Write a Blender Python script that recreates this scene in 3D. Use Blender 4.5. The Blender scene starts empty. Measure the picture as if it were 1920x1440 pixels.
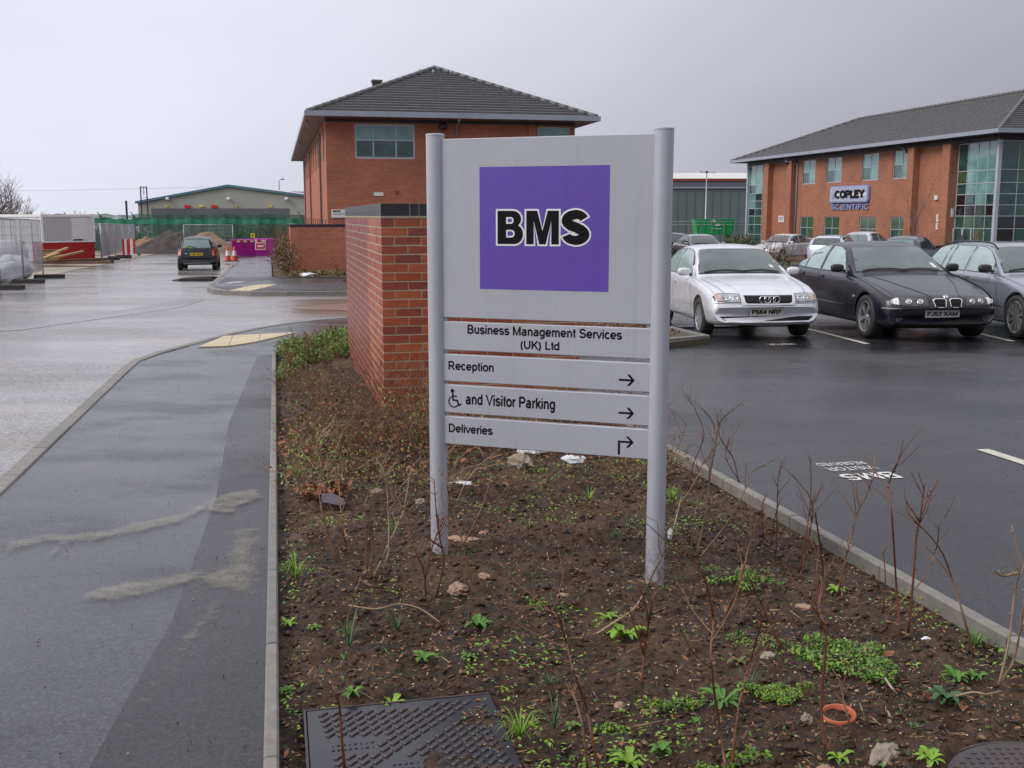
import bpy, bmesh, math, random
import numpy as np
from mathutils import Vector, Matrix
from mathutils.bvhtree import BVHTree
random.seed(7); RNG = np.random.default_rng(7)
sc = bpy.context.scene
C = sc.collection
PI = math.pi

# ------------------------------------------------------------------ camera, sky, sun, exposure
EYE = 1.6; FALL = 0.0125                      # eye height; the whole site falls gently away from the camera
PITCH = math.radians(8.95)
cam_d = bpy.data.cameras.new('camera'); cam = bpy.data.objects.new('camera', cam_d); C.objects.link(cam)
cam.location = (0, 0, EYE); cam.rotation_euler = (PI/2 - PITCH, 0, 0)
cam_d.sensor_width = 36; cam_d.lens = 37.5; cam_d.clip_start = 0.05; cam_d.clip_end = 3000
sc.camera = cam
W = bpy.data.worlds.new('World'); sc.world = W; W.use_nodes = True
nt = W.node_tree; nt.nodes.clear()
SUN_EL = math.radians(40); SUN_AZ = math.radians(-110)      # azimuth clockwise from +Y
def build_world():
    N = nt.nodes.new; Lk = nt.links.new
    out = N('ShaderNodeOutputWorld'); bg = N('ShaderNodeBackground')
    sky = N('ShaderNodeTexSky'); sky.sky_type = 'NISHITA'; sky.sun_disc = False
    sky.sun_elevation = SUN_EL; sky.sun_rotation = SUN_AZ; sky.air_density = 1; sky.dust_density = 5
    bg.inputs['Strength'].default_value = 0.08
    hs = N('ShaderNodeHueSaturation'); hs.inputs['Saturation'].default_value = 0.35
    Lk(sky.outputs[0], hs.inputs['Color'])
    # overcast deck: brighter overhead, a bright side to the left, darker rain cloud low on the right
    tc = N('ShaderNodeTexCoord'); sep = N('ShaderNodeSeparateXYZ'); Lk(tc.outputs['Generated'], sep.inputs[0])
    dot = N('ShaderNodeVectorMath'); dot.operation = 'DOT_PRODUCT'
    a = math.radians(-62); dot.inputs[1].default_value = (math.sin(a), math.cos(a), 0)
    Lk(tc.outputs['Generated'], dot.inputs[0])
    r1 = N('ShaderNodeMapRange'); r1.interpolation_type = 'SMOOTHSTEP'
    r1.inputs['From Min'].default_value = -0.05; r1.inputs['From Max'].default_value = 0.95
    r1.inputs['To Min'].default_value = 0; r1.inputs['To Max'].default_value = 1
    Lk(dot.outputs['Value'], r1.inputs['Value'])
    side = N('ShaderNodeMix'); side.data_type = 'RGBA'
    side.inputs['A'].default_value = (0.235, 0.235, 0.275, 1); side.inputs['B'].default_value = (0.64, 0.655, 0.745, 1)
    Lk(r1.outputs[0], side.inputs['Factor'])
    r2 = N('ShaderNodeMapRange'); r2.interpolation_type = 'SMOOTHSTEP'
    r2.inputs['From Min'].default_value = 0.0; r2.inputs['From Max'].default_value = 0.75
    Lk(sep.outputs['Z'], r2.inputs['Value'])
    up = N('ShaderNodeMix'); up.data_type = 'RGBA'
    up.inputs['B'].default_value = (0.80, 0.81, 0.87, 1)
    Lk(r2.outputs[0], up.inputs['Factor']); Lk(side.outputs['Result'], up.inputs['A'])
    noi = N('ShaderNodeTexNoise'); noi.inputs['Scale'].default_value = 1.3; noi.inputs['Detail'].default_value = 4
    mp = N('ShaderNodeMapping'); mp.inputs['Scale'].default_value = (1, 1, 3)
    Lk(tc.outputs['Generated'], mp.inputs[0]); Lk(mp.outputs[0], noi.inputs['Vector'])
    r3 = N('ShaderNodeMapRange'); r3.inputs['From Min'].default_value = 0.3; r3.inputs['From Max'].default_value = 0.7
    r3.inputs['To Min'].default_value = 0.86; r3.inputs['To Max'].default_value = 1.10
    Lk(noi.outputs[0], r3.inputs['Value'])
    cl = N('ShaderNodeVectorMath'); cl.operation = 'SCALE'
    Lk(up.outputs['Result'], cl.inputs[0]); Lk(r3.outputs[0], cl.inputs['Scale'])
    # the deck is expressed in the same physical units as the sky texture (divide by the strength)
    sc_ = N('ShaderNodeVectorMath'); sc_.operation = 'SCALE'; sc_.inputs['Scale'].default_value = 1 / 0.08
    Lk(cl.outputs[0], sc_.inputs[0])
    mx = N('ShaderNodeMix'); mx.data_type = 'RGBA'; mx.inputs['Factor'].default_value = 0.93
    Lk(hs.outputs[0], mx.inputs['A']); Lk(sc_.outputs[0], mx.inputs['B'])
    Lk(mx.outputs['Result'], bg.inputs['Color']); Lk(bg.outputs[0], out.inputs[0])
build_world()
sd = bpy.data.lights.new('sun', 'SUN'); sun = bpy.data.objects.new('sun', sd); C.objects.link(sun)
sd.energy = 1.5; sd.angle = math.radians(28); sd.color = (1, 0.955, 0.90)
sdir = Vector((math.sin(SUN_AZ)*math.cos(SUN_EL), math.cos(SUN_AZ)*math.cos(SUN_EL), math.sin(SUN_EL)))
sun.rotation_euler = sdir.to_track_quat('Z', 'Y').to_euler(); sun.location = (-20, -10, 30)
sc.view_settings.view_transform = 'Standard'; sc.view_settings.look = 'None'
sc.view_settings.exposure = 0.45; sc.view_settings.gamma = 1; sc.view_settings.use_curve_mapping = False

# ------------------------------------------------------------------ frames
RA = math.radians(-12.396)                     # road azimuth
U = np.array([math.sin(RA), math.cos(RA)]); V = np.array([math.cos(RA), -math.sin(RA)])
ROT = -RA                                      # z rotation of things that stand square to the road
def ZG(x, y): return -FALL*y
def T(t, s, z=0.0):                            # t across the road (right), s along it, z above the ground plane
    x, y = s*U + t*V
    return Vector((x, y, ZG(x, y) + z))
def TA(t, s, z):                               # absolute height
    x, y = s*U + t*V
    return Vector((x, y, z))
def surv(px, py, z=0.0):                       # survey a photo point onto the ground plane
    x = (px-960)/2000; y = -(py-720)/2000; c, s = math.cos(PITCH), math.sin(PITCH)
    r = (x, c + y*s, -s + y*c); k = (z-EYE)/(r[2] + FALL*r[1])
    return Vector((r[0]*k, r[1]*k, ZG(r[0]*k, r[1]*k)+z))
def at_dist(px, Y):                            # x for a photo column at distance Y
    return (px-960)/2000*(Y*math.cos(PITCH)+EYE*math.sin(PITCH))

# ------------------------------------------------------------------ materials
MATS = {}
def new_mat(name):
    m = bpy.data.materials.new(name); m.use_nodes = True
    MATS[name] = m
    return m, m.node_tree, m.node_tree.nodes['Principled BSDF']
def ramp(nt, a, b, fac, pos=(0.3, 0.7)):
    r = nt.nodes.new('ShaderNodeValToRGB')
    r.color_ramp.elements[0].position = pos[0]; r.color_ramp.elements[0].color = (*a, 1)
    r.color_ramp.elements[1].position = pos[1]; r.color_ramp.elements[1].color = (*b, 1)
    nt.links.new(fac, r.inputs[0]); return r.outputs[0]
def noise(nt, scale, detail=4, vec=None, rough=0.55, dist=0.0):
    n = nt.nodes.new('ShaderNodeTexNoise'); n.inputs['Scale'].default_value = scale
    n.inputs['Detail'].default_value = detail; n.inputs['Roughness'].default_value = rough
    n.inputs['Distortion'].default_value = dist
    if vec: nt.links.new(vec, n.inputs['Vector'])
    return n.outputs[0]
def coord(nt, which='Object', scale=None):
    t = nt.nodes.new('ShaderNodeTexCoord'); o = t.outputs[which]
    if scale:
        m = nt.nodes.new('ShaderNodeMapping'); m.inputs['Scale'].default_value = scale
        nt.links.new(o, m.inputs[0]); o = m.outputs[0]
    return o
def bump(nt, h, strength, dist, b, prev=None):
    n = nt.nodes.new('ShaderNodeBump'); n.inputs['Strength'].default_value = strength; n.inputs['Distance'].default_value = dist
    nt.links.new(h, n.inputs['Height'])
    if prev: nt.links.new(prev, n.inputs['Normal'])
    nt.links.new(n.outputs[0], b.inputs['Normal']); return n.outputs[0]
def maprange(nt, v, a, b, c, d):
    r = nt.nodes.new('ShaderNodeMapRange')
    for k, x in zip(('From Min', 'From Max', 'To Min', 'To Max'), (a, b, c, d)): r.inputs[k].default_value = x
    nt.links.new(v, r.inputs['Value']); return r.outputs[0]
def mixc(nt, a, b, f, mode='MIX'):
    m = nt.nodes.new('ShaderNodeMix'); m.data_type = 'RGBA'; m.blend_type = mode
    for k, v in (('A', a), ('B', b)):
        if isinstance(v, tuple): m.inputs[k].default_value = (*v, 1)
        else: nt.links.new(v, m.inputs[k])
    if isinstance(f, float): m.inputs['Factor'].default_value = f
    else: nt.links.new(f, m.inputs['Factor'])
    return m.outputs['Result']
def simple(name, a, b=None, rough=0.5, metal=0.0, scale=8, bmp=0.0, bdist=0.01, spec=0.5, coat=0.0, rvar=0.0, bscale=None):
    m, nt, p = new_mat(name)
    if b is None: b = tuple(x*0.85 for x in a)
    v = coord(nt); n = noise(nt, scale, 5, v)
    nt.links.new(ramp(nt, a, b, n), p.inputs['Base Color'])
    p.inputs['Roughness'].default_value = rough; p.inputs['Metallic'].default_value = metal
    p.inputs['Specular IOR Level'].default_value = spec; p.inputs['Coat Weight'].default_value = coat
    p.inputs['Coat Roughness'].default_value = 0.06
    if rvar: nt.links.new(maprange(nt, noise(nt, scale*0.7, 3, v), 0.3, 0.7, max(0.02, rough-rvar), rough+rvar), p.inputs['Roughness'])
    if bmp: bump(nt, noise(nt, bscale or scale*4, 5, v), bmp, bdist, p)
    return m
def var_mat(name, cols, rough=0.6, bmp=0.3, bscale=60, spot=None):          # colour differs from object to object
    m, nt, p = new_mat(name)
    oi = nt.nodes.new('ShaderNodeObjectInfo'); r = nt.nodes.new('ShaderNodeValToRGB'); r.color_ramp.interpolation = 'CONSTANT'
    el = r.color_ramp.elements
    for i, c in enumerate(cols):
        e = el[i] if i < 2 else el.new(i/len(cols))
        e.position = i/len(cols); e.color = (*c, 1)
    nt.links.new(oi.outputs['Random'], r.inputs[0])
    v = coord(nt); n = noise(nt, 14, 5, v)
    dk = mixc(nt, r.outputs[0], (0.35, 0.35, 0.4), maprange(nt, n, 0.35, 0.75, 0, 1), 'MULTIPLY')
    nt.links.new(mixc(nt, r.outputs[0], dk, 0.5), p.inputs['Base Color'])
    p.inputs['Roughness'].default_value = rough
    bump(nt, noise(nt, bscale, 4, v), bmp, 0.004, p)
    return m
def wet_ground(name, dark, light, sand=(0.30, 0.24, 0.17), sand_amt=0.0, rlo=0.12, rhi=0.5, patch=0.5, grain=260, bmp=0.5, stretch=(1, 1, 1), grit=0.0, lump=0.25):
    m, nt, p = new_mat(name)
    v = coord(nt); vs = coord(nt, 'Object', stretch)
    vo1 = nt.nodes.new('ShaderNodeTexVoronoi'); vo1.inputs['Scale'].default_value = grain*0.42; nt.links.new(v, vo1.inputs['Vector'])
    gm = nt.nodes.new('ShaderNodeMix'); gm.data_type = 'FLOAT'; gm.inputs['Factor'].default_value = 0.55
    nt.links.new(noise(nt, grain*0.5, 4, v, 0.75), gm.inputs['A']); sv = nt.nodes.new('ShaderNodeSeparateColor'); nt.links.new(vo1.outputs['Color'], sv.inputs[0]); nt.links.new(sv.outputs[0], gm.inputs['B']); g = gm.outputs['Result']
    big = noise(nt, patch, 5, vs, 0.6)
    c = ramp(nt, tuple(x*0.4 for x in dark), tuple(x*1.75 for x in light), g, (0.25, 0.85))
    c = mixc(nt, c, tuple(x*1.9 for x in light), maprange(nt, big, 0.5, 0.72, 0, 0.55))
    if sand_amt:
        sn = noise(nt, patch*1.7, 6, vs, 0.7, 0.8)
        c = mixc(nt, c, sand, maprange(nt, sn, 0.62-0.14*sand_amt, 0.75, 0, 0.75))
    if grit:
        vo = nt.nodes.new('ShaderNodeTexVoronoi'); vo.inputs['Scale'].default_value = 9; nt.links.new(v, vo.inputs['Vector'])
        c = mixc(nt, c, (0.015, 0.014, 0.013), maprange(nt, vo.outputs['Distance'], 0.03, 0.07, grit, 0))
    nt.links.new(c, p.inputs['Base Color'])
    nt.links.new(maprange(nt, noise(nt, patch*1.3, 5, vs, 0.6), 0.38, 0.62, rlo, rhi), p.inputs['Roughness'])
    p.inputs['Specular IOR Level'].default_value = 0.6
    n1 = bump(nt, g, bmp, 0.006, p)
    bump(nt, noise(nt, 5, 3, v), lump, 0.02, p, n1)
    return m
def brick_mat(name, c1, c2, mortar, rough=0.7):
    m, nt, p = new_mat(name)
    tc = nt.nodes.new('ShaderNodeTexCoord'); s = nt.nodes.new('ShaderNodeSeparateXYZ'); nt.links.new(tc.outputs['Object'], s.inputs[0])
    n = nt.nodes.new('ShaderNodeSeparateXYZ'); nt.links.new(tc.outputs['Normal'], n.inputs[0])
    ax = nt.nodes.new('ShaderNodeMath'); ax.operation = 'ABSOLUTE'; nt.links.new(n.outputs['X'], ax.inputs[0])
    gt = nt.nodes.new('ShaderNodeMath'); gt.operation = 'GREATER_THAN'; gt.inputs[1].default_value = 0.7; nt.links.new(ax.outputs[0], gt.inputs[0])
    mx = nt.nodes.new('ShaderNodeMix'); mx.data_type = 'FLOAT'
    nt.links.new(gt.outputs[0], mx.inputs['Factor']); nt.links.new(s.outputs['X'], mx.inputs['A']); nt.links.new(s.outputs['Y'], mx.inputs['B'])
    cb = nt.nodes.new('ShaderNodeCombineXYZ'); nt.links.new(mx.outputs['Result'], cb.inputs[0]); nt.links.new(s.outputs['Z'], cb.inputs[1])
    b = nt.nodes.new('ShaderNodeTexBrick'); nt.links.new(cb.outputs[0], b.inputs['Vector'])
    b.inputs['Scale'].default_value = 1; b.inputs['Brick Width'].default_value = 0.225; b.inputs['Row Height'].default_value = 0.075
    b.inputs['Mortar Size'].default_value = 0.006; b.inputs['Bias'].default_value = -0.1; b.inputs['Mortar Smooth'].default_value = 0.2
    b.inputs['Color1'].default_value = (*c1, 1); b.inputs['Color2'].default_value = (*c2, 1); b.inputs['Mortar'].default_value = (*mortar, 1)
    big = noise(nt, 0.8, 4, tc.outputs['Object'])
    nt.links.new(mixc(nt, b.outputs['Color'], (0.72, 0.72, 0.76), maprange(nt, big, 0.4, 0.7, 0, 0.8), 'MULTIPLY'), p.inputs['Base Color'])
    p.inputs['Roughness'].default_value = rough
    inv = nt.nodes.new('ShaderNodeMath'); inv.operation = 'SUBTRACT'; inv.inputs[0].default_value = 1; nt.links.new(b.outputs['Fac'], inv.inputs[1])
    bump(nt, inv.outputs[0], 0.6, 0.008, p)
    return m
def glass(name, c, rough=0.06, c2=None, metal=0.0, scale=0.6, drops=False):
    m, nt, p = new_mat(name)
    v = coord(nt); n = noise(nt, scale, 3, v)
    nt.links.new(ramp(nt, c, c2 or tuple(x*0.6 for x in c), n), p.inputs['Base Color'])
    p.inputs['Roughness'].default_value = rough; p.inputs['Metallic'].default_value = metal
    p.inputs['Specular IOR Level'].default_value = 0.9; p.inputs['IOR'].default_value = 1.6
    if drops: bump(nt, noise(nt, 140, 2, v), 0.16, 0.003, p)
    return m
def paint(name, c, metal=0.0, rough=0.35, drops=True):
    m, nt, p = new_mat(name)
    v = coord(nt); n = noise(nt, 3, 4, v)
    nt.links.new(ramp(nt, c, tuple(x*0.82 for x in c), n), p.inputs['Base Color'])
    p.inputs['Metallic'].default_value = metal; p.inputs['Roughness'].default_value = rough
    p.inputs['Coat Weight'].default_value = 0.9; p.inputs['Coat Roughness'].default_value = 0.08
    if drops:
        vo = nt.nodes.new('ShaderNodeTexVoronoi'); vo.inputs['Scale'].default_value = 90; nt.links.new(v, vo.inputs['Vector'])
        bump(nt, maprange(nt, vo.outputs['Distance'], 0.1, 0.4, 1, 0), 0.25, 0.002, p)
    return m

asphalt_path = wet_ground('asphalt_path', (0.006, 0.006, 0.008), (0.030, 0.030, 0.036), sand_amt=0.0, rlo=0.07, rhi=0.34, patch=0.7, bmp=0.42, lump=0.06, stretch=(0.9, 1.3, 1), grit=0.7)
asphalt_road = wet_ground('asphalt_road', (0.095, 0.088, 0.085), (0.185, 0.17, 0.165), bmp=0.12, lump=0.03, sand=(0.32, 0.24, 0.185), sand_amt=0.8, rlo=0.13, rhi=0.34, patch=0.16, stretch=(1, 2.2, 1), grain=120)
asphalt_lot = wet_ground('asphalt_lot', (0.004, 0.004, 0.006), (0.018, 0.018, 0.023), sand_amt=0.0, lump=0.1, rlo=0.14, rhi=0.42, patch=0.35, stretch=(0.8, 1.4, 1), grain=230, bmp=0.8)
asphalt_new = wet_ground('asphalt_new', (0.006, 0.006, 0.008), (0.019, 0.019, 0.023), bmp=0.9, rlo=0.2, rhi=0.46, patch=0.3)
asphalt_worn = wet_ground('asphalt_worn', (0.085, 0.078, 0.076), (0.165, 0.15, 0.148), bmp=0.12, lump=0.03, sand=(0.25, 0.2, 0.16), sand_amt=0.6, rlo=0.16, rhi=0.38, patch=0.2, grain=120)
site_dirt = wet_ground('site_dirt', (0.16, 0.125, 0.09), (0.25, 0.2, 0.15), sand_amt=0.4, rlo=0.3, rhi=0.8, patch=0.3, grain=30)
earth = simple('earth', (0.10, 0.075, 0.05), (0.055, 0.045, 0.03), rough=0.9, scale=1.5, bmp=0.6, bdist=0.03)
grassy = simple('rough_grass', (0.06, 0.075, 0.025), (0.085, 0.06, 0.035), rough=0.9, scale=2.5, bmp=0.8, bdist=0.05, bscale=30)
puddle_water = simple('puddle_water', (0.03, 0.022, 0.017), (0.022, 0.016, 0.012), rough=0.03, spec=0.6)
puddle_brown = simple('puddle_brown', (0.24, 0.14, 0.10), (0.18, 0.105, 0.075), rough=0.3, spec=0.5, scale=1.5)  # muddy water; the brick wall's brown reflection is put into its base colour
sand_stain = simple('dried_sand', (0.34, 0.29, 0.23), (0.22, 0.19, 0.16), rough=0.85, scale=22, bmp=0.4, bscale=200, bdist=0.002)
kerb_m = var_mat('concrete_kerb', [(0.21, 0.195, 0.175), (0.235, 0.22, 0.195), (0.185, 0.18, 0.165), (0.22, 0.20, 0.18)], rough=0.6, bmp=0.3, bscale=90)
brick_m = var_mat('red_brick', [(0.39, 0.085, 0.038), (0.33, 0.07, 0.036), (0.42, 0.11, 0.048), (0.29, 0.06, 0.036), (0.39, 0.088, 0.04), (0.36, 0.075, 0.034), (0.25, 0.052, 0.036), (0.41, 0.098, 0.042)], rough=0.42, bmp=0.4, bscale=45)
coping_m = var_mat('blue_brick', [(0.030, 0.028, 0.036), (0.05, 0.034, 0.036), (0.02, 0.019, 0.026), (0.04, 0.03, 0.035)], rough=0.32, bmp=0.35, bscale=40)
mortar_m = simple('mortar', (0.40, 0.33, 0.23), (0.31, 0.25, 0.17), rough=0.9, scale=25, bmp=0.5, bscale=200, bdist=0.003)
brick_far = brick_mat('brick_facade', (0.45, 0.125, 0.06), (0.34, 0.085, 0.045), (0.42, 0.29, 0.21))
brick_copley = brick_mat('brick_orange_facade', (0.42, 0.155, 0.085), (0.32, 0.11, 0.062), (0.34, 0.24, 0.17))
brick_dark = simple('blue_brick_band', (0.05, 0.04, 0.05), (0.03, 0.028, 0.035), rough=0.5, scale=10)
roof_m = simple('concrete_roof_tile', (0.125, 0.122, 0.13), (0.075, 0.074, 0.082), rough=0.55, scale=6, bmp=0.3, rvar=0.1)
roof_edge_m = simple('verge_tile', (0.12, 0.125, 0.12), (0.09, 0.09, 0.09), rough=0.5)
grey_alu = simple('grey_aluminium', (0.34, 0.365, 0.42), (0.29, 0.315, 0.37), rough=0.35, metal=0.15, scale=2)
soffit_m = simple('soffit_board', (0.34, 0.31, 0.30), (0.29, 0.27, 0.26), rough=0.6, scale=2)
frame_m = simple('window_frame_metal', (0.46, 0.49, 0.55), (0.40, 0.43, 0.49), rough=0.35, metal=0.1, scale=3)
pane_dark = glass('pane_dark', (0.03, 0.11, 0.095), 0.04, (0.012, 0.04, 0.036), scale=1.3)
pane_teal = glass('pane_teal', (0.20, 0.38, 0.36), 0.05, (0.09, 0.21, 0.195), scale=1.1)
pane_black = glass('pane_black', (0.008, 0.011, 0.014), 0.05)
pane_green = glass('pane_green', (0.06, 0.13, 0.06), 0.06, (0.03, 0.06, 0.035), scale=1.5)
sign_silver = None
white_paint = simple('white_road_paint', (0.72, 0.72, 0.70), (0.5, 0.5, 0.48), rough=0.5, scale=30)
yellow_paint = simple('bay_line_paint', (0.56, 0.54, 0.45), (0.42, 0.40, 0.34), rough=0.5, scale=12)
black_print = simple('black_vinyl', (0.006, 0.006, 0.008), rough=0.5, spec=0.15)
white_print = simple('white_vinyl', (0.8, 0.8, 0.8), rough=0.4)
white_board = simple('white_board', (0.72, 0.72, 0.72), (0.66, 0.66, 0.66), rough=0.4, scale=2)
grey_print = simple('grey_print', (0.18, 0.18, 0.19), rough=0.5)
tyre_m = simple('tyre_rubber', (0.018, 0.018, 0.019), (0.03, 0.029, 0.028), rough=0.75, scale=20)
black_trim = simple('black_plastic', (0.014, 0.014, 0.016), (0.02, 0.02, 0.022), rough=0.4, scale=10)
black_gap = simple('black_gap', (0.004, 0.004, 0.004), rough=0.9)
rim_m = simple('alloy_rim', (0.55, 0.55, 0.56), (0.42, 0.42, 0.43), rough=0.25, metal=0.8, scale=8)
chrome = simple('chrome', (0.75, 0.75, 0.76), (0.65, 0.65, 0.67), rough=0.12, metal=1)
lamp_clear = glass('lamp_glass', (0.42, 0.44, 0.46), 0.08, (0.16, 0.17, 0.18), scale=9)
lamp_amber = glass('amber_glass', (0.6, 0.42, 0.36), 0.1, scale=9)
lamp_red = glass('red_lamp_glass', (0.42, 0.02, 0.02), 0.15)
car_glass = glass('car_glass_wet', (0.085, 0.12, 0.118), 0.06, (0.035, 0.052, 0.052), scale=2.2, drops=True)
car_glass_side = glass('car_side_glass', (0.30, 0.39, 0.37), 0.13, (0.22, 0.30, 0.285), scale=2, drops=True)  # pale sky reflection on the wet glass is put into the base colour
car_glass_far = glass('car_glass_far', (0.06, 0.075, 0.075), 0.06, (0.03, 0.04, 0.04), scale=1.5)
plate_white = simple('number_plate_white', (0.62, 0.62, 0.60), rough=0.4, scale=4)
plate_yellow = simple('number_plate_yellow', (0.75, 0.52, 0.03), rough=0.4, scale=4)
silver_paint = paint('silver_paint', (0.70, 0.71, 0.75), 0.3, 0.38)
black_paint = paint('midnight_paint', (0.006, 0.007, 0.013), 0.0, 0.30)
MATS['midnight_paint'].node_tree.nodes['Principled BSDF'].inputs['Coat Weight'].default_value = 0.35
steel_paint = paint('steel_grey_paint', (0.30, 0.32, 0.37), 0.5, 0.35)
navy_paint = paint('dark_green_paint', (0.004, 0.009, 0.018), 0.0, 0.35)
MATS['dark_green_paint'].node_tree.nodes['Principled BSDF'].inputs['Specular IOR Level'].default_value = 0.3
MATS['dark_green_paint'].node_tree.nodes['Principled BSDF'].inputs['Coat Weight'].default_value = 0.25
white_car = paint('white_car_paint', (0.7, 0.71, 0.74), 0, 0.35, False)
pale_blue_car = paint('pale_blue_paint', (0.55, 0.60, 0.70), 0.2, 0.35, False)
navy_car = paint('navy_paint', (0.03, 0.035, 0.09), 0.1, 0.3, False)
red_car = paint('maroon_paint', (0.18, 0.04, 0.05), 0.1, 0.3, False)
dark_car = paint('charcoal_paint', (0.03, 0.033, 0.045), 0.2, 0.3, False)
greysilver_car = paint('grey_silver_paint', (0.33, 0.32, 0.34), 0.4, 0.4, False)
silver_far = paint('silver_far_paint', (0.62, 0.61, 0.66), 0.1, 0.4, False)
galv = simple('galvanised_steel', (0.42, 0.44, 0.47), (0.33, 0.35, 0.38), rough=0.4, metal=0.4, scale=4)
rubber_block = simple('rubber_block', (0.022, 0.02, 0.024), (0.035, 0.032, 0.034), rough=0.7)
cabin_white = simple('cabin_white', (0.66, 0.67, 0.70), (0.58, 0.59, 0.62), rough=0.45, scale=1.5)
cabin_grey = simple('cabin_grey', (0.42, 0.44, 0.47), (0.38, 0.40, 0.43), rough=0.45, scale=1)
cabin_red = simple('cabin_red', (0.36, 0.012, 0.018), (0.30, 0.012, 0.016), rough=0.4, scale=1.5)
magenta = simple('magenta_plastic', (0.42, 0.01, 0.33), (0.33, 0.01, 0.27), rough=0.4, scale=3)
red_plastic = simple('red_plastic', (0.55, 0.03, 0.02), (0.45, 0.03, 0.02), rough=0.4)
orange_plastic = simple('cone_orange', (0.62, 0.07, 0.02), (0.5, 0.05, 0.02), rough=0.45)
white_plastic = simple('white_plastic', (0.75, 0.75, 0.75), (0.65, 0.65, 0.66), rough=0.4)
yellow_sign = simple('yellow_sign', (0.75, 0.6, 0.02), rough=0.4)
skip_green = simple('skip_green', (0.01, 0.36, 0.11), (0.01, 0.30, 0.09), rough=0.4, scale=2)
timber_m = simple('raw_timber', (0.38, 0.26, 0.13), (0.25, 0.15, 0.08), rough=0.8, scale=5)
timber_dark = simple('old_timber', (0.16, 0.085, 0.06), (0.10, 0.055, 0.04), rough=0.8, scale=5)
shed_wall = simple('shed_cladding', (0.36, 0.36, 0.33), (0.32, 0.32, 0.29), rough=0.6, scale=0.3)
shed_blue = simple('shed_fascia', (0.10, 0.21, 0.29), rough=0.5)
shed_door = simple('roller_door', (0.12, 0.125, 0.15), rough=0.6)
warehouse_wall = simple('warehouse_cladding', (0.135, 0.165, 0.17), (0.115, 0.145, 0.15), rough=0.5, scale=0.2)
white_roof = simple('pale_sheet_roof', (0.62, 0.60, 0.58), (0.52, 0.5, 0.48), rough=0.5, scale=0.4)
red_trim = simple('red_trim', (0.34, 0.045, 0.035), rough=0.5)
iron = simple('wet_cast_iron', (0.028, 0.031, 0.042), (0.045, 0.04, 0.046), rough=0.2, metal=0.3, scale=5, bmp=0.3, bscale=120, bdist=0.002, rvar=0.12)
iron_rust = simple('rusty_cast_iron', (0.038, 0.034, 0.042), (0.07, 0.045, 0.04), rough=0.5, scale=7, bmp=0.4, bscale=90, bdist=0.003)
terracotta = simple('terracotta', (0.48, 0.12, 0.05), (0.38, 0.10, 0.05), rough=0.6, scale=12)
twig_red = simple('red_bark', (0.17, 0.05, 0.024), (0.085, 0.036, 0.022), rough=0.5, scale=18)
twig_brown = simple('brown_bark', (0.21, 0.10, 0.045), (0.11, 0.052, 0.028), rough=0.55, scale=18)
twig_pale = simple('pale_bark', (0.33, 0.23, 0.14), (0.18, 0.12, 0.075), rough=0.6, scale=14)
leaf_green = simple('leaf_green', (0.085, 0.21, 0.018), (0.04, 0.125, 0.012), rough=0.5, scale=9)
leaf_lime = simple('leaf_lime', (0.19, 0.33, 0.02), (0.11, 0.23, 0.015), rough=0.5, scale=9)
leaf_dark = simple('leaf_bluegreen', (0.045, 0.12, 0.04), (0.03, 0.08, 0.03), rough=0.5, scale=9)
leaf_olive = simple('leaf_olive', (0.12, 0.125, 0.035), (0.08, 0.07, 0.03), rough=0.6, scale=6)
leaf_brown = simple('dead_leaf', (0.34, 0.125, 0.045), (0.18, 0.065, 0.028), rough=0.6, scale=14)
net_green = simple('debris_netting', (0.02, 0.17, 0.10), (0.03, 0.22, 0.14), rough=0.7, scale=0.6)
tree_far_m = simple('far_bark', (0.20, 0.15, 0.14), (0.14, 0.11, 0.10), rough=0.9, scale=1)
slab_purple = simple('slate_fragment', (0.10, 0.075, 0.09), (0.07, 0.055, 0.065), rough=0.35, scale=9)
rock_m = simple('pale_rock', (0.30, 0.26, 0.19), (0.19, 0.16, 0.12), rough=0.8, scale=14, bmp=0.6, bscale=60)
rock_pink = simple('pinkish_rock', (0.36, 0.23, 0.16), (0.24, 0.15, 0.10), rough=0.75, scale=14, bmp=0.6, bscale=60)
litter_m = simple('white_litter', (0.75, 0.77, 0.80), (0.55, 0.57, 0.6), rough=0.25)
blue_white = simple('blue_edge', (0.22, 0.27, 0.55), (0.2, 0.25, 0.5), rough=0.4)
purple_print = None
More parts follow.
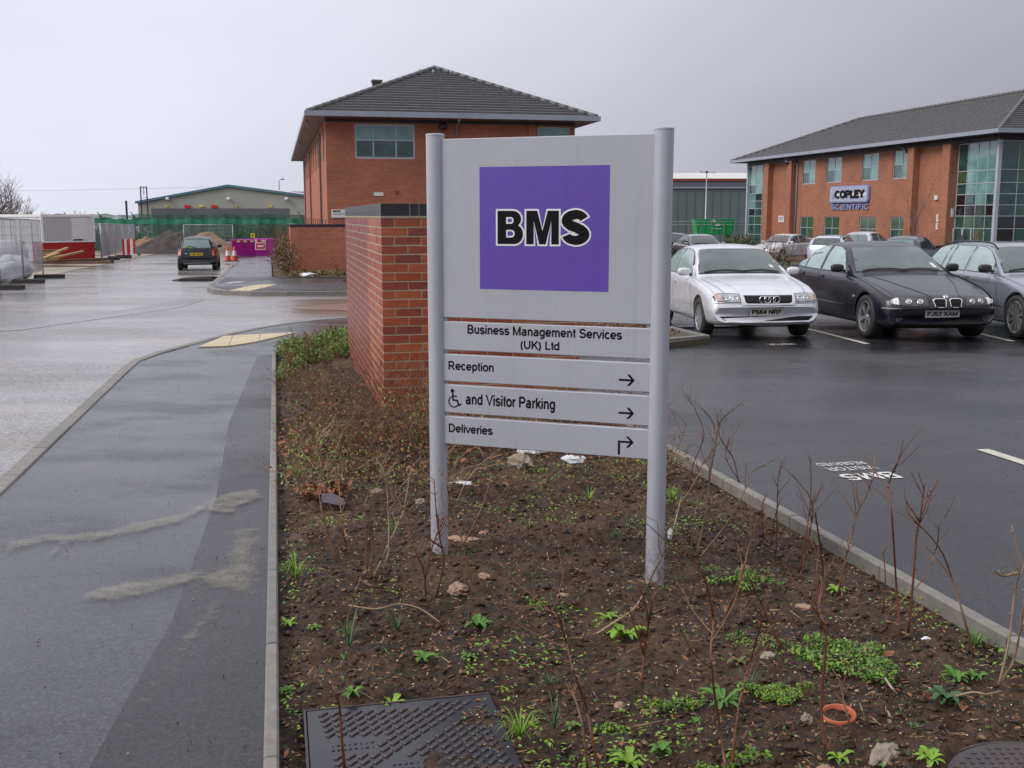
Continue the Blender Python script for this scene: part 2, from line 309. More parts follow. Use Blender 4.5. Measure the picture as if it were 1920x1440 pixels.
def sign_paint(name, c, speck):
    m, nt, p = new_mat(name); v = coord(nt)
    vo = nt.nodes.new('ShaderNodeTexVoronoi'); vo.inputs['Scale'].default_value = 170; vo.inputs['Randomness'].default_value = 1; nt.links.new(v, vo.inputs['Vector'])
    n = noise(nt, 1.6, 4, v)
    base = ramp(nt, c, tuple(x*0.90 for x in c), n)
    sz = nt.nodes.new('ShaderNodeSeparateXYZ'); nt.links.new(v, sz.inputs[0])          # soil splashed up the foot of the posts
    sp = nt.nodes.new('ShaderNodeMath'); sp.operation = 'MULTIPLY'; nt.links.new(maprange(nt, sz.outputs['Z'], 0.02, 0.26, 1, 0), sp.inputs[0]); nt.links.new(maprange(nt, noise(nt, 45, 6, v, 0.8), 0.45, 0.62, 0, 0.9), sp.inputs[1])
    base = mixc(nt, base, (0.10, 0.065, 0.04), sp.outputs[0])
    st = coord(nt, 'Object', (30, 30, 1.2)); base = mixc(nt, base, tuple(x*0.78 for x in c), maprange(nt, noise(nt, 1.0, 5, st, 0.6), 0.55, 0.75, 0, 0.5))
    nt.links.new(base, p.inputs['Base Color'])
    p.inputs['Roughness'].default_value = 0.38; p.inputs['Metallic'].default_value = 0.1
    p.inputs['Coat Weight'].default_value = 0.5; p.inputs['Coat Roughness'].default_value = 0.15
    big = noise(nt, 30, 2, v)
    h = mixc(nt, (0, 0, 0), maprange(nt, vo.outputs['Distance'], 0.05, 0.28, 1, 0), maprange(nt, big, 0.45, 0.6, 0.15, 1))
    bump(nt, h, speck, 0.0022, p)
    return m
sign_silver = sign_paint('sign_silver', (0.42, 0.43, 0.485), 0.8)
purple_print = sign_paint('purple_vinyl', (0.115, 0.062, 0.40), 0.6)

# ------------------------------------------------------------------ mesh helpers
class MB:
    def __init__(s): s.v = []; s.f = []; s.mi = []
    def add(s, vs, fs, mi=0):
        o = len(s.v); s.v.extend([tuple(p) for p in vs])
        for f in fs: s.f.append(tuple(i+o for i in f)); s.mi.append(mi)
    def box(s, lo, hi, mi=0, M=None):
        (a, b, c), (d, e, f) = lo, hi
        vs = [(a,b,c),(d,b,c),(d,e,c),(a,e,c),(a,b,f),(d,b,f),(d,e,f),(a,e,f)]
        if M is not None: vs = [M @ Vector(p) for p in vs]
        s.add(vs, [(0,3,2,1),(4,5,6,7),(0,1,5,4),(1,2,6,5),(2,3,7,6),(3,0,4,7)], mi)
    def cbox(s, lo, hi, r, mi=0, M=None):      # box with chamfered top/vertical edges
        (a, b, c), (d, e, f) = lo, hi
        vs = []
        for (x0, y0, x1, y1, z) in ((a, b, d, e, c), (a, b, d, e, f-r), (a+r, b+r, d-r, e-r, f)):
            vs += [(x0, y0, z), (x1, y0, z), (x1, y1, z), (x0, y1, z)]
        if M is not None: vs = [M @ Vector(p) for p in vs]
        fs = [(3,2,1,0)]
        for k in (0, 4):
            for i in range(4): j = (i+1) % 4; fs.append((k+i, k+j, k+4+j, k+4+i))
        fs.append((8,9,10,11)); s.add(vs, fs, mi)
    def tube(s, pts, rad, n=6, mi=0, cap=True):
        pts = [Vector(p) for p in pts]
        if not hasattr(rad, '__len__'): rad = [rad]*len(pts)
        rings = []
        for i, p in enumerate(pts):
            d = (pts[min(i+1, len(pts)-1)] - pts[max(i-1, 0)])
            if d.length < 1e-9: d = Vector((0, 0, 1))
            d.normalize(); a = Vector((1, 0, 0)) if abs(d.z) > 0.9 else Vector((0, 0, 1))
            e = d.cross(a).normalized(); g = d.cross(e)
            rings.append([p + rad[i]*(math.cos(2*PI*k/n)*e + math.sin(2*PI*k/n)*g) for k in range(n)])
        vs = [q for r in rings for q in r]; fs = []
        for i in range(len(pts)-1):
            for k in range(n):
                j = (k+1) % n; fs.append((i*n+k, i*n+j, (i+1)*n+j, (i+1)*n+k))
        if cap: fs.append(tuple(range(n))[::-1]); fs.append(tuple((len(pts)-1)*n+k for k in range(n)))
        s.add(vs, fs, mi)
    def lathe(s, prof, n=24, mi=0, M=None):    # prof (r,z) round z
        vs = []; fs = []
        for r, z in prof:
            for k in range(n): vs.append(Vector((r*math.cos(2*PI*k/n), r*math.sin(2*PI*k/n), z)))
        if M is not None: vs = [M @ p for p in vs]
        for i in range(len(prof)-1):
            for k in range(n):
                j = (k+1) % n; fs.append((i*n+k, i*n+j, (i+1)*n+j, (i+1)*n+k))
        s.add(vs, fs, mi)
    def prism(s, poly, z0, z1, mi=0, M=None):  # poly of (x,y) counter-clockwise
        n = len(poly); vs = [Vector((x, y, z0)) for x, y in poly] + [Vector((x, y, z1)) for x, y in poly]
        if M is not None: vs = [M @ p for p in vs]
        s.add(vs, [tuple(range(n))[::-1], tuple(range(n, 2*n))] + [(i, (i+1) % n, n+(i+1) % n, n+i) for i in range(n)], mi)
    def mesh(s, name, mats, smooth=False):
        me = bpy.data.meshes.new(name); me.from_pydata(s.v, [], s.f)
        if not isinstance(mats, (list, tuple)): mats = [mats]
        for m in mats: me.materials.append(m)
        if len(mats) > 1: me.polygons.foreach_set('material_index', s.mi)
        if smooth: me.polygons.foreach_set('use_smooth', [True]*len(me.polygons))
        me.update(); return me
    def build(s, name, mats, parent=None, smooth=False, loc=None):
        return link(name, s.mesh(name, mats, smooth), parent, loc)
def link(name, data, parent=None, loc=None, rot=None):
    o = bpy.data.objects.new(name, data); C.objects.link(o)
    if parent is not None: o.parent = parent
    if loc is not None: o.location = loc
    if rot is not None: o.rotation_euler = rot
    return o
def tag(o, label=None, cat=None, group=None, kind=None):
    if label: o['label'] = label
    if cat: o['category'] = cat
    if group: o['group'] = group
    if kind: o['kind'] = kind
    return o
def thing(name, label, cat, loc=(0, 0, 0), rz=0.0, group=None):
    o = link(name, None, None, loc, (0, 0, rz)); o.empty_display_size = 0.2
    return tag(o, label, cat, group)
def copy_tree(o, parent=None):
    c = o.copy(); C.objects.link(c); c.parent = parent
    for ch in list(o.children): copy_tree(ch, c)
    return c
def B(name, mat, parent, lo, hi):
    m = MB(); m.box(lo, hi); return m.build(name, mat, parent)
def _arc(cx, cy, rx, ry, a0, a1):
    n = max(4, int(abs(a1-a0)/15)); return [(cx+rx*math.cos(math.radians(a0+(a1-a0)*k/n)), cy+ry*math.sin(math.radians(a0+(a1-a0)*k/n))) for k in range(n+1)]
_P = [(.12, .666), (.40, .666)] + _arc(.40, .50, .17, .166, 90, -90) + [(.12, .334)]
_ST = [(.12, 0), (.12, .716)]
_BO = _arc(.265, .265, .19, .213, 0, 360)
GLYPH = {                                       # a plain grotesque alphabet drawn with strokes: advance width, centre lines
 ' ': (.278, []), 'B': (.667, [_ST, [(.12, .666), (.38, .666)]+_arc(.38, .515, .15, .151, 90, -90)+[(.12, .364)], [(.12, .364), (.41, .364)]+_arc(.41, .207, .165, .157, 90, -90)+[(.12, .05)]]),
 'M': (.833, [[(.125, 0), (.125, .716)], [(.125, .69), (.416, .04), (.708, .69)], [(.708, 0), (.708, .716)]]), 'u': (.556, [[(.115, .519), (.115, .19)]+_arc(.275, .19, .16, .142, 180, 350), [(.44, 0), (.44, .519)]]),
 'n': (.556, [[(.115, 0), (.115, .519)], _arc(.277, .33, .16, .142, 180, 0)+[(.437, 0)]]), 'm': (.833, [[(.115, 0), (.115, .519)], _arc(.265, .34, .15, .132, 180, 0)+[(.415, 0)], _arc(.565, .34, .15, .132, 180, 0)+[(.715, 0)]]),
 's': (.5, [_arc(.25, .368, .168, .108, 20, 265)+_arc(.25, .157, .178, .108, 80, -160)]), 'S': (.667, [_arc(.333, .51, .222, .158, 15, 262)+_arc(.333, .212, .238, .162, 82, -165)]),
 'i': (.222, [[(.11, 0), (.11, .519)], [(.11, .612), (.11, .716)]]), 'l': (.222, [[(.11, 0), (.11, .716)]]), 'e': (.556, [_arc(.278, .265, .205, .213, 0, 322), [(.075, .262), (.483, .262)]]), 'c': (.5, [_arc(.265, .265, .19, .213, 42, 318)]),
 'a': (.556, [[(.435, 0), (.42, .1), (.42, .36)]+_arc(.27, .355, .15, .118, 0, 160), [(.42, .30), (.2, .27)]+_arc(.205, .16, .125, .11, 100, 270)+[(.29, .055), (.41, .15)]]), 'g': (.556, [_BO, [(.44, .519), (.44, 0)]+_arc(.27, -.03, .17, .125, 0, -155)]),
 'd': (.556, [_BO, [(.44, 0), (.44, .716)]]), 'p': (.556, [_arc(.29, .265, .185, .213, 0, 360), [(.115, -.2), (.115, .519)]]), 'o': (.556, [_arc(.278, .265, .205, .213, 0, 360)]), 'r': (.333, [[(.115, 0), (.115, .519)], _arc(.29, .30, .17, .165, 170, 78)]),
 't': (.278, [[(.14, .67), (.14, .13)]+_arc(.22, .13, .08, .08, 180, 290), [(.02, .475), (.26, .475)]]), 'v': (.5, [[(.03, .519), (.25, .03), (.47, .519)]]), 'k': (.5, [[(.11, 0), (.11, .716)], [(.45, .519), (.12, .19)], [(.23, .30), (.46, 0)]]),
 'V': (.667, [[(.04, .716), (.333, .04), (.627, .716)]]), 'P': (.667, [_ST, _P]), 'R': (.722, [_ST, _P, [(.36, .334), (.62, 0)]]), 'D': (.722, [_ST, [(.12, .666), (.33, .666)]+_arc(.33, .358, .29, .308, 90, -90)+[(.12, .05)]]),
 'L': (.556, [[(.12, .716), (.12, .05), (.52, .05)]]), 'U': (.722, [[(.12, .716), (.12, .27)]+_arc(.36, .27, .24, .22, 180, 360)+[(.60, .716)]]), 'K': (.667, [_ST, [(.61, .716), (.13, .24)], [(.28, .40), (.63, 0)]]),
 '(': (.333, [_arc(.42, .26, .28, .48, 125, 235)]), ')': (.333, [_arc(-.09, .26, .28, .48, 55, -55)]), 'C': (.722, [_arc(.37, .358, .28, .308, 48, 312)]), 'O': (.778, [_arc(.389, .358, .29, .308, 0, 360)]),
 'E': (.667, [[(.58, .666), (.12, .666), (.12, .05), (.6, .05)], [(.12, .37), (.55, .37)]]), 'Y': (.667, [[(.03, .716), (.333, .33), (.63, .716)], [(.333, .34), (.333, 0)]]), 'I': (.278, [[(.14, 0), (.14, .716)]]), 'N': (.722, [_ST, [(.12, .69), (.60, .03)], [(.6, 0), (.6, .716)]]),
 'T': (.611, [[(.03, .666), (.58, .666)], [(.305, 0), (.305, .666)]]), 'F': (.611, [[(.56, .666), (.12, .666), (.12, 0)], [(.12, .36), (.5, .36)]]), 'X': (.667, [[(.05, 0), (.6, .716)], [(.05, .716), (.6, 0)]]), 'A': (.667, [[(.02, 0), (.333, .69), (.645, 0)], [(.14, .24), (.53, .24)]]),
 'J': (.5, [[(.42, .716), (.42, .2)]+_arc(.25, .2, .17, .15, 0, -180)]), 'G': (.778, [_arc(.38, .358, .29, .308, 48, 340)+[(.66, .33), (.42, .33)]]),
 '6': (.556, [_arc(.28, .22, .19, .17, 0, 360), _arc(.345, .34, .255, .326, 70, 200)]), '4': (.556, [[(.40, 0), (.40, .716)], [(.40, .68), (.06, .2), (.53, .2)]]), '5': (.556, [[(.47, .666), (.16, .666), (.11, .36)]+_arc(.27, .225, .2, .175, 130, -145)]),
 '2': (.556, [_arc(.28, .5, .2, .166, 170, -35)+[(.08, .05), (.5, .05)]]), '0': (.556, [_arc(.28, .358, .2, .308, 0, 360)]), '3': (.556, [_arc(.27, .51, .17, .155, 150, -85), _arc(.27, .215, .19, .165, 85, -150)]), '9': (.556, [_arc(.28, .5, .19, .17, 0, 360), _arc(.215, .376, .255, .326, -110, 20)]), '1': (.556, [[(.15, .53), (.3, .68), (.3, 0)]]),
}
def text_mesh(body, size, mat, bold=0.0, xs=1.0, ext=0.0, align='LEFT', res=3, space=1.0):
    w = 0.046+bold; m = MB(); X = 0.0; lay = 0
    for ch in body:
        adv, strokes = GLYPH[ch]
        for st in strokes:
            P = [Vector(p) for p in st]; closed = (P[0]-P[-1]).length < 1e-6; n = len(P); vs = []
            for i in range(n):
                a = P[i-1] if i > 0 else (P[-2] if closed else None); b = P[i+1] if i < n-1 else (P[1] if closed else None)
                d1 = (P[i]-a).normalized() if a is not None else None; d2 = (b-P[i]).normalized() if b is not None else None
                if d1 is None: d1 = d2
                if d2 is None: d2 = d1
                n1 = Vector((-d1.y, d1.x)); n2 = Vector((-d2.y, d2.x)); t = n1+n2
                t = n1 if t.length < .3 else t*(1/max(.5, 1+n1.dot(n2)))
                z = 0.0002*(lay % 3)
                vs += [((X+P[i].x+t.x*w)*size, (P[i].y+t.y*w)*size, z), ((X+P[i].x-t.x*w)*size, (P[i].y-t.y*w)*size, z)]
            m.add(vs, [(2*i+1, 2*i+3, 2*i+2, 2*i) for i in range(n-1)]); lay += 1
        X += adv*space
    me = m.mesh('lettering', mat)
    if ext:
        bm = bmesh.new(); bm.from_mesh(me); r = bmesh.ops.extrude_face_region(bm, geom=list(bm.faces)); bmesh.ops.translate(bm, verts=[v for v in r['geom'] if isinstance(v, bmesh.types.BMVert)], vec=(0, 0, ext)); bmesh.ops.recalc_face_normals(bm, faces=bm.faces); bm.to_mesh(me); bm.free()
    return me
def fit(me, x0, y0, x1, y1):                   # scale lettering into a rectangle
    n = len(me.vertices); a = np.empty(n*3); me.vertices.foreach_get('co', a); a = a.reshape(-1, 3)
    lo = a.min(0); hi = a.max(0)
    a[:, 0] = x0 + (a[:, 0]-lo[0])/(hi[0]-lo[0])*(x1-x0); a[:, 1] = y0 + (a[:, 1]-lo[1])/(hi[1]-lo[1])*(y1-y0)
    me.vertices.foreach_set('co', a.reshape(-1)); me.update(); return me

# smooth value noise for terrain
def vnoise(x, y, seed=0):
    xi = np.floor(x).astype(np.int64); yi = np.floor(y).astype(np.int64); fx = x-xi; fy = y-yi
    fx = fx*fx*(3-2*fx); fy = fy*fy*(3-2*fy)
    def h(i, j):
        n = (i*374761393 + j*668265263 + seed*974634777) & 0xffffffff
        n = ((n ^ (n >> 13))*1274126177) & 0xffffffff
        return ((n ^ (n >> 16)) & 0xffff)/65535.0
    return (h(xi, yi)*(1-fx)+h(xi+1, yi)*fx)*(1-fy) + (h(xi, yi+1)*(1-fx)+h(xi+1, yi+1)*fx)*fy
def fbm(x, y, o=4, seed=0):
    r = np.zeros_like(x); a = 0.5
    for k in range(o): r += a*(vnoise(x*2**k, y*2**k, seed+k)-0.5); a *= 0.5
    return r
def in_poly(x, y, poly):
    ins = np.zeros(x.shape, bool); n = len(poly)
    for i in range(n):
        x1, y1 = poly[i]; x2, y2 = poly[(i+1) % n]
        c = ((y1 > y) != (y2 > y)) & (x < (x2-x1)*(y-y1)/(y2-y1+1e-12)+x1); ins ^= c
    return ins
def sheet(name, pts, mat, z=0.0, label=None, kind='structure', thick=None, st=True):
    """flat polygon on the falling ground plane; pts are (t,s) pairs or world points"""
    vs = [T(p[0], p[1], z) if st else Vector((p[0], p[1], ZG(p[0], p[1])+z)) for p in pts]
    m = MB(); n = len(vs)
    if thick:
        vs2 = [v - Vector((0, 0, thick)) for v in vs]
        m.add(vs+vs2, [tuple(range(n))] + [(i, i+n, (i+1) % n+n, (i+1) % n) for i in range(n)])
    else: m.add(vs, [tuple(range(n))])
    me = m.mesh(name, mat); bm = bmesh.new(); bm.from_mesh(me)
    bmesh.ops.recalc_face_normals(bm, faces=bm.faces)
    bmesh.ops.triangulate(bm, faces=[f for f in bm.faces if len(f.verts) > 4])
    up = sum(f.normal.z*f.calc_area() for f in bm.faces)
    if up < 0: bmesh.ops.reverse_faces(bm, faces=bm.faces)
    bm.to_mesh(me); bm.free()
    o = link(name, me); return tag(o, label, None, None, kind)

# ------------------------------------------------------------------ ground sheets
sheet('ground', [(-900, -40), (900, -40), (900, 1500), (-900, 1500)], grassy, -0.16)
sheet('road', [(-8.3, -8), (-1.6, -8), (-1.6, 14.4), (14, 14.4), (14, 30), (-1.0, 30), (-1.0, 84), (-8.3, 84)], asphalt_road, -0.10)
sheet('construction_site', [(-60, -8), (-8.3, -8), (-8.3, 84), (6, 84), (6, 96), (-60, 96)], site_dirt, -0.09)
# worn darker repair and joints across the road
sheet('road_patch', [(-8.0, 17.5), (-4.3, 19.5), (-2.1, 24.5), (-1.7, 27.2), (-2.2, 27.6), (-3.2, 24), (-5.2, 20.5), (-8.1, 19)], asphalt_worn, -0.096)
K0 = [(-1.71, -4), (-1.71, 13.6), (-1.56, 14.4), (-1.3, 15.2), (-0.98, 16.2), (-0.62, 17.2), (-0.2, 18.1), (0.35, 18.95), (1.1, 19.7), (2.1, 20.2), (3.6, 20.45), (8.5, 20.5)]
PATH = [(a-0.0, b) for a, b in K0] + [(8.5, 16.6), (3.2, 16.6), (1.2, 16.1), (0.3, 15.5), (-0.02, 14.5), (-0.055, 14.2), (-0.055, -4)]
sheet('footpath', PATH, asphalt_path, 0.0, thick=0.12)
# relaid strip along the edging, one layer up
sheet('footpath_strip', [(-0.43, 9.0), (-0.28, 13.8), (-0.085, 14.0), (-0.085, -4), (-0.8, -4), (-0.66, 2.6), (-0.47, 4.4), (-0.40, 6.5)], asphalt_new, 0.004)
FPF = [(-1.85, 31.0), (-1.45, 29.4), (-0.6, 28.6), (1, 28.3), (13, 28.3), (13, 36.6), (0.4, 36.3), (-0.15, 37.5), (-0.4, 84), (-1.85, 84)]
sheet('far_footpath', FPF, asphalt_path, 0.0, thick=0.12)
sheet('far_footpath_patch', [(-1.75, 31.4), (-1.3, 29.6), (-0.4, 29.0), (2, 28.8), (2, 36.3), (0.4, 36.2), (-0.2, 37.6), (-1.72, 37.6)], asphalt_new, 0.004)
sheet('far_planting_bed', [(0.4, 36.4), (14, 36.7), (14, 80), (-0.35, 80), (-0.1, 37.7)], earth, 0.03, thick=0.08)
sheet('car_park', [(2.8, -8), (60, -8), (60, 95), (14.2, 95), (14.2, 20), (2.8, 20)], asphalt_lot, -0.02)
# puddles
def blob(cx, cy, rx, ry, n=28, seed=1, rot=0.0):
    r = random.Random(seed); ph = [r.uniform(0, 6.3) for _ in range(4)]; o = []
    for k in range(n):
        a = 2*PI*k/n; q = 1 + 0.16*math.sin(2*a+ph[0]) + 0.1*math.sin(3*a+ph[1]) + 0.06*math.sin(5*a+ph[2])
        x = rx*q*math.cos(a); y = ry*q*math.sin(a)
        o.append((cx + x*math.cos(rot)-y*math.sin(rot), cy + x*math.sin(rot)+y*math.cos(rot)))
    return o
def tag_thing_sheet(o, label, cat):
    del o['kind']; return tag(o, label, cat)
sheet('puddle', blob(-2.55, 38.5, 0.75, 2.2, seed=3), puddle_water, -0.095)
sheet('puddle', blob(2.6, 23.6, 2.2, 1.5, seed=5), puddle_brown, -0.095)
sheet('puddle', blob(4.4, 26.5, 3.0, 0.6, seed=8), puddle_brown, -0.095)

# ------------------------------------------------------------------ kerbs: every stone a part
def kerb_row(name, line, width, depth, top, length, mat, side=1, label=None, gap=0.006):
    """line: list of (t,s); stones laid along it; width to the right of the line"""
    root = link(name, None); tag(root, label, None, None, 'structure')
    P = [Vector((T(a, b)).xy) for a, b in line]
    seg = [(P[i+1]-P[i]).length for i in range(len(P)-1)]; tot = sum(seg); n = max(1, round(tot/length)); L = tot/n
    def pos(d):
        i = 0
        while i < len(seg)-1 and d > seg[i]: d -= seg[i]; i += 1
        return P[i] + (P[i+1]-P[i])*(d/seg[i])
    cache = {}
    for k in range(n):
        a = pos(k*L); b = pos((k+1)*L); d = b-a; ln = d.length
        key = round(ln, 2)
        if key not in cache:
            m = MB(); c = 0.007
            prof = [(0, -depth), (0, -c), (c, 0), (width-c, 0), (width, -c), (width, -depth)]
            x0, x1 = gap/2, ln-gap/2; vs = [(x0, -y*side, z) for y, z in prof] + [(x1, -y*side, z) for y, z in prof]
            fs = [(i, i+1, i+7, i+6) for i in range(5)] + [(0, 1, 2, 3, 4, 5)[::-1], (6, 7, 8, 9, 10, 11)]
            if side < 0: fs = [f[::-1] for f in fs]
            m.add(vs, fs); cache[key] = m.mesh('kerb_stone', mat)
        o = link('kerb_stone', cache[key], root)
        za = ZG(*a)+top; zb = ZG(*b)+top
        o.location = (a.x, a.y, za + random.uniform(-.0015, .0015)); o.rotation_euler = (0, -math.atan2(zb-za, ln), math.atan2(d.y, d.x))
    return root
kerb_row('road_kerb', [(-1.80, -3.5)] + [(a-0.09, b) for a, b in K0[1:6]] + [(-0.27, 18.16), (0.28, 19.03), (1.05, 19.79), (2.08, 20.31), (3.6, 20.57), (8.5, 20.62)], 0.115, 0.16, 0.012, 0.915, kerb_m, 1, 'pale concrete kerb between the wet road and the near footpath')
kerb_row('path_edging', [(-0.088, -2.4), (-0.088, 14.1)], 0.046, 0.15, 0.022, 0.915, kerb_m, 1, 'narrow concrete edging between the near footpath and the planting bed')
kerb_row('bed_corner_edging', [(-0.07, 14.12), (0.0, 14.6), (0.22, 15.3), (0.7, 15.9), (1.3, 16.25), (3.2, 16.7)], 0.046, 0.15, 0.022, 0.46, kerb_m, 1, 'curved edging round the corner of the planting bed')
kerb_row('car_park_edging', [(2.735, -2.0), (2.735, 8.9)], 0.058, 0.2, 0.03, 0.915, kerb_m, 1, 'pale concrete edging between the planting bed and the car park')
kerb_row('far_kerb', [(-1.95, 60), (-1.95, 31.0), (-1.55, 29.35), (-0.65, 28.5), (1, 28.2), (13, 28.2)], 0.12, 0.2, 0.012, 0.915, kerb_m, -1, 'concrete kerb round the far footpath corner')
# small raised island with plants beside the silver saloon
ISL = [surv(1085, 652), surv(1257, 650), surv(1331, 641)]
ist = [(float(np.dot(p.xy, V)), float(np.dot(p.xy, U))) for p in ISL]
ist += [(ist[2][0]-0.05, ist[2][1]+3.2), (1.6, ist[0][1]+3.2)]
sheet('island_bed', ist, earth, 0.06, thick=0.1)
kerb_row('island_kerb', [ist[0], ist[1], ist[2]], 0.1, 0.25, 0.10, 0.915, kerb_m, -1, 'raised kerb of the small plant island beside the silver saloon')
kerb_row('island_side_kerb', [ist[2], ist[3]], 0.1, 0.25, 0.10, 0.915, kerb_m, -1, 'raised kerb on the car side of the small plant island')

# ------------------------------------------------------------------ tactile paving (each slab a part) and painted lines
def clip_poly(sub, clip):
    def inside(p, a, b): return (b[0]-a[0])*(p[1]-a[1]) - (b[1]-a[1])*(p[0]-a[0]) >= 0
    def inter(p, q, a, b):
        d1 = (q[0]-p[0], q[1]-p[1]); d2 = (b[0]-a[0], b[1]-a[1]); den = d1[0]*d2[1]-d1[1]*d2[0]
        k = ((a[0]-p[0])*d2[1]-(a[1]-p[1])*d2[0])/(den if abs(den) > 1e-12 else 1e-12)
        return (p[0]+k*d1[0], p[1]+k*d1[1])
    out = list(sub)
    for i in range(len(clip)):
        a, b = clip[i], clip[(i+1) % len(clip)]; inp = out; out = []
        if not inp: return []
        for j in range(len(inp)):
            p, q = inp[j], inp[(j+1) % len(inp)]
            if inside(q, a, b):
                if not inside(p, a, b): out.append(inter(p, q, a, b))
                out.append(q)
            elif inside(p, a, b): out.append(inter(p, q, a, b))
    return out
m_, nt_, p_ = new_mat('tactile_buff')
v_ = coord(nt_); vo_ = nt_.nodes.new('ShaderNodeTexVoronoi'); vo_.inputs['Scale'].default_value = 15; vo_.inputs['Randomness'].default_value = 0
nt_.links.new(v_, vo_.inputs['Vector'])
nt_.links.new(ramp(nt_, (0.56, 0.46, 0.27), (0.42, 0.35, 0.22), noise(nt_, 3, 4, v_)), p_.inputs['Base Color'])
p_.inputs['Roughness'].default_value = 0.45; bump(nt_, maprange(nt_, vo_.outputs['Distance'], 0.15, 0.35, 1, 0), 0.8, 0.005, p_)
tactile_m = m_
def tactile(poly, label, rot=0.0):
    root = link('tactile_paving', None); tag(root, label, 'paving'); root['kind'] = 'structure'; del root['category']
    ts = [p[0] for p in poly]; ss = [p[1] for p in poly]
    area = sum(poly[i][0]*poly[(i+1) % len(poly)][1]-poly[(i+1) % len(poly)][0]*poly[i][1] for i in range(len(poly)))
    if area < 0: poly = poly[::-1]
    t = min(ts)
    while t < max(ts):
        s = min(ss)
        while s < max(ss):
            q = clip_poly([(t+.004, s+.004), (t+.396, s+.004), (t+.396, s+.396), (t+.004, s+.396)], poly)
            if len(q) > 2:
                m = MB(); n = len(q); vs = [T(a, b, 0.014) for a, b in q] + [T(a, b, -0.01) for a, b in q]
                m.add(vs, [tuple(range(n))] + [(i, i+n, (i+1) % n+n, (i+1) % n) for i in range(n)])
                m.build('paving_slab', tactile_m, root)
            s += 0.4
        t += 0.4
def stof(px, py):
    p = surv(px, py); return (float(np.dot(p.xy, V)), float(np.dot(p.xy, U)))
tactile([stof(372, 652), stof(420, 631.5), stof(470, 628.5), stof(555, 624.5), stof(481, 642), stof(430, 650)], 'buff tactile paving at the near dropped kerb')
tactile([stof(430, 545.5), stof(462, 538), stof(485, 534.5), stof(520, 534), stof(470, 546)], 'buff tactile paving at the far dropped kerb')
def line_strip(name, a, b, w, mat, label, cat='marking', z=0.004, group=None):
    d = (b-a); d.z = 0; n = Vector((-d.y, d.x, 0)).normalized()*w/2; m = MB()
    vs = [Vector((p.x, p.y, ZG(p.x, p.y)+z)) for p in (a-n, b-n, b+n, a+n)]; m.add(vs, [(0, 1, 2, 3)])
    o = m.build(name, mat); return tag(o, label, cat, group)
LOTZ = -0.016
def bay(p0, p1, label, w=0.09): line_strip('bay_line', surv(*p0, -0.02), surv(*p1, -0.02), w, yellow_paint, label, 'marking', LOTZ)
bay((1500, 613), (1626, 645), 'pale bay line on the asphalt between the silver saloon and the black saloon')
bay((1800, 617), (1898, 640), 'pale bay line to the right of the black saloon')
bay((1842, 843), (2060, 913), 'pale bay line on the open asphalt at the right edge of the photo', 0.10)
a_, b_ = surv(423, 531.5), surv(456, 528.5)
line_strip('path_marking', a_, b_, 0.22, white_paint, 'short white bar painted on the far footpath', 'marking', 0.009)
# upside-down painted lettering on the asphalt
rt = thing('painted_lettering', 'white upside-down painted words on the car park asphalt behind the bare saplings', 'marking', (0, 0, 0))
def ground_text(body, t0, t1, s_near, s_far, parent, bold=0.02):
    me = fit(text_mesh(body, 0.1, white_paint, bold-.028), 0, 0, t1-t0, s_far-s_near)     # reads from the far side, letter tops towards us
    o = link('lettering', me, parent); o.location = T(t1, s_far, LOTZ)
    o.rotation_euler = (Matrix(((1, 0, 0), (0, 1, 0), (0, -FALL, 1))) @ Matrix.Rotation(ROT+PI, 3, 'Z')).to_euler(); return o
bs0, bs1 = stof(1640, 894)[1], stof(1640, 880.5)[1]
ground_text('BMS', 3.60, 3.99, bs0, bs1, rt, .05); ground_text('VISITOR', 3.62, 3.98, stof(1600, 877)[1], stof(1600, 869.5)[1], rt, .03); ground_text('RESERVED', 3.62, 3.98, stof(1577, 868)[1], stof(1577, 862)[1], rt, .03)
r2 = thing('painted_lettering', 'small white painted word on the asphalt in front of the silver saloon', 'marking', (0, 0, 0))
q0 = stof(1447, 645); q1 = stof(1498, 641); ground_text('VISITOR', q0[0], q0[0]+0.40, q0[1], q1[1], r2, .03)

# ------------------------------------------------------------------ planting bed soil
BED = [(-0.045, -2.2), (2.74, -2.2), (2.74, 9.4), (3.6, 16.55), (1.3, 16.2), (0.72, 15.85), (0.25, 15.25), (0.03, 14.6), (-0.04, 14.1)]
def soil_h(t, s):
    h = 0.10*fbm(t*1.3, s*1.3, 2, 3) + 0.10*fbm(t*6, s*6, 4, 11) + 0.04*fbm(t*26, s*26, 3, 21)
    e = np.minimum(np.clip((t+0.04)/0.16, 0, 1), np.clip((2.74-t)/0.22, 0, 1))
    hump = 0.05*np.exp(-((t-1.3)/0.9)**2)*np.clip((s-3.6)/1.5, 0, 1)
    return -0.03 + (h+hump)*e + 0.012*(e-1) + 0.014*fbm(t*55, s*55, 2, 5)
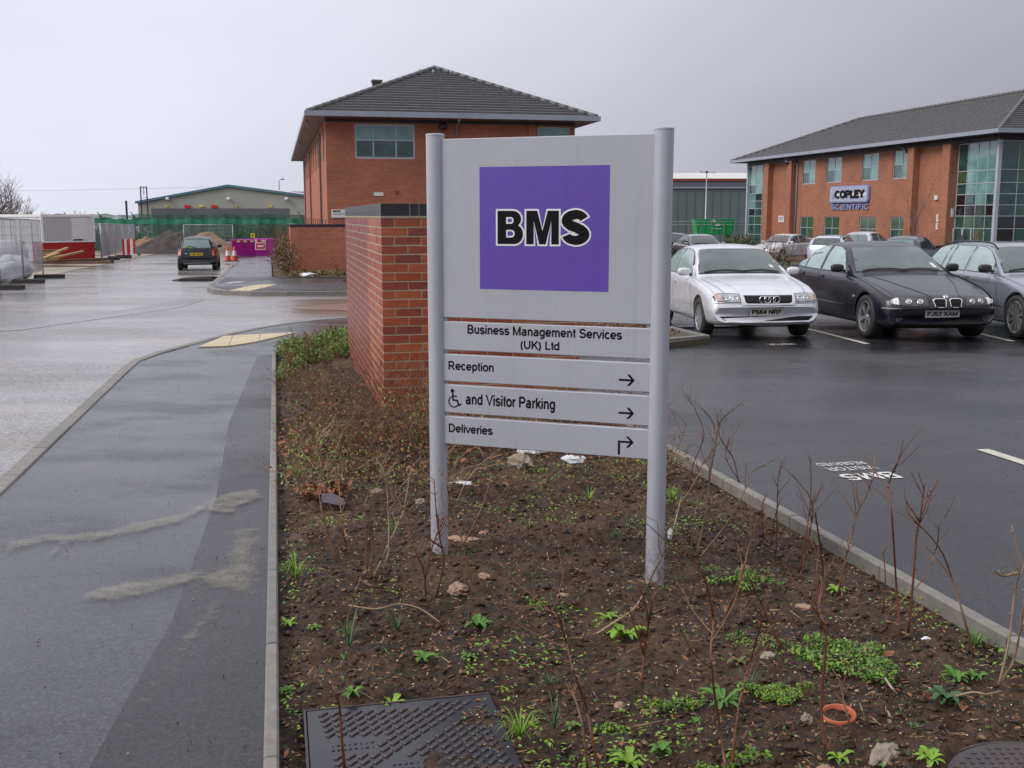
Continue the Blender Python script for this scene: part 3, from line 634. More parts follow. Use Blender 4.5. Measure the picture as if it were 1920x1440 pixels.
# flatten round the two inspection covers
COV = (0.035, 0.70, 2.72, 3.52); CIR = (2.20, 2.50, 0.34)
def soil_flat(t, s):
    h = soil_h(t, s)
    jx = t + 0.05*fbm(t*9, s*9, 3, 31)*2; jy = s + 0.05*fbm(t*9, s*9, 3, 41)*2
    dx = np.maximum(np.maximum(COV[0]-jx, jx-(COV[1]-0.05-0.42*np.clip((3.50-s)/0.6, 0, 1))), 0); dy = np.maximum(np.maximum(COV[2]-jy, jy-COV[3]), 0)
    d = np.sqrt(dx*dx+dy*dy); k = np.clip(d/0.06, 0, 1)
    d2 = np.maximum(np.sqrt((jx-CIR[0])**2+(jy-CIR[1])**2)-CIR[2]+0.045, 0); k2 = np.clip(d2/0.05, 0, 1)
    k = np.minimum(k, k2)
    return h*k + (-0.075)*(1-k)
def soil_z(t, s): return float(soil_flat(np.array([t], float), np.array([s], float))[0])
m_, nt_, p_ = new_mat('wet_soil'); v_ = coord(nt_)
c_ = ramp(nt_, (0.004, 0.0028, 0.002), (0.165, 0.078, 0.032), noise(nt_, 20, 12, v_, 0.9), (0.44, 0.66))
c_ = mixc(nt_, c_, (0.16, 0.088, 0.038), maprange(nt_, noise(nt_, 1.4, 4, v_), 0.5, 0.68, 0, 0.55))
c_ = mixc(nt_, c_, (0.03, 0.05, 0.012), maprange(nt_, noise(nt_, 3.5, 5, v_), 0.58, 0.72, 0, 0.45))
nt_.links.new(c_, p_.inputs['Base Color'])
nt_.links.new(maprange(nt_, noise(nt_, 9, 5, v_), 0.35, 0.65, 0.45, 0.95), p_.inputs['Roughness'])
n1_ = bump(nt_, noise(nt_, 60, 8, v_, 0.75), 1.0, 0.018, p_); bump(nt_, noise(nt_, 230, 4, v_, 0.7), 0.7, 0.005, p_, n1_)
soil_m = m_
def soil_grid(name, t0, t1, s0, s1, step, clip=None):
    nx = int((t1-t0)/step)+1; ny = int((s1-s0)/step)+1
    tt, ss = np.meshgrid(np.linspace(t0, t1, nx), np.linspace(s0, s1, ny))
    h = soil_flat(tt, ss)
    x = ss*U[0]+tt*V[0]; y = ss*U[1]+tt*V[1]; z = -FALL*y + h
    co = np.stack([x, y, z], -1).reshape(-1, 3)
    i = np.arange(nx*ny).reshape(ny, nx)
    f = np.stack([i[:-1, :-1], i[:-1, 1:], i[1:, 1:], i[1:, :-1]], -1).reshape(-1, 4)
    if clip is not None:
        c = (tt[:-1, :-1]+step/2).reshape(-1), (ss[:-1, :-1]+step/2).reshape(-1); f = f[in_poly(c[0], c[1], clip)]
    me = bpy.data.meshes.new(name); me.vertices.add(len(co)); me.vertices.foreach_set('co', co.reshape(-1))
    me.loops.add(len(f)*4); me.polygons.add(len(f)); me.loops.foreach_set('vertex_index', f.reshape(-1).astype(np.int32))
    me.polygons.foreach_set('loop_start', np.arange(0, len(f)*4, 4, dtype=np.int32)); me.polygons.foreach_set('loop_total', np.full(len(f), 4, np.int32))
    me.polygons.foreach_set('use_smooth', np.ones(len(f), bool))
    me.materials.append(soil_m); me.update(calc_edges=True)
    return tag(link(name, me), None, None, None, 'structure')
soil_grid('planting_bed', -0.05, 2.75, 1.6, 6.4, 0.014)
soil_grid('planting_bed', -0.05, 2.75, 6.4, 9.6, 0.03)
soil_grid('planting_bed', -0.05, 3.7, 9.6, 16.7, 0.05, BED)
sheet('planting_bed', [(-0.045, -2.2), (2.74, -2.2), (2.74, 1.63), (-0.045, 1.63)], soil_m, -0.04)

def to_mesh_np(name, co, faces, mat, smooth=False):
    k = faces.shape[1]; me = bpy.data.meshes.new(name); me.vertices.add(len(co)); me.vertices.foreach_set('co', np.ascontiguousarray(co, dtype=np.float32).reshape(-1))
    me.loops.add(faces.size); me.polygons.add(len(faces)); me.loops.foreach_set('vertex_index', faces.reshape(-1).astype(np.int32))
    me.polygons.foreach_set('loop_start', np.arange(0, faces.size, k, dtype=np.int32)); me.polygons.foreach_set('loop_total', np.full(len(faces), k, np.int32))
    if smooth: me.polygons.foreach_set('use_smooth', np.ones(len(faces), bool))
    me.materials.append(mat); me.update(calc_edges=True); return me
def scatter_ts(n, near=2.0, lim=None):
    """points over the bed, denser near the camera, avoiding covers and walls"""
    s = near + (12.5-near)*RNG.random(n)**1.9; t = -0.03+2.76*RNG.random(n)
    ok = ~((t > COV[0]-.0) & (t < COV[1]-0.17) & (s > COV[2]) & (s < COV[3])) & (np.hypot(t-CIR[0], s-CIR[1]) > CIR[2]) & ~((s > 8.97) & (t > 0.82))
    return t[ok], s[ok]
OCT = np.array([(1,0,0),(-1,0,0),(0,1,0),(0,-1,0),(0,0,1),(0,0,-1)], float)
OCF = np.array([(0,2,4),(2,1,4),(1,3,4),(3,0,4),(2,0,5),(1,2,5),(3,1,5),(0,3,5)])
phi = (1+5**.5)/2
ICO = np.array([(-1,phi,0),(1,phi,0),(-1,-phi,0),(1,-phi,0),(0,-1,phi),(0,1,phi),(0,-1,-phi),(0,1,-phi),(phi,0,-1),(phi,0,1),(-phi,0,-1),(-phi,0,1)])/math.hypot(1, phi)
ICF = np.array([(0,11,5),(0,5,1),(0,1,7),(0,7,10),(0,10,11),(1,5,9),(5,11,4),(11,10,2),(10,7,6),(7,1,8),(3,9,4),(3,4,2),(3,2,6),(3,6,8),(3,8,9),(4,9,5),(2,4,11),(6,2,10),(8,6,7),(9,8,1)])
def scatter(name, n, shape, rad, mat, asp=(1, 1, 0.7), sink=0.3, near=2.0, label=None, sel=None, power=2.0, zoff=0.0, rough=0.5):
    t, s = scatter_ts(n, near)
    if sel is not None: k = sel(t, s); t, s = t[k], s[k]
    n = len(t); P, F_ = shape
    x = s*U[0]+t*V[0]; y = s*U[1]+t*V[1]; r = rad[0] + (rad[1]-rad[0])*RNG.random(n)**power
    z = -FALL*y + soil_flat(t, s) + r*asp[2]*(1-sink) + zoff
    jit = 1+rough*(RNG.random((n, len(P), 1))-0.5); q = P[None]*jit*np.array(asp)[None, None]*r[:, None, None]*(0.6+0.8*RNG.random((n, 1, 3)) if rough > .6 else 1)
    a = RNG.random(n)*6.283; b = (RNG.random(n)-0.5)*0.9; ca, sa, cb, sb = np.cos(a), np.sin(a), np.cos(b), np.sin(b)
    X = q[..., 0]; Y = q[..., 1]; Z = q[..., 2]
    X, Z = X*cb[:, None]-Z*sb[:, None], X*sb[:, None]+Z*cb[:, None]
    X, Y = X*ca[:, None]-Y*sa[:, None], X*sa[:, None]+Y*ca[:, None]
    co = np.stack([X+x[:, None], Y+y[:, None], Z+z[:, None]], -1).reshape(-1, 3)
    f = (F_[None]+np.arange(n)[:, None, None]*len(P)).reshape(-1, F_.shape[1])
    o = link(name, to_mesh_np(name, co, f, mat)); return tag(o, label, None, None, 'stuff')
clod_m = simple('soil_clod', (0.008, 0.005, 0.003), (0.085, 0.042, 0.02), rough=0.75, scale=30, bmp=0.5, bscale=150, bdist=0.004)
peb_light = simple('pale_pebble', (0.55, 0.46, 0.34), (0.34, 0.26, 0.18), rough=0.5, scale=3)
peb_white = simple('white_pebble', (0.75, 0.72, 0.66), (0.5, 0.42, 0.34), rough=0.4, scale=2)
peb_brown = simple('brown_pebble', (0.24, 0.13, 0.075), (0.12, 0.075, 0.05), rough=0.5, scale=3)
chip_m = simple('bark_chip', (0.10, 0.048, 0.024), (0.014, 0.010, 0.008), rough=0.6, scale=6)
chip_l = simple('pale_chip', (0.26, 0.16, 0.085), (0.13, 0.08, 0.045), rough=0.6, scale=6)
scatter('soil_clods', 15000, (ICO, ICF), (0.003, 0.017), clod_m, (1, 1, 0.6), rough=1.0, power=3.2, sink=.45, label='dark lumps of wet soil')
scatter('small_pebbles', 2600, (OCT, OCF), (0.002, 0.0075), peb_light, label='small pale pebbles in the soil')
scatter('small_pebbles', 900, (OCT, OCF), (0.0022, 0.006), peb_white, label='tiny white pebbles in the soil')
scatter('small_pebbles', 3200, (ICO, ICF), (0.002, 0.012), peb_brown, rough=0.9, power=3, label='brown pebbles in the soil')
BX = np.array([(-1,-1,-1),(1,-1,-1),(1,1,-1),(-1,1,-1),(-1,-1,1),(1,-1,1),(1,1,1),(-1,1,1)], float)*0.7
BF = np.array([(0,3,2,1),(4,5,6,7),(0,1,5,4),(1,2,6,5),(2,3,7,6),(3,0,4,7)])
scatter('bark_chips', 12000, (BX, BF), (0.006, 0.026), chip_m, (1, 0.26, 0.11), sink=-0.5, rough=.9, label='dark bark chips on the soil')
scatter('bark_chips', 2400, (BX, BF), (0.005, 0.022), chip_l, (1, 0.16, 0.08), sink=-0.9, rough=.9, label='pale bark chips on the soil')

# leaf-shaped quads (folded) for dead leaves and clumps
LEAF = np.array([(-1,0,0),(0,-0.42,0.12),(0,0,-0.02),(0,0.42,0.12),(1,0,0.05)])
LF = np.array([(0,1,2),(0,2,3),(1,4,2),(2,4,3)])
scatter('dead_leaves', 110, (LEAF, LF), (0.01, 0.022), leaf_brown, (1, 1, 1), sink=-0.1, label='brown dead leaves lying on the soil', power=1)
def near_wall_band(t, s): return (s > 6.3) & (s < 9.2)
scatter('dead_leaves', 17000, (LEAF, LF), (0.012, 0.036), leaf_brown, (1, 1, 1.6), sink=-0.5, sel=lambda t, s: (s > 6.5+0.5*np.sin(t*4)) & (s < 8.95) & (RNG.random(len(t)) < 0.95*np.exp(-((s-7.9)/0.95)**2)+0.08), label='drift of brown leaves in front of the near brick wall', power=1)
cover_fun = lambda t, s: fbm(t*2.6, s*2.6, 4, 77) + 0.10*(RNG.random(len(t))-.5) > 0.07
straw_m = simple('straw_litter', (0.46, 0.31, 0.16), (0.26, 0.16, 0.08), rough=0.6, scale=14)
scatter('straw_litter', 4200, (BX, BF), (0.006, 0.032), straw_m, (1, 0.07, 0.05), sink=-1.2, rough=.9, label='straw coloured broken stems lying on the soil', power=2)
litter_a = simple('leaf_litter_orange', (0.30, 0.12, 0.04), (0.16, 0.065, 0.028), rough=0.6, scale=14)
scatter('leaf_litter', 3800, (LEAF, LF), (0.004, 0.012), litter_a, (1, 1.2, 1.2), sink=-0.5, rough=.9, label='fine orange brown leaf litter on the soil', power=2)
scatter('leaf_litter', 3000, (LEAF, LF), (0.005, 0.016), leaf_brown, (1, 1.0, 1.0), sink=-0.5, rough=.9, label='fine dark brown leaf litter on the soil', power=2)
scatter('seedlings', 26000, (LEAF, LF), (0.004, 0.013), leaf_lime, (1, 1.2, 1.6), sink=-0.6, sel=cover_fun, label='tiny lime green seedlings', power=1)
scatter('seedlings', 9000, (LEAF, LF), (0.003, 0.011), leaf_green, (1, 1.0, 1.6), sink=-0.6, label='tiny green seedlings scattered over the soil', power=1, sel=lambda t, s: RNG.random(len(t)) < 0.4)

# ------------------------------------------------------------------ the sign
SA = Vector((-0.36, 5.11)); SB = Vector((0.66, 4.74)); SL = (SB-SA).length
sroot = thing('directional_sign', 'grey two-post company sign with a purple square reading BMS standing in the planting bed', 'sign', (SA.x, SA.y, ZG(*SA)), math.atan2(SB.y-SA.y, SB.x-SA.x))
Z0 = ZG(*SA)
def zs(z): return z - Z0
for x in (0, SL):
    m = MB(); r = 0.043
    m.lathe([(r, -0.08), (r, zs(1.975))], 40, M=Matrix.Translation((x, 0, 0)))
    po = m.build('post', sign_silver, sroot, True)
    m = MB(); zt = zs(1.975)
    m.lathe([(0.0, zt+.004), (r-.004, zt+.004), (r+.0012, zt+.001), (r+.0012, zt-.006), (r-.001, zt-.008)][::-1], 40, M=Matrix.Translation((x, 0, 0)))
    m.build('cap', sign_silver, po, False)
PN = [(1.954, 1.122), (1.103, 0.966), (0.946, 0.815), (0.798, 0.661), (0.643, 0.506)]
panels = []
for a, b in PN:
    m = MB(); x0, x1, d, c = 0.040, SL-0.040, 0.016, 0.003
    prof = [(-d, zs(b)+c), (-d+c, zs(b)), (d-c, zs(b)), (d, zs(b)+c), (d, zs(a)-c), (d-c, zs(a)), (-d+c, zs(a)), (-d, zs(a)-c)]
    vs = [(x0, y, z) for y, z in prof]+[(x1, y, z) for y, z in prof]
    m.add(vs, [(i, (i+1) % 8, 8+(i+1) % 8, 8+i)[::-1] for i in range(8)] + [tuple(range(8)), tuple(range(8, 16))[::-1]])
    panels.append(m.build('panel', sign_silver, sroot))
for z in (1.113, 0.956, 0.807, 0.652):          # narrow connecting lugs seen in the gaps beside each post
    for x in (0.042, SL-0.057): B('panel_bracket', galv, sroot, (x, -0.008, zs(z)-0.0105), (x+0.014, 0.008, zs(z)+0.0105))
FY = -0.0163
def on_panel(me, parent, name, x0, z0, x1, z1, lift=0.0, rot=True):
    fit(me, x0, zs(z0), x1, zs(z1)); o = link(name, me, parent); o.location = (0, FY-lift, 0); o.rotation_euler = (PI/2, 0, 0); return o
m = MB(); m.add([(0.229, 0, zs(1.262)), (0.85, 0, zs(1.262)), (0.85, 0, zs(1.823)), (0.229, 0, zs(1.823))], [(0, 1, 2, 3)])
sq = m.build('purple_square', purple_print, panels[0], loc=(0, FY-0.0002, 0))
# heavy letters drawn as strokes: black on a wider white halo
def heavy(grow):
    g = grow; polys = []
    def ring(outer, holes): polys.append((outer, holes))
    def off(p, d):
        n = len(p); a = sum(p[i][0]*p[(i+1) % n][1]-p[(i+1) % n][0]*p[i][1] for i in range(n))/2; s = 1 if a > 0 else -1; o = []
        for i in range(n):
            x0, y0 = p[i-1]; x1, y1 = p[i]; x2, y2 = p[(i+1) % n]
            e1 = Vector((x1-x0, y1-y0)).normalized(); e2 = Vector((x2-x1, y2-y1)).normalized()
            n1 = Vector((e1.y, -e1.x))*s; n2 = Vector((e2.y, -e2.x))*s; b = (n1+n2)
            k = d/max(0.45, 1+n1.dot(n2)); o.append((x1+b.x*k, y1+b.y*k))
        return o
    def arc(cx, cy, rx, ry, a0, a1, n=10): return [(cx+rx*math.cos(math.radians(a0+(a1-a0)*k/n)), cy+ry*math.sin(math.radians(a0+(a1-a0)*k/n))) for k in range(n+1)]
    Bo = [(0, 0), (.50, 0)] + arc(.52, .30, .28, .30, -90, 62, 12) + arc(.47, .755, .27, .245, -45, 90, 12) + [(0, 1)]
    Bh1 = [(.27, .20), (.27, .43)] + arc(.44, .315, .10, .115, 90, -90, 8); Bh2 = [(.27, .61), (.27, .81)] + arc(.42, .71, .09, .10, 90, -90, 8)
    ring(off(Bo, g), [off(Bh1[::-1], -g*0.9), off(Bh2[::-1], -g*0.9)])
    mx = 0.90
    Mo = [(0, 0), (.23, 0), (.23, .70), (.40, 0), (.60, 0), (.77, .70), (.77, 0), (1.0, 0), (1.0, 1), (.66, 1), (.50, .40), (.34, 1), (0, 1)]
    ring(off([(mx+x, y) for x, y in Mo], g), [])
    sx = 2.0                                     # S: thick centre line
    cl = arc(.40, .705, .27, .185, 18, 90, 8) + arc(.40, .705, .27, .175, 90, 200, 10)[1:] + [(.25, .565), (.42, .505), (.56, .44)] + arc(.385, .30, .29, .175, 20, -90, 9) + arc(.385, .30, .265, .165, -90, -170, 8)[1:]
    W_ = []
    for i, p in enumerate(cl):
        t = i/(len(cl)-1); W_.append(0.128 + 0.022*math.sin(PI*t)**2)
    L_, R_ = [], []
    for i, p in enumerate(cl):
        q0 = cl[max(0, i-1)]; q1 = cl[min(len(cl)-1, i+1)]; d = Vector((q1[0]-q0[0], q1[1]-q0[1])).normalized(); n = Vector((-d.y, d.x))
        ex = d*(g*(1 if i == len(cl)-1 else (-1 if i == 0 else 0)))
        w = W_[i]+g
        L_.append((sx+p[0]+n.x*w+ex.x, p[1]+n.y*w+ex.y)); R_.append((sx+p[0]-n.x*w+ex.x, p[1]-n.y*w+ex.y))
    return polys, (L_, R_)
def heavy_mesh(grow, mat):
    polys, (L_, R_) = heavy(grow); bm = bmesh.new()
    for outer, holes in polys:
        edges = []
        for lp in [outer]+holes:
            vs = [bm.verts.new((x, y, 0)) for x, y in lp]
            edges += [bm.edges.new((vs[i], vs[(i+1) % len(vs)])) for i in range(len(vs))]
        bmesh.ops.triangle_fill(bm, edges=edges, use_beauty=True)
    vl = [bm.verts.new((x, y, 0)) for x, y in L_]; vr = [bm.verts.new((x, y, 0)) for x, y in R_]
    for i in range(len(vl)-1): bm.faces.new((vl[i], vl[i+1], vr[i+1], vr[i]))
    bmesh.ops.recalc_face_normals(bm, faces=bm.faces)
    for f in bm.faces:
        if f.normal.z < 0: f.normal_flip()
    me = bpy.data.meshes.new('lettering'); bm.to_mesh(me); bm.free(); me.materials.append(mat); return me
def place_heavy(me, lift, name, label):
    sx = (0.757-0.317)/2.815; sz = 0.152
    for v in me.vertices: v.co = Vector((0.318+v.co.x*sx, zs(1.472)+v.co.y*sz, 0))
    me.update(); o = link(name, me, sq); o.location = (0, -lift, 0); o.rotation_euler = (PI/2, 0, 0); return o
place_heavy(heavy_mesh(0.052, white_print), 0.0005, 'letter_outline', None)
place_heavy(heavy_mesh(0.0, black_print), 0.0011, 'lettering', None)
bk = 0.028
on_panel(text_mesh('Business Management Services', 0.05, black_print, bk, ext=0), panels[1], 'lettering', 0.164, 1.036, 0.917, 1.0925)
on_panel(text_mesh('(UK) Ltd', 0.05, black_print, bk, ext=0), panels[1], 'lettering', 0.431, 0.979, 0.622, 1.029)
on_panel(text_mesh('Reception', 0.05, black_print, bk, ext=0), panels[2], 'lettering', 0.064, 0.860, 0.297, 0.914)
on_panel(text_mesh('and Visitor Parking', 0.05, black_print, bk, ext=0), panels[3], 'lettering', 0.152, 0.692, 0.603, 0.762)
on_panel(text_mesh('Deliveries', 0.05, black_print, bk, ext=0), panels[4], 'lettering', 0.063, 0.561, 0.291, 0.609)
def flatshape(name, polys, parent, mat=black_print, lift=0.0):
    m = MB()
    for p in polys: m.add([(x, 0, zs(z)) for x, z in p], [tuple(range(len(p)))])
    return m.build(name, mat, parent, loc=(0, FY-lift-0.0002, 0))
def arrow(cx, cz, parent, up=False):
    x0, x1 = cx-0.037, cx+0.037; h = 0.0048
    ps = [[(x0, cz-h), (x1-0.008, cz-h), (x1-0.008, cz+h), (x0, cz+h)],
          [(x1, cz), (x1-0.024, cz+0.026), (x1-0.037, cz+0.026), (x1-0.0135, cz)], [(x1, cz), (x1-0.0135, cz), (x1-0.037, cz-0.026), (x1-0.024, cz-0.026)]]
    if up: ps.append([(x0, cz-0.062), (x0+0.0105, cz-0.062), (x0+0.0105, cz-h), (x0, cz-h)])
    flatshape('arrow', ps, parent)
arrow(0.942, 0.866, panels[2]); arrow(0.942, 0.714, panels[3]); arrow(0.942, 0.580, panels[4], True)
def stroke(pts, w):
    o = []
    for i in range(len(pts)-1):
        a = Vector(pts[i]); b = Vector(pts[i+1]); d = (b-a).normalized(); n = Vector((-d.y, d.x))*w/2; e = d*w*0.25
        o.append([tuple(a-n-e), tuple(b-n+e), tuple(b+n+e), tuple(a+n-e)])
    return o
wc = [[(0.084+0.0095*math.cos(2*PI*k/12), 0.769+0.0095*math.sin(2*PI*k/12)) for k in range(12)]]
wc += stroke([(0.085, 0.757), (0.087, 0.724), (0.108, 0.724), (0.117, 0.701), (0.128, 0.706)], 0.0085) + stroke([(0.087, 0.744), (0.106, 0.744)], 0.0065)
wc += stroke([(0.091+0.026*math.cos(math.radians(a)), 0.716+0.026*math.sin(math.radians(a))) for a in range(118, 345, 12)], 0.0065)
flatshape('wheelchair_symbol', wc, panels[3])

# ------------------------------------------------------------------ near brick wall (every brick of the end face a part)
wl = thing('brick_wall', 'red brick wall with dark coping standing in the planting bed behind the sign', 'wall', T(0.86, 8.975), ROT)
WH = 1.70; WL = 4.65; WW = 1.72; TH = 0.215
zb0 = -0.15
m = MB(); g_ = 0.002
m.box((g_, g_, zb0), (WW-g_, TH-g_, WH)); m.box((g_, TH-g_-0.001, zb0), (TH-g_, WL-g_, WH-0.001)); m.build('mortar_core', mortar_m, wl)
BRK = {}
def brick_mesh(l, d, h, mat=None, key='b'):
    k = (round(l, 3), round(d, 3), round(h, 3), key)
    if k not in BRK:
        m = MB(); c = 0.0025; x, y, z = l/2, d/2, h/2; vs = []
        for zz, s in ((-z, c), (-z+c, 0), (z-c, 0), (z, c)): vs += [(-x+s, -y+s, zz), (x-s, -y+s, zz), (x-s, y-s, zz), (-x+s, y-s, zz)]
        fs = [(3, 2, 1, 0), (12, 13, 14, 15)] + [(4*r+i, 4*r+(i+1) % 4, 4*r+4+(i+1) % 4, 4*r+4+i) for r in range(3) for i in range(4)]
        m.add(vs, fs); BRK[k] = m.mesh('brick', mat or brick_m)
    return BRK[k]
ncs = int((WH-0.02)/0.075)+1
rest = MB()
for c in range(-1, ncs):
    z = WH - 0.0375 - (ncs-1-c)*0.075 - 0.006
    cut = (c % 2 == 0)
    x = 0.0; first = True
    while x < WW-0.03:
        if first: l = 0.215 if not cut else 0.1025
        else: l = 0.215
        if c == ncs-8 and abs(x-0.1125) < 0.01 and cut: l = 0.1025
        l = min(l, WW-x)
        if l > 0.03:
            o = link('brick', brick_mesh(l, 0.1025, 0.065), wl, (x+l/2, 0.1025/2 + random.uniform(-.0012, .0012), z))
        x += l+0.010; first = False
    y = 0.1125 if not cut else 0.0
    y0 = (0.1125 if not cut else 0.0)                   # left face: the corner brick belongs to the end face when it is a header
    y = 0.1125
    while y < WL-0.02:
        l = 0.215 if not (cut and y < 0.2) else 0.1025
        l = min(l, WL-y)
        if y < 1.25 and z > 0: link('brick', brick_mesh(0.1025, l, 0.065), wl, (0.1025/2+random.uniform(-.001, .001), y+l/2, z))
        elif l > 0.02: rest.box((random.uniform(-.001, .001), y, z-0.0325), (0.1025, y+l, z+0.0325))
        y += l+0.010
rm = rest.build('bricks', brick_m, wl); rm['kind'] = 'stuff'
B('coping_mortar', mortar_m, wl, (-0.004, -0.004, WH-0.004), (WW+0.004, TH, WH+0.012)); B('coping_mortar', mortar_m, wl, (-0.004, TH, WH-0.0042), (TH+0.004, WL+0.004, WH+0.0118))
x = 0.0; ch = 0.1025; zc = WH+0.012+ch/2
link('coping_brick', brick_mesh(0.235, 0.215, ch, coping_m, 'c'), wl, (0.1165, 0.1065, zc)); x = 0.246
while x < WW-0.03: link('coping_brick', brick_mesh(0.066, 0.215, ch, coping_m, 'c'), wl, (x+0.033, 0.1065+random.uniform(-.002, .002), zc)); x += 0.0765
y = 0.226
while y < WL-0.03: link('coping_brick', brick_mesh(0.215, 0.066, ch, coping_m, 'c'), wl, (0.1065, y+0.033, zc)); y += 0.0765
B('joint_mortar', mortar_m, wl, (0.005, 0.006, WH+0.012), (WW-0.006, TH-0.006, WH+0.10)); B('joint_mortar', mortar_m, wl, (0.005, TH-0.006, WH+0.0122), (TH-0.006, WL-0.006, WH+0.0998))

# far low brick wall
w2 = thing('brick_wall', 'low red brick wall with dark coping beyond the side road in front of the brick office', 'wall', T(0.52, 39.2), ROT)
m = MB(); m.box((0, 0, -0.2), (2.0, 0.33, 1.68)); m.box((0, 0.33, -0.2), (0.33, 3.5, 1.68)); m.build('masonry', brick_far, w2)
x = 0
while x < 1.98: B('coping_brick', coping_m, w2, (x, -0.006, 1.685), (x+0.066, 0.33, 1.79)); x += 0.0767
y = 0.34
while y < 3.4: B('coping_brick', coping_m, w2, (0, y, 1.685), (0.215, y+0.066, 1.79)); y += 0.0767
ut = thing('utility_cabinet', 'dark grey cabinet beside the far low brick wall', 'cabinet', T(2.85, 40.6), ROT)
B('cabinet_body', brick_dark, ut, (-0.3, -0.2, 0), (0.5, 0.25, 1.32)); B('cabinet_roof', roof_edge_m, ut, (-0.33, -0.23, 1.32), (0.53, 0.28, 1.37)); B('door_handle', galv, ut, (0.08, -0.225, 0.7), (0.11, -0.2, 0.82))

# ------------------------------------------------------------------ buildings
def window(parent, x0, z0, x1, z1, y, cols, rows, mats, depth=0.13, fr=0.055, axis='x', proud=-0.05, names=('window', 'pane'), rowz=None, colx=None):
    """framed window in the wall plane; axis x: wall faces -y, axis y: wall faces -x (coordinate y then is the x of the wall)"""
    fm = MB(); zs_ = rowz or [z0+(z1-z0)*k/rows for k in range(rows+1)]; xs_ = colx or [x0+(x1-x0)*k/cols for k in range(cols+1)]
    def bx(a, b, c, d, e, f, M_):
        if axis == 'x': M_.box((a, c, e), (b, d, f))
        else: M_.box((c, a, e), (d, b, f))
    for k, x in enumerate(xs_):
        w = fr if k in (0, len(xs_)-1) else fr*0.7
        a = x if k == 0 else (x-w if k == len(xs_)-1 else x-w/2); bx(a, a+w, y-proud, y+depth, z0, z1, fm)
    for k, z in enumerate(zs_):
        w = fr if k in (0, len(zs_)-1) else fr*0.7
        a = z if k == 0 else (z-w if k == len(zs_)-1 else z-w/2); bx(x0+fr*0.9, x1-fr*0.9, y-proud+0.006, y+depth-0.006, a, a+w, fm)
    fo = fm.build(names[0], frame_m, parent); i = 0
    for r in range(len(zs_)-1):
        for c in range(len(xs_)-1):
            m = MB(); bx(xs_[c]+0.01, xs_[c+1]-0.01, y+0.075, y+0.08, zs_[r]+0.01, zs_[r+1]-0.01, m)
            m.build(names[1], mats[i % len(mats)], fo); i += 1
    return fo
def facade(parent, mat, axis, u0, u1, z0, z1, plane, holes, th=0.3):
    us = sorted({u0, u1} | {h[0] for h in holes} | {h[2] for h in holes}); m = MB()
    for a, b in zip(us[:-1], us[1:]):
        mid = (a+b)/2; cuts = sorted([(h[1], h[3]) for h in holes if h[0] < mid < h[2]]); z = z0
        for c, d in cuts+[(z1, z1)]:
            if c > z: m.box((a, plane, z), (b, plane+th, c)) if axis == 'x' else m.box((plane, a, z), (plane+th, b, c))
            z = d
    me = m.mesh('wall', mat); bm = bmesh.new(); bm.from_mesh(me); bmesh.ops.remove_doubles(bm, verts=bm.verts, dist=1e-4)
    seen = {}
    for f in bm.faces: seen.setdefault(tuple(sorted(v.index for v in f.verts)), []).append(f)
    bmesh.ops.delete(bm, geom=[f for fs in seen.values() if len(fs) > 1 for f in fs], context='FACES'); bm.to_mesh(me); bm.free(); return link('wall', me, parent)
def hip_roof(parent, x0, x1, y0, y1, ze, slope, courses, ridge_y=True):
    """stepped tile courses on all four slopes of a hipped roof, each course its own strip of geometry"""
    m = MB(); run = (x1-x0)/2; step = run/courses; th = 0.075
    for k in range(courses):
        a = k*step; b = (k+1)*step+0.03; za = ze+a*slope; zb = ze+(k+1)*step*slope - 0.004
        o = [(x0+a, y0+a), (x1-a, y0+a), (x1-a, y1-a), (x0+a, y1-a)]; i_ = [(x0+b, y0+b), (x1-b, y0+b), (x1-b, y1-b), (x0+b, y1-b)]
        vs = [(x, y, za) for x, y in o]+[(x, y, za+th) for x, y in o]+[(x, y, zb) for x, y in i_]
        fs = []
        for q in range(4): r = (q+1) % 4; fs += [(q, r, 4+r, 4+q), (4+q, 4+r, 8+r, 8+q)]
        m.add(vs, fs)
    ob = m.build('roof_tiles', roof_m, parent); ob['kind'] = 'stuff'
    zr = ze+run*slope
    h = MB(); xm = (x0+x1)/2
    for (cx, cy, rx, ry) in ((x0, y0, xm, y0+run), (x1, y0, xm, y0+run), (x0, y1, xm, y1-run), (x1, y1, xm, y1-run)):
        n = 18
        for k in range(n):
            p = Vector((cx, cy, ze+0.05)).lerp(Vector((rx, ry, zr+0.05)), k/n); q = Vector((cx, cy, ze+0.05)).lerp(Vector((rx, ry, zr+0.05)), (k+0.96)/n)
            h.tube([p, q], [0.12, 0.105], 6)
    n = int((y1-y0-2*run)/0.45)
    for k in range(n):
        ya = y0+run+k*0.45; h.tube([(xm, ya, zr+0.05), (xm, ya+0.43, zr+0.05)], [0.12, 0.105], 6)
    ho = h.build('ridge_tiles', roof_edge_m, parent, True); ho['kind'] = 'stuff'
    return zr
def gutter(parent, x0, x1, y0, y1, z, wx0, wx1, wy0, wy1):
    m = MB(); d = 0.13
    for (a, b) in (((x0-d, y0-d, z-0.2), (x1+d, y0, z)), ((x0-d, y1, z-0.2), (x1+d, y1+d, z)), ((x0-d, y0, z-0.2), (x0, y1, z)), ((x1, y0, z-0.2), (x1+d, y1, z))): m.box(a, b)
    m.build('gutter_fascia', grey_alu, parent)
    s = MB(); zz = z-0.17
    for (a, b) in (((x0, y0, zz), (x1, wy0, zz+0.02)), ((x0, wy1, zz), (x1, y1, zz+0.02)), ((x0, wy0, zz), (wx0, wy1, zz+0.02)), ((wx1, wy0, zz), (x1, wy1, zz+0.02))): s.box(a, b)
    s.build('soffit', soffit_m, parent)
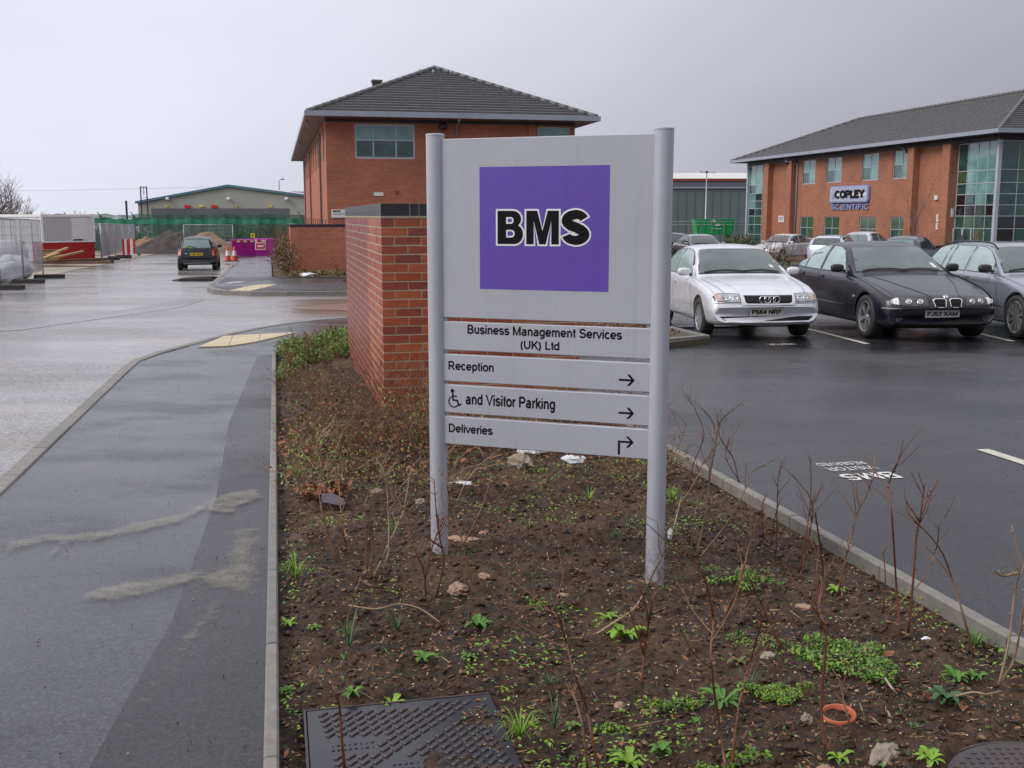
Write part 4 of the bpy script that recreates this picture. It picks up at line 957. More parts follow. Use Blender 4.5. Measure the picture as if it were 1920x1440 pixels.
# the brick office behind the sign: local x across (t), local y along (s), local z from absolute zero
def absroot(name, label, cat, t, s): 
    p = T(t, s); r = thing(name, label, cat, (p.x, p.y, 0), ROT); return r
bo = absroot('office_building', 'two-storey red brick office with hipped grey tile roof behind the BMS sign', 'building', 0, 0)
bx0, bx1, by0, by1 = 2.22, 13.2, 47.0, 83.5
FH = [(3.44, 4.03, 6.04, 5.50), (11.49, 4.0, 13.0, 5.50), (3.44, 0.2, 6.04, 1.4)]; LH = []
for k in range(11): y = 48.3+k*3.15; LH += [(y, 4.0, y+1.3, 5.45), (y, 0.2, y+1.3, 1.45)]
facade(bo, brick_far, 'x', bx0, bx1, -2, 5.74, by0, FH); facade(bo, brick_far, 'y', by0+0.3, by1, -2, 5.74, bx0, LH)
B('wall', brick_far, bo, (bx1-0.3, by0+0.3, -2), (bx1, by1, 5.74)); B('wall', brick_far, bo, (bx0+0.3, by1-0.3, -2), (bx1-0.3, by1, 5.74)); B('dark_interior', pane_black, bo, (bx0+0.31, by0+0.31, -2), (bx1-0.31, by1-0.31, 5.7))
zr = hip_roof(bo, 1.47, 14.0, 46.25, 84.4, 5.86, 0.435, 19)
gutter(bo, 1.47, 14.0, 46.25, 84.4, 5.92, bx0, bx1, by0, by1)
B('brick_band', brick_dark, bo, (bx0-0.01, by0-0.012, 5.56), (bx1+0.01, by0, 5.70))
window(bo, 3.44, 4.03, 6.04, 5.50, by0, 3, 2, [pane_dark, pane_dark, pane_dark, pane_teal, pane_teal, pane_teal], rowz=[4.03, 4.82, 5.50], colx=[3.44, 4.24, 5.22, 6.04], fr=0.085)
window(bo, 11.49, 4.0, 13.0, 5.50, by0, 2, 2, [pane_dark, pane_dark, pane_teal, pane_teal])
for a, b in ((7.06, 7.37), (11.05, 11.38)): B('brick_pier', brick_far, bo, (a, by0-0.14, -2), (b, by0+0.02, 5.55))
window(bo, 3.44, 0.2, 6.04, 1.4, by0, 3, 2, [pane_dark, pane_teal])
# windows down the long left side, both storeys
for k in range(11):
    y = 48.3+k*3.15
    window(bo, y, 4.0, y+1.3, 5.45, bx0, 2, 2, [pane_teal, pane_dark], axis='y')
    window(bo, y, 0.2, y+1.3, 1.45, bx0, 2, 2, [pane_dark, pane_green], axis='y')
def downpipe(parent, x, y, z0, z1, gx, gy, r=0.045):
    m = MB(); m.tube([(gx, gy, z1), (gx, gy, z1-0.12), (x, y, z1-0.38), (x, y, z0)], r, 8); m.build('downpipe', grey_alu, parent, True)
downpipe(bo, 7.86, by0-0.07, -0.8, 5.75, 7.84, 46.2); downpipe(bo, bx0-0.07, 51.6, -1, 5.75, 1.5, 49.0); downpipe(bo, bx0-0.07, 66, -1, 5.75, 1.5, 63); downpipe(bo, bx0-0.07, 78, -1, 5.75, 1.5, 76)
m = MB(); m.lathe([(0.0, -0.11), (0.15, -0.10), (0.19, 0.02), (0.13, 0.13), (0, 0.15)], 14, M=Matrix.Translation((7.22, by0-0.28, 5.42)) @ Matrix.Rotation(0.7, 4, 'X')); m.box((7.17, by0-0.2, 5.36), (7.27, by0, 5.44)); m.build('security_lamp', black_trim, bo, True)
B('name_plate', white_board, bo, (4.22, by0-0.025, 2.46), (4.63, by0-0.003, 2.61)); B('name_plate', red_trim, bo, (5.14, by0-0.04, 2.55), (5.30, by0-0.003, 2.69))
B('vent', brick_dark, bo, (2.33, by0-0.012, 1.06), (3.9, by0-0.002, 1.14))
pl = B('name_board', white_board, bo, (2.38, by0-0.045, 1.53), (3.95, by0-0.012, 1.88))
def wall_text(body, parent, x0, z0, x1, z1, y, mat=black_print, bold=0.02):
    me = fit(text_mesh(body, 0.2, mat, bold, ext=0.002), x0, z0, x1, z1); o = link('lettering', me, parent, (0, y, 0), (PI/2, 0, 0)); return o
wall_text('BMS', pl, 2.46, 1.76, 2.78, 1.85, by0-0.048, bold=0.05); wall_text('BUSINESS MANAGEMENT', pl, 2.46, 1.66, 3.6, 1.715, by0-0.048, grey_print)
B('chimney', brick_dark, bo, (5.58, 61.5, 7.4), (6.08, 62.1, 9.0)); B('chimney_cap', roof_edge_m, bo, (5.53, 61.45, 9.0), (6.13, 62.15, 9.1))
for t_ in (6.9, 7.55, 8.4): 
    m = MB(); m.tube([(t_, 51.7, 8.25), (t_, 51.7, 8.43)], 0.05, 8); m.build('roof_vent', grey_alu, bo, True)

# the second office on the right
co = absroot('office_building', 'orange brick office with glazed corners and a Copley Scientific sign across the car park', 'building', 0, 0)
cx0, cx1, cy0, cy1 = 36.2, 48.3, 48.95, 79.0
CH = []
for y0_, y1_ in ((56.75, 58.6), (60.2, 62.1), (64.6, 66.6), (68.1, 70.0)): CH += [(y0_, 3.78, y1_, 5.42), (y0_, 0.05, y1_, 1.56)]
facade(co, brick_copley, 'y', 52.44, 75.25, -2, 5.70, cx0, CH); B('wall', brick_copley, co, (cx0+0.31, 52.45, -2), (cx1, 75.24, 5.68))
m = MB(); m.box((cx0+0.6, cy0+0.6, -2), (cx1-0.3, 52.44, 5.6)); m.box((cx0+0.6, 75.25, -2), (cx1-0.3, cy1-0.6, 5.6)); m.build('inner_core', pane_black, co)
B('top_band', brick_dark, co, (cx0-0.02, cy0-0.02, 5.46), (cx1, cy1+0.02, 5.72))
hip_roof(co, 35.4, 49.4, 48.0, 80.3, 5.86, 0.40, 19); gutter(co, 35.4, 49.4, 48.0, 80.3, 5.92, cx0, cx1, cy0, cy1)
for a, b in ((52.44, 53.15), (55.84, 56.5), (70.8, 71.45), (74.45, 75.25)): B('brick_pier', brick_copley, co, (cx0-0.42, a, -2), (cx0, b, 5.46))
for y0_, y1_ in ((56.75, 58.6), (60.2, 62.1), (64.6, 66.6), (68.1, 70.0)):
    window(co, y0_, 3.78, y1_, 5.42, cx0, 2, 2, [pane_teal, pane_dark, pane_teal, pane_teal], axis='y')
    window(co, y0_, 0.05, y1_, 1.56, cx0, 2, 2, [pane_green, pane_dark, pane_green, pane_green], axis='y')
RW = [-0.65, 0.2, 0.95, 1.60, 2.17, 2.74, 3.31, 3.97, 5.44]
mats9 = [pane_dark, pane_green, pane_dark, pane_dark, pane_dark, pane_green, pane_dark, pane_dark, pane_dark, pane_dark, pane_green, pane_dark, pane_black, pane_dark, pane_black, pane_black, pane_dark, pane_teal, pane_dark, pane_black, pane_teal, pane_teal, pane_teal, pane_dark, pane_teal, pane_teal, pane_teal, pane_green, pane_teal, pane_teal, pane_teal, pane_dark]
window(co, 49.05, -0.65, 52.44, 5.44, cx0+0.05, 4, 8, mats9, axis='y', rowz=RW, names=('glazed_screen', 'pane'))
window(co, cx0+0.15, -0.65, cx0+4.6, 5.44, cy0+0.05, 4, 8, mats9[::-1][8:]+mats9, axis='x', rowz=RW, names=('glazed_screen', 'pane'))
window(co, 75.3, -0.9, 78.8, 5.44, cx0+0.05, 3, 8, mats9[3:]+mats9[:3], axis='y', rowz=[-0.9]+RW[1:], names=('glazed_screen', 'pane'))
B('corner_post', frame_m, co, (cx0-0.04, cy0-0.04, -1), (cx0+0.16, cy0+0.14, 5.46)); B('corner_post', frame_m, co, (cx0-0.04, 78.8, -1.2), (cx0+0.1, 79.0, 5.46))
m = MB(); m.box((cx0-0.02, 50.75, -0.6), (cx0+0.02, 50.83, 0.95)); m.box((cx0-0.02, 52.3, -0.6), (cx0+0.02, 52.38, 0.95)); m.box((cx0-0.02, 51.5, -0.6), (cx0+0.02, 51.6, 0.95)); dr = m.build('door', frame_m, co); B('handle', chrome, dr, (cx0-0.1, 51.45, 0.1), (cx0-0.06, 51.49, 0.6))
for ya, gy in ((56.2, 57.2), (71.0, 72.0)):
    m = MB(); m.tube([(35.5, gy, 5.7), (35.62, gy-0.3, 5.52), (cx0-0.5, ya+0.3, 5.35), (cx0-0.5, ya+0.3, 5.2)], 0.07, 8); m.build('gutter_outlet', black_trim, co, True)
downpipe(co, cx0-0.08, 70.6, -1, 5.6, 35.6, 71.4, 0.06)
for (a, b, c, d) in ((53.08, 53.9, 1.29, 1.69), (53.08, 53.9, 0.86, 1.22), (72.4, 73.3, 1.15, 1.62)):
    pb = B('name_plate', white_board, co, (cx0-0.05, a, c), (cx0-0.02, b, d))
    for k in (0.3, 0.5, 0.7): B('lettering', grey_print, pb, (cx0-0.056, a+0.1, c+(d-c)*k), (cx0-0.05, b-0.12, c+(d-c)*(k+0.1)))
B('alarm_box', white_plastic, co, (cx0-0.1, 53.85, 2.5), (cx0, 54.15, 2.74)); B('alarm_box', white_plastic, co, (cx0-0.15, 52.4, 1.55), (cx0+0.0, 52.6, 2.0))
# company sign on the facade: rounded board, letters read from the -x side
def yz_text(body, parent, y_left, z0, y_right, z1, x, mat, bold=0.03, name='lettering', ext=0.03):
    me = fit(text_mesh(body, 0.5, mat, bold, ext=ext), 0, 0, abs(y_left-y_right), z1-z0)
    o = link(name, me, parent, (x, y_left, z0)); o.rotation_euler = Matrix(((0, 0, -1), (-1, 0, 0), (0, 1, 0))).to_euler(); return o
def rrect(y0, z0, y1, z1, r, n=6):
    o = []
    for cy, cz, a0 in ((y1-r, z0+r, -90), (y1-r, z1-r, 0), (y0+r, z1-r, 90), (y0+r, z0+r, 180)):
        for k in range(n+1): a = math.radians(a0+90*k/n); o.append((cy+r*math.cos(a), cz+r*math.sin(a)))
    return o
def rboard(name, mat, parent, y0, z0, y1, z1, r, xa, xb):
    p = rrect(y0, z0, y1, z1, r); n = len(p); m = MB()
    m.add([(xa, y, z) for y, z in p]+[(xb, y, z) for y, z in p], [tuple(range(n)), tuple(range(n, 2*n))[::-1]]+[(i, n+i, n+(i+1) % n, (i+1) % n) for i in range(n)])
    return m.build(name, mat, parent)
sb = rboard('sign_board', blue_white, co, 60.95, 2.45, 65.75, 3.53, 0.22, cx0-0.14, cx0-0.02)
rboard('sign_face', simple('sign_face_grey', (0.42, 0.45, 0.58), rough=0.4), sb, 61.05, 2.52, 65.65, 3.46, 0.19, cx0-0.17, cx0-0.141)
rboard('sign_stripe', white_board, sb, 61.15, 2.85, 64.9, 3.08, 0.03, cx0-0.185, cx0-0.171)
yz_text('COPLEY', sb, 64.95, 2.74, 61.3, 3.26, cx0-0.205, black_print, 0.06)
m = MB(); m.add([(cx0-0.19, 65.45, 2.72), (cx0-0.19, 65.05, 2.72), (cx0-0.19, 65.05, 3.1)], [(0, 1, 2)]); m.build('logo_mark', blue_white, sb)
yz_text('SCIENTIFIC', co, 65.6, 2.0, 61.0, 2.36, cx0-0.06, blue_white, 0.03)

# grey warehouse behind the car park, right of the sign
wx, wy = at_dist(1150, 125), 125
wh = thing('warehouse', 'long grey clad warehouse with pale roof and red trim beyond the car park', 'building', (wx, wy, 0), math.radians(-1))
B('wall', warehouse_wall, wh, (0, 0, -3), (60, 30, 4.75)); B('red_trim', red_trim, wh, (-0.1, -0.15, 5.60), (60.1, 0, 5.84)); B('upper_wall', shed_door, wh, (0, -0.04, 4.86), (60, 0.4, 5.6))
B('gutter', grey_alu, wh, (-0.1, -0.2, 4.74), (60.1, 0, 4.90))
m = MB(); m.add([(-0.2, -0.2, 5.85), (60.2, -0.2, 5.85), (60.2, 14, 7.05), (-0.2, 14, 7.05), (60.2, 30, 5.8), (-0.2, 30, 5.8)], [(0, 1, 2, 3), (3, 2, 4, 5)]); m.build('roof', white_roof, wh)
for k in range(0, 60): B('cladding_rib', warehouse_wall, wh, (k+0.3, -0.05, -3), (k+0.36, 0.0, 4.74))

# pale shed at the end of the road
shy = 150; shx0, shx1 = at_dist(261, shy), at_dist(600, shy)
sh = thing('industrial_shed', 'pale gabled industrial shed with dark roller doors at the end of the road', 'building', (shx0, shy, 0), 0)
w_ = shx1-shx0; pk = at_dist(431, shy)-shx0
ze_, zp_ = EYE+27*shy/2000*1.0, EYE+56.5*shy/2000; zr_ = EYE+36*shy/2000
m = MB(); m.add([(0, 0, -4), (w_, 0, -4), (w_, 0, zr_), (pk, 0, zp_), (0, 0, ze_), (0, 40, -4), (w_, 40, -4), (w_, 40, zr_), (pk, 40, zp_), (0, 40, ze_)], [(0, 1, 2, 3, 4), (0, 5, 6, 1), (9, 8, 7, 6, 5), (0, 4, 9, 5), (1, 6, 7, 2)]); m.build('wall', shed_wall, sh)
m = MB(); t_ = 0.28
for (xa, za, xb, zb) in ((-0.3, ze_-0.03, pk, zp_+0.05), (pk, zp_+0.05, w_+0.3, zr_-0.03)):
    m.add([(xa, -0.3, za), (xb, -0.3, zb), (xb, -0.3, zb-t_), (xa, -0.3, za-t_), (xa, 40, za), (xb, 40, zb), (xb, 40, zb-t_), (xa, 40, za-t_)], [(0, 1, 2, 3)[::-1], (0, 4, 5, 1)[::-1], (3, 2, 6, 7)[::-1]], 0)
m.build('verge_fascia', shed_blue, sh)
m = MB(); m.add([(pk, -0.31, zp_+0.07), (w_+0.3, -0.31, zr_-0.01), (w_+0.3, 40, zr_-0.01), (pk, 40, zp_+0.07)], [(0, 1, 2, 3)]); m.add([(-0.3, -0.31, ze_-0.01), (pk, -0.31, zp_+0.07), (pk, 40, zp_+0.07), (-0.3, 40, ze_-0.01)], [(0, 1, 2, 3)]); m.build('roof', white_roof, sh)
for k in range(4):
    a = at_dist(286+k*64.5, shy)-shx0; b = at_dist(286+(k+1)*64.5-1.5, shy)-shx0
    B('roller_door', shed_door, sh, (a, -0.12, -4), (b, -0.01, EYE+14*shy/2000))
for px in (318, 432, 540):
    m = MB(); m.lathe([(0, -0.22), (0.2, -0.2), (0.27, 0), (0.18, 0.2), (0, 0.24)], 10, M=Matrix.Translation((at_dist(px, shy)-shx0, -0.35, EYE+31*shy/2000))); m.build('flood_lamp', white_plastic, sh, True)
for px, w2_ in ((354, 12), (404, 12)): B('warning_sign', red_plastic, sh, (at_dist(px-w2_/2, shy)-shx0, -0.2, EYE+15*shy/2000), (at_dist(px+w2_/2, shy)-shx0, -0.1, EYE+20*shy/2000))
for px, w2_ in ((380, 8), (315, 4), (445, 3), (509, 5)): B('height_sign', yellow_sign, sh, (at_dist(px-w2_/2, shy)-shx0, -0.2, EYE+16.5*shy/2000), (at_dist(px+w2_/2, shy)-shx0, -0.1, EYE+20*shy/2000))
sh2 = thing('industrial_shed', 'dark low roof showing behind the pale gabled shed', 'building', (at_dist(520, 175), 175, 0), 0)
B('wall', shed_wall, sh2, (0, 0, -4), (9, 20, EYE+38*175/2000)); m = MB(); m.add([(-1, -0.3, EYE+38*.0875), (9, -0.3, EYE+38*.0875), (9, 8, EYE+47*.0875), (-1, 8, EYE+47*.0875)], [(0, 1, 2, 3)]); m.build('roof', roof_m, sh2)

# ------------------------------------------------------------------ construction site things
def heras(px0, px1, Y0, Y1, label, group, tilt=0.0):
    a = Vector((at_dist(px0, Y0), Y0)); b = Vector((at_dist(px1, Y1), Y1)); d = b-a; L = d.length
    th = thing('mesh_fence_panel', label, 'fence', (a.x, a.y, ZG(*a)), math.atan2(d.y, d.x), group)
    za = 0; zb = ZG(*b)-ZG(*a); H_ = 1.95
    m = MB()
    for x, z in ((0.04, za), (L-0.04, zb)): m.tube([(x, 0, z+0.05), (x, 0, z+H_)], 0.022, 8)
    for h in (0.18, H_-0.02): m.tube([(0.04, 0, za+h), (L-0.04, 0, zb+h)], 0.018, 8)
    m.build('frame', galv, th, True)
    m = MB(); n = int(L/0.09)
    for k in range(1, n):
        x = L*k/n; z = zb*k/n; m.box((x-0.0045, -0.0045, z+0.19), (x+0.0045, 0.0045, z+H_-0.03))
    for k in range(1, 7):
        h = 0.18+k*0.25; m.tube([(0.04, 0.005, za+h), (L-0.04, 0.005, zb+h)], 0.0035, 4)
    o = m.build('mesh_wires', galv, th); o['kind'] = 'stuff'
    return th
def foot(px, Y, label, group, w=0.75):
    x = at_dist(px, Y); p = Vector((x, Y, ZG(x, Y)-0.09)); m = MB(); a = ROT
    m.cbox((-w/2, -0.12, 0), (w/2, 0.12, 0.13), 0.02); o = m.build('fence_foot', rubber_block, None, loc=p); o.rotation_euler = (0, 0, random.uniform(-.15, .15)+0.1); tag(o, label, 'fence foot', group)
FG = 'mesh fence panels along the site edge'
heras(-45, 0, 27.6, 30.8, 'mesh fence panel at the left edge of the photo, nearest of the row', FG); heras(-2, 43, 30.9, 34.2, 'mesh fence panel in front of the white bags', FG); heras(43, 80, 34.2, 37.8, 'mesh fence panel in front of the red and white cabin', FG)
heras(-60, 36, 35.5, 35.9, 'leaning mesh panel behind the nearest fence at the left edge', FG)
for px, Y, w in ((-4, 31.0, 0.9), (6, 30.6, 0.85), (44, 34.2, 0.95), (83, 37.8, 1.0)):
    foot(px+8, Y, ['black rubber block at the left edge of the photo', 'black rubber block below the fence at the left edge', 'black rubber block in the middle of the near fence', 'black rubber block at the right end of the near fence'][[-4, 6, 44, 83].index(px)], 'rubber feet of the near fence', w)
pxs = [190, 202.5, 215, 230, 243, 253]; Ys = [57, 60.4, 63.9, 67.3, 70.8, 74.3]
lb = ['first mesh panel of the row beyond the timber', 'second mesh panel of the row beyond the timber', 'third mesh panel of the row beyond the timber', 'fourth mesh panel, beside the red plastic barrier', 'last mesh panel, at the foot of the soil heap']
for k in range(5): heras(pxs[k], pxs[k+1], Ys[k], Ys[k+1], lb[k], 'far row of mesh fence panels'); foot(pxs[k]+3, Ys[k], 'black rubber block under the '+['first', 'second', 'third', 'fourth', 'last'][k]+' panel of the far mesh fence', 'rubber feet of the far fence', 1.0)
heras(140, 190, 60, 59, 'mesh fence panel right of the red and white cabin', FG)
heras(344, 438, 74, 74, 'mesh fence panel standing across the road end in front of the soil heap', FG)
# red and white cabin
cb = thing('site_cabin', 'white site cabin with red lower half behind the mesh fence', 'cabin', (at_dist(81, 55.5), 55.5, ZG(0, 55.5)), math.radians(47))
B('cabin_floor', rubber_block, cb, (-0.02, -0.02, -0.12), (3.6, 0.05, 0.0)); 
def quad_box(name, mat, lo, hi): return B(name, mat, cb, lo, hi)
quad_box('lower_wall', cabin_red, (0, 0, -0.15), (2.75, 7, 0.98)); quad_box('upper_wall', cabin_white, (0.0, 0.0, 0.98), (2.75, 7, 2.28))
quad_box('roof_rail', white_plastic, (-0.05, -0.05, 2.25), (2.8, 7.05, 2.38)); quad_box('corner_post', white_plastic, (-0.05, -0.05, 0.93), (0.06, 0.06, 2.26)); quad_box('corner_post', white_plastic, (2.69, -0.05, 0.93), (2.8, 0.06, 2.26))
quad_box('shutter', cabin_grey, (0.12, -0.03, 1.05), (1.5, 0, 2.2)); quad_box('panel', cabin_white, (1.56, -0.035, 1.05), (2.4, 0, 2.2)); quad_box('vent', black_trim, (1.6, -0.05, 1.02), (2.1, -0.035, 1.09)); quad_box('rail', white_plastic, (0, -0.04, 0.93), (2.75, 0, 1.0))
m = MB(); 
for k in range(6): m.box((-0.03, 0.5+k*1.1, 1.1), (0, 0.56+k*1.1, 2.2))
m.build('wall_rib', cabin_white, cb)
fx = MB(); fx.box((-0.045, 1.2, -0.1), (-0.031, 2.1, 2.0)); dd = fx.build('door', cabin_white, cb)
# mixer tank / bowser
bw = thing('water_bowser', 'pale round-topped tank behind the mesh fence at the left edge', 'tank', (at_dist(8, 36.5), 36.5, ZG(0, 36.5)), 0.1)
m = MB(); m.lathe([(0, -1.0), (0.35, -0.95), (0.5, -0.75), (0.5, 0.45), (0.34, 0.7), (0, 0.78)], 20, M=Matrix.Translation((0, 0, 0.75)) @ Matrix.Rotation(PI/2, 4, 'Y')); m.build('tank', silver_far, bw, True)
B('chassis', rubber_block, bw, (-0.9, -0.3, 0.12), (0.8, 0.3, 0.28)); 
for sx in (-0.3, 0.4):
    m = MB(); m.lathe([(0.0, -0.07), (0.2, -0.07), (0.22, 0), (0.2, 0.07), (0, 0.07)], 14, M=Matrix.Translation((sx, -0.38, 0.2)) @ Matrix.Rotation(PI/2, 4, 'X')); m.build('wheel', tyre_m, bw, True)
B('warning_label', orange_plastic, bw, (-0.1, -0.49, 0.60), (0.06, -0.44, 0.7)); B('warning_label', red_plastic, bw, (-0.42, -0.5, 0.78), (-0.3, -0.43, 0.88))
# white bags
def lump(r, seed, sx=1, sy=1, sz=0.6, sub=3, amp=0.25, freq=2.5):
    bm = bmesh.new(); bmesh.ops.create_icosphere(bm, subdivisions=sub, radius=r)
    for v in bm.verts:
        n = v.co.normalized(); f = 1 + amp*2*(float(fbm(np.array([n.x*freq+seed*7.1+n.z*1.7]), np.array([n.y*freq+seed*3.3-n.z*2.1]), 3, seed)[0]))
        v.co = Vector((v.co.x*f*sx, v.co.y*f*sy, v.co.z*f*sz))
    me = bpy.data.meshes.new('lump'); bm.to_mesh(me); bm.free(); return me
def lump_obj(name, mat, loc, r, seed, label, cat, group=None, smooth=True, parent=None, rz=None, **k):
    me = lump(r, seed, **k); me.materials.append(mat)
    if smooth: me.polygons.foreach_set('use_smooth', [True]*len(me.polygons))
    o = link(name, me, parent, loc); o.rotation_euler = (0, 0, seed*1.3 if rz is None else rz); return tag(o, label, cat, group)
def gp(px, Y, dz=0.0): x = at_dist(px, Y); return Vector((x, Y, ZG(x, Y)+dz))
lump_obj('builders_bag', litter_m, gp(4, 34.6, 0.25), 0.62, 3, 'large white sack at the left edge behind the mesh fence', 'bag', 'white builders sacks', sz=0.75, amp=0.5)
lump_obj('builders_bag', litter_m, gp(28, 35.6, 0.35), 0.55, 5, 'white sack slumped in front of the red cabin wall', 'bag', 'white builders sacks', sz=0.7, amp=0.55)
# timber pile
tp = [(96, 50, 2.6, 0.3, 0.05, timber_m), (108, 50, 1.3, 1.2, 0.5, timber_m), (118, 51, 2.8, -0.2, 0.08, timber_dark), (128, 50, 3.2, 0.25, 0.1, timber_dark), (122, 49.5, 1.8, 0.9, 0.35, timber_m), (140, 49.5, 3.3, 0.1, 0.0, timber_dark), (150, 50, 2.6, 0.45, 0.02, timber_m), (165, 50, 2.4, -0.15, 0.0, timber_dark), (90, 49, 1.6, 1.4, 0.3, timber_m)]
tl = ['pale plank lying in front of the red cabin', 'pale plank standing on end by the cabin corner', 'dark board across the timber pile', 'long dark board on top of the timber pile', 'pale plank leaning out of the timber pile', 'long dark beam at the right of the timber pile', 'pale plank at the road side of the timber pile', 'dark short beam nearest the mesh fence row', 'pale plank propped at the left of the timber pile']
for k, (px, Y, L, rz, dz, mt) in enumerate(tp):
    m = MB(); m.box((-L/2, -0.11, -0.04), (L/2, 0.11, 0.04)); o = m.build('plank', mt, None, loc=gp(px, Y, 0.08+dz)); o.rotation_euler = (0, -0.5*dz, rz); tag(o, tl[k], 'plank', 'timber pile beside the cabin')
B2 = thing('timber_crate', 'yellowish plywood box against the red cabin wall', 'crate', gp(86, 51), 0.2); B('box_body', timber_m, B2, (-0.3, -0.3, 0), (0.55, 0.3, 0.62)); B('box_lid', timber_dark, B2, (-0.33, -0.33, 0.62), (0.58, 0.33, 0.66))
# soil heap
def heap(name, px, Y, w, d, h, mat, seed, label):
    n = 40; xs_ = np.linspace(-1, 1, n); X, Y_ = np.meshgrid(xs_, xs_)
    r = np.sqrt(X**2+Y_**2); Z = np.clip(1-r, 0, 1)**0.8*h*(0.75+0.9*fbm(X*2.2+seed, Y_*2.2, 4, seed)+0.2) + 0.25*h*fbm(X*9, Y_*9, 3, seed+4)*np.clip((1-r)*4, 0, 1)
    co = np.stack([X*w/2, Y_*d/2, Z-0.03], -1).reshape(-1, 3); i = np.arange(n*n).reshape(n, n); f = np.stack([i[:-1, :-1], i[:-1, 1:], i[1:, 1:], i[1:, :-1]], -1).reshape(-1, 4)
    o = link(name, to_mesh_np(name, co, f, mat, False), None, gp(px, Y, -0.1)); return tag(o, label, 'soil heap')
heap_dark = simple('dark_spoil', (0.06, 0.045, 0.04), (0.035, 0.03, 0.03), rough=0.9, scale=2, bmp=0.8, bdist=0.05, bscale=9)
heap_tan = simple('tan_spoil', (0.26, 0.17, 0.10), (0.17, 0.11, 0.07), rough=0.9, scale=2, bmp=0.8, bdist=0.05, bscale=9)
heap('soil_heap', 330, 79, 7.0, 7, 1.75, heap_dark, 3, 'dark heap of excavated soil at the end of the road')
heap('soil_heap', 382, 80, 6.0, 6, 1.7, heap_tan, 8, 'tan heap of excavated soil behind the hatchback')
heap('soil_heap', 275, 78.5, 3.2, 3, 1.35, heap_tan, 12, 'small tan heap of soil beside the red barriers')
heap('soil_heap', 450, 82, 5.0, 5, 0.9, heap_tan, 15, 'low brown heap of soil behind the purple barriers')
# barriers and cones
def barrier(px, Y, mat, label, group, w=2.0, h=1.05, rz=0.0, bands=True):
    p = gp(px, Y, -0.1); th = thing('plastic_barrier', label, 'barrier', p, rz, group)
    m = MB(); m.box((-w/2, -0.06, 0.12), (w/2, 0.06, h-0.16)); m.cbox((-w/2, -0.08, h-0.2), (w/2, 0.08, h), 0.03)
    for x in (-w/2, -0.05, w/2-0.1): m.box((x, -0.075, 0.05), (x+0.1, 0.075, h-0.15))
    for z in (0.35, 0.6): m.box((-w/2, -0.07, z), (w/2, 0.07, z+0.05))
    m.build('barrier_body', mat, th)
    for x in (-w/2+0.15, w/2-0.35): B('foot', rubber_block, th, (x, -0.3, 0.0), (x+0.2, 0.3, 0.09))
    if bands:
        n = 6
        for k in range(n): B('reflective_band', red_plastic if k % 2 == 0 else white_plastic, th, (-w/2+0.08+k*(w-0.16)/n, -0.092, h-0.17), (-w/2+0.08+(k+0.98)*(w-0.16)/n, -0.081, h-0.05))
    return th
PG = 'purple plastic barriers across the footpath'
barrier(456, 66, magenta, 'left purple plastic barrier with red and white bands', PG, 1.4, 1.1, 0.5); bb = barrier(474, 68, magenta, 'middle purple plastic barrier with red and white bands', PG, 1.9, 1.12)
barrier(497, 69.5, magenta, 'right purple plastic barrier beside the hedge', PG, 1.6, 1.15, -0.2, False)
sg = thing('notice_board', 'small red and white notice fixed on the purple barrier', 'sign', gp(488, 67.5, 0.35), 0)
B('board', white_plastic, sg, (-0.34, -0.03, 0), (0.34, 0, 0.46)); B('printed_border', red_plastic, sg, (-0.28, -0.036, 0.06), (0.28, -0.03, 0.4)); B('printed_text', white_plastic, sg, (-0.2, -0.042, 0.17), (0.2, -0.036, 0.28))
RG = 'red and white plastic barriers by the far fence'
for k, (px, Y) in enumerate(((235, 64), (241, 66), (247, 67))): 
    th = thing('plastic_barrier', ['left red upright barrier board by the far mesh fence', 'middle red and white barrier board by the far mesh fence', 'right red and white barrier board by the far mesh fence'][k], 'barrier', gp(px, Y, -0.1), 0.2, RG)
    for q in range(3): B('board', red_plastic if (q+k) % 2 == 0 else white_plastic, th, (-0.18+q*0.13, -0.03, 0.1), (-0.07+q*0.13, 0.03, 1.12))
    B('base', white_plastic if k else rubber_block, th, (-0.25, -0.12, 0), (0.3, 0.12, 0.2))
def cone(px, Y, label):
    th = thing('traffic_cone', label, 'cone', gp(px, Y, 0.0), 0, 'traffic cones by the purple barriers'); h = 0.75
    m = MB(); m.cbox((-0.2, -0.2, 0), (0.2, 0.2, 0.04), 0.01); m.build('base', rubber_block, th)
    for a, b, mt, nm in ((0.04, 0.3, orange_plastic, 'lower_cone'), (0.3, 0.55, white_plastic, 'reflective_sleeve'), (0.55, 0.75, orange_plastic, 'upper_cone')):
        f = lambda z: 0.15-(z-0.04)*0.15; m = MB(); m.lathe([(f(a), a), (f(b), b)] + ([(0, b)] if b == 0.75 else []), 18); m.build(nm, mt, th, True)
cone(426.5, 54.5, 'left traffic cone by the purple barriers'); cone(439, 54.5, 'right traffic cone by the purple barriers')
ys = thing('warning_sign', 'small yellow sign on the green netting fence above the purple barriers', 'sign', gp(474, 84.4, 1.0), 0); B('sign_plate', yellow_sign, ys, (-0.16, -0.03, 0), (0.16, 0, 0.32)); B('printed_symbol', black_print, ys, (-0.05, -0.036, 0.08), (0.05, -0.03, 0.24))
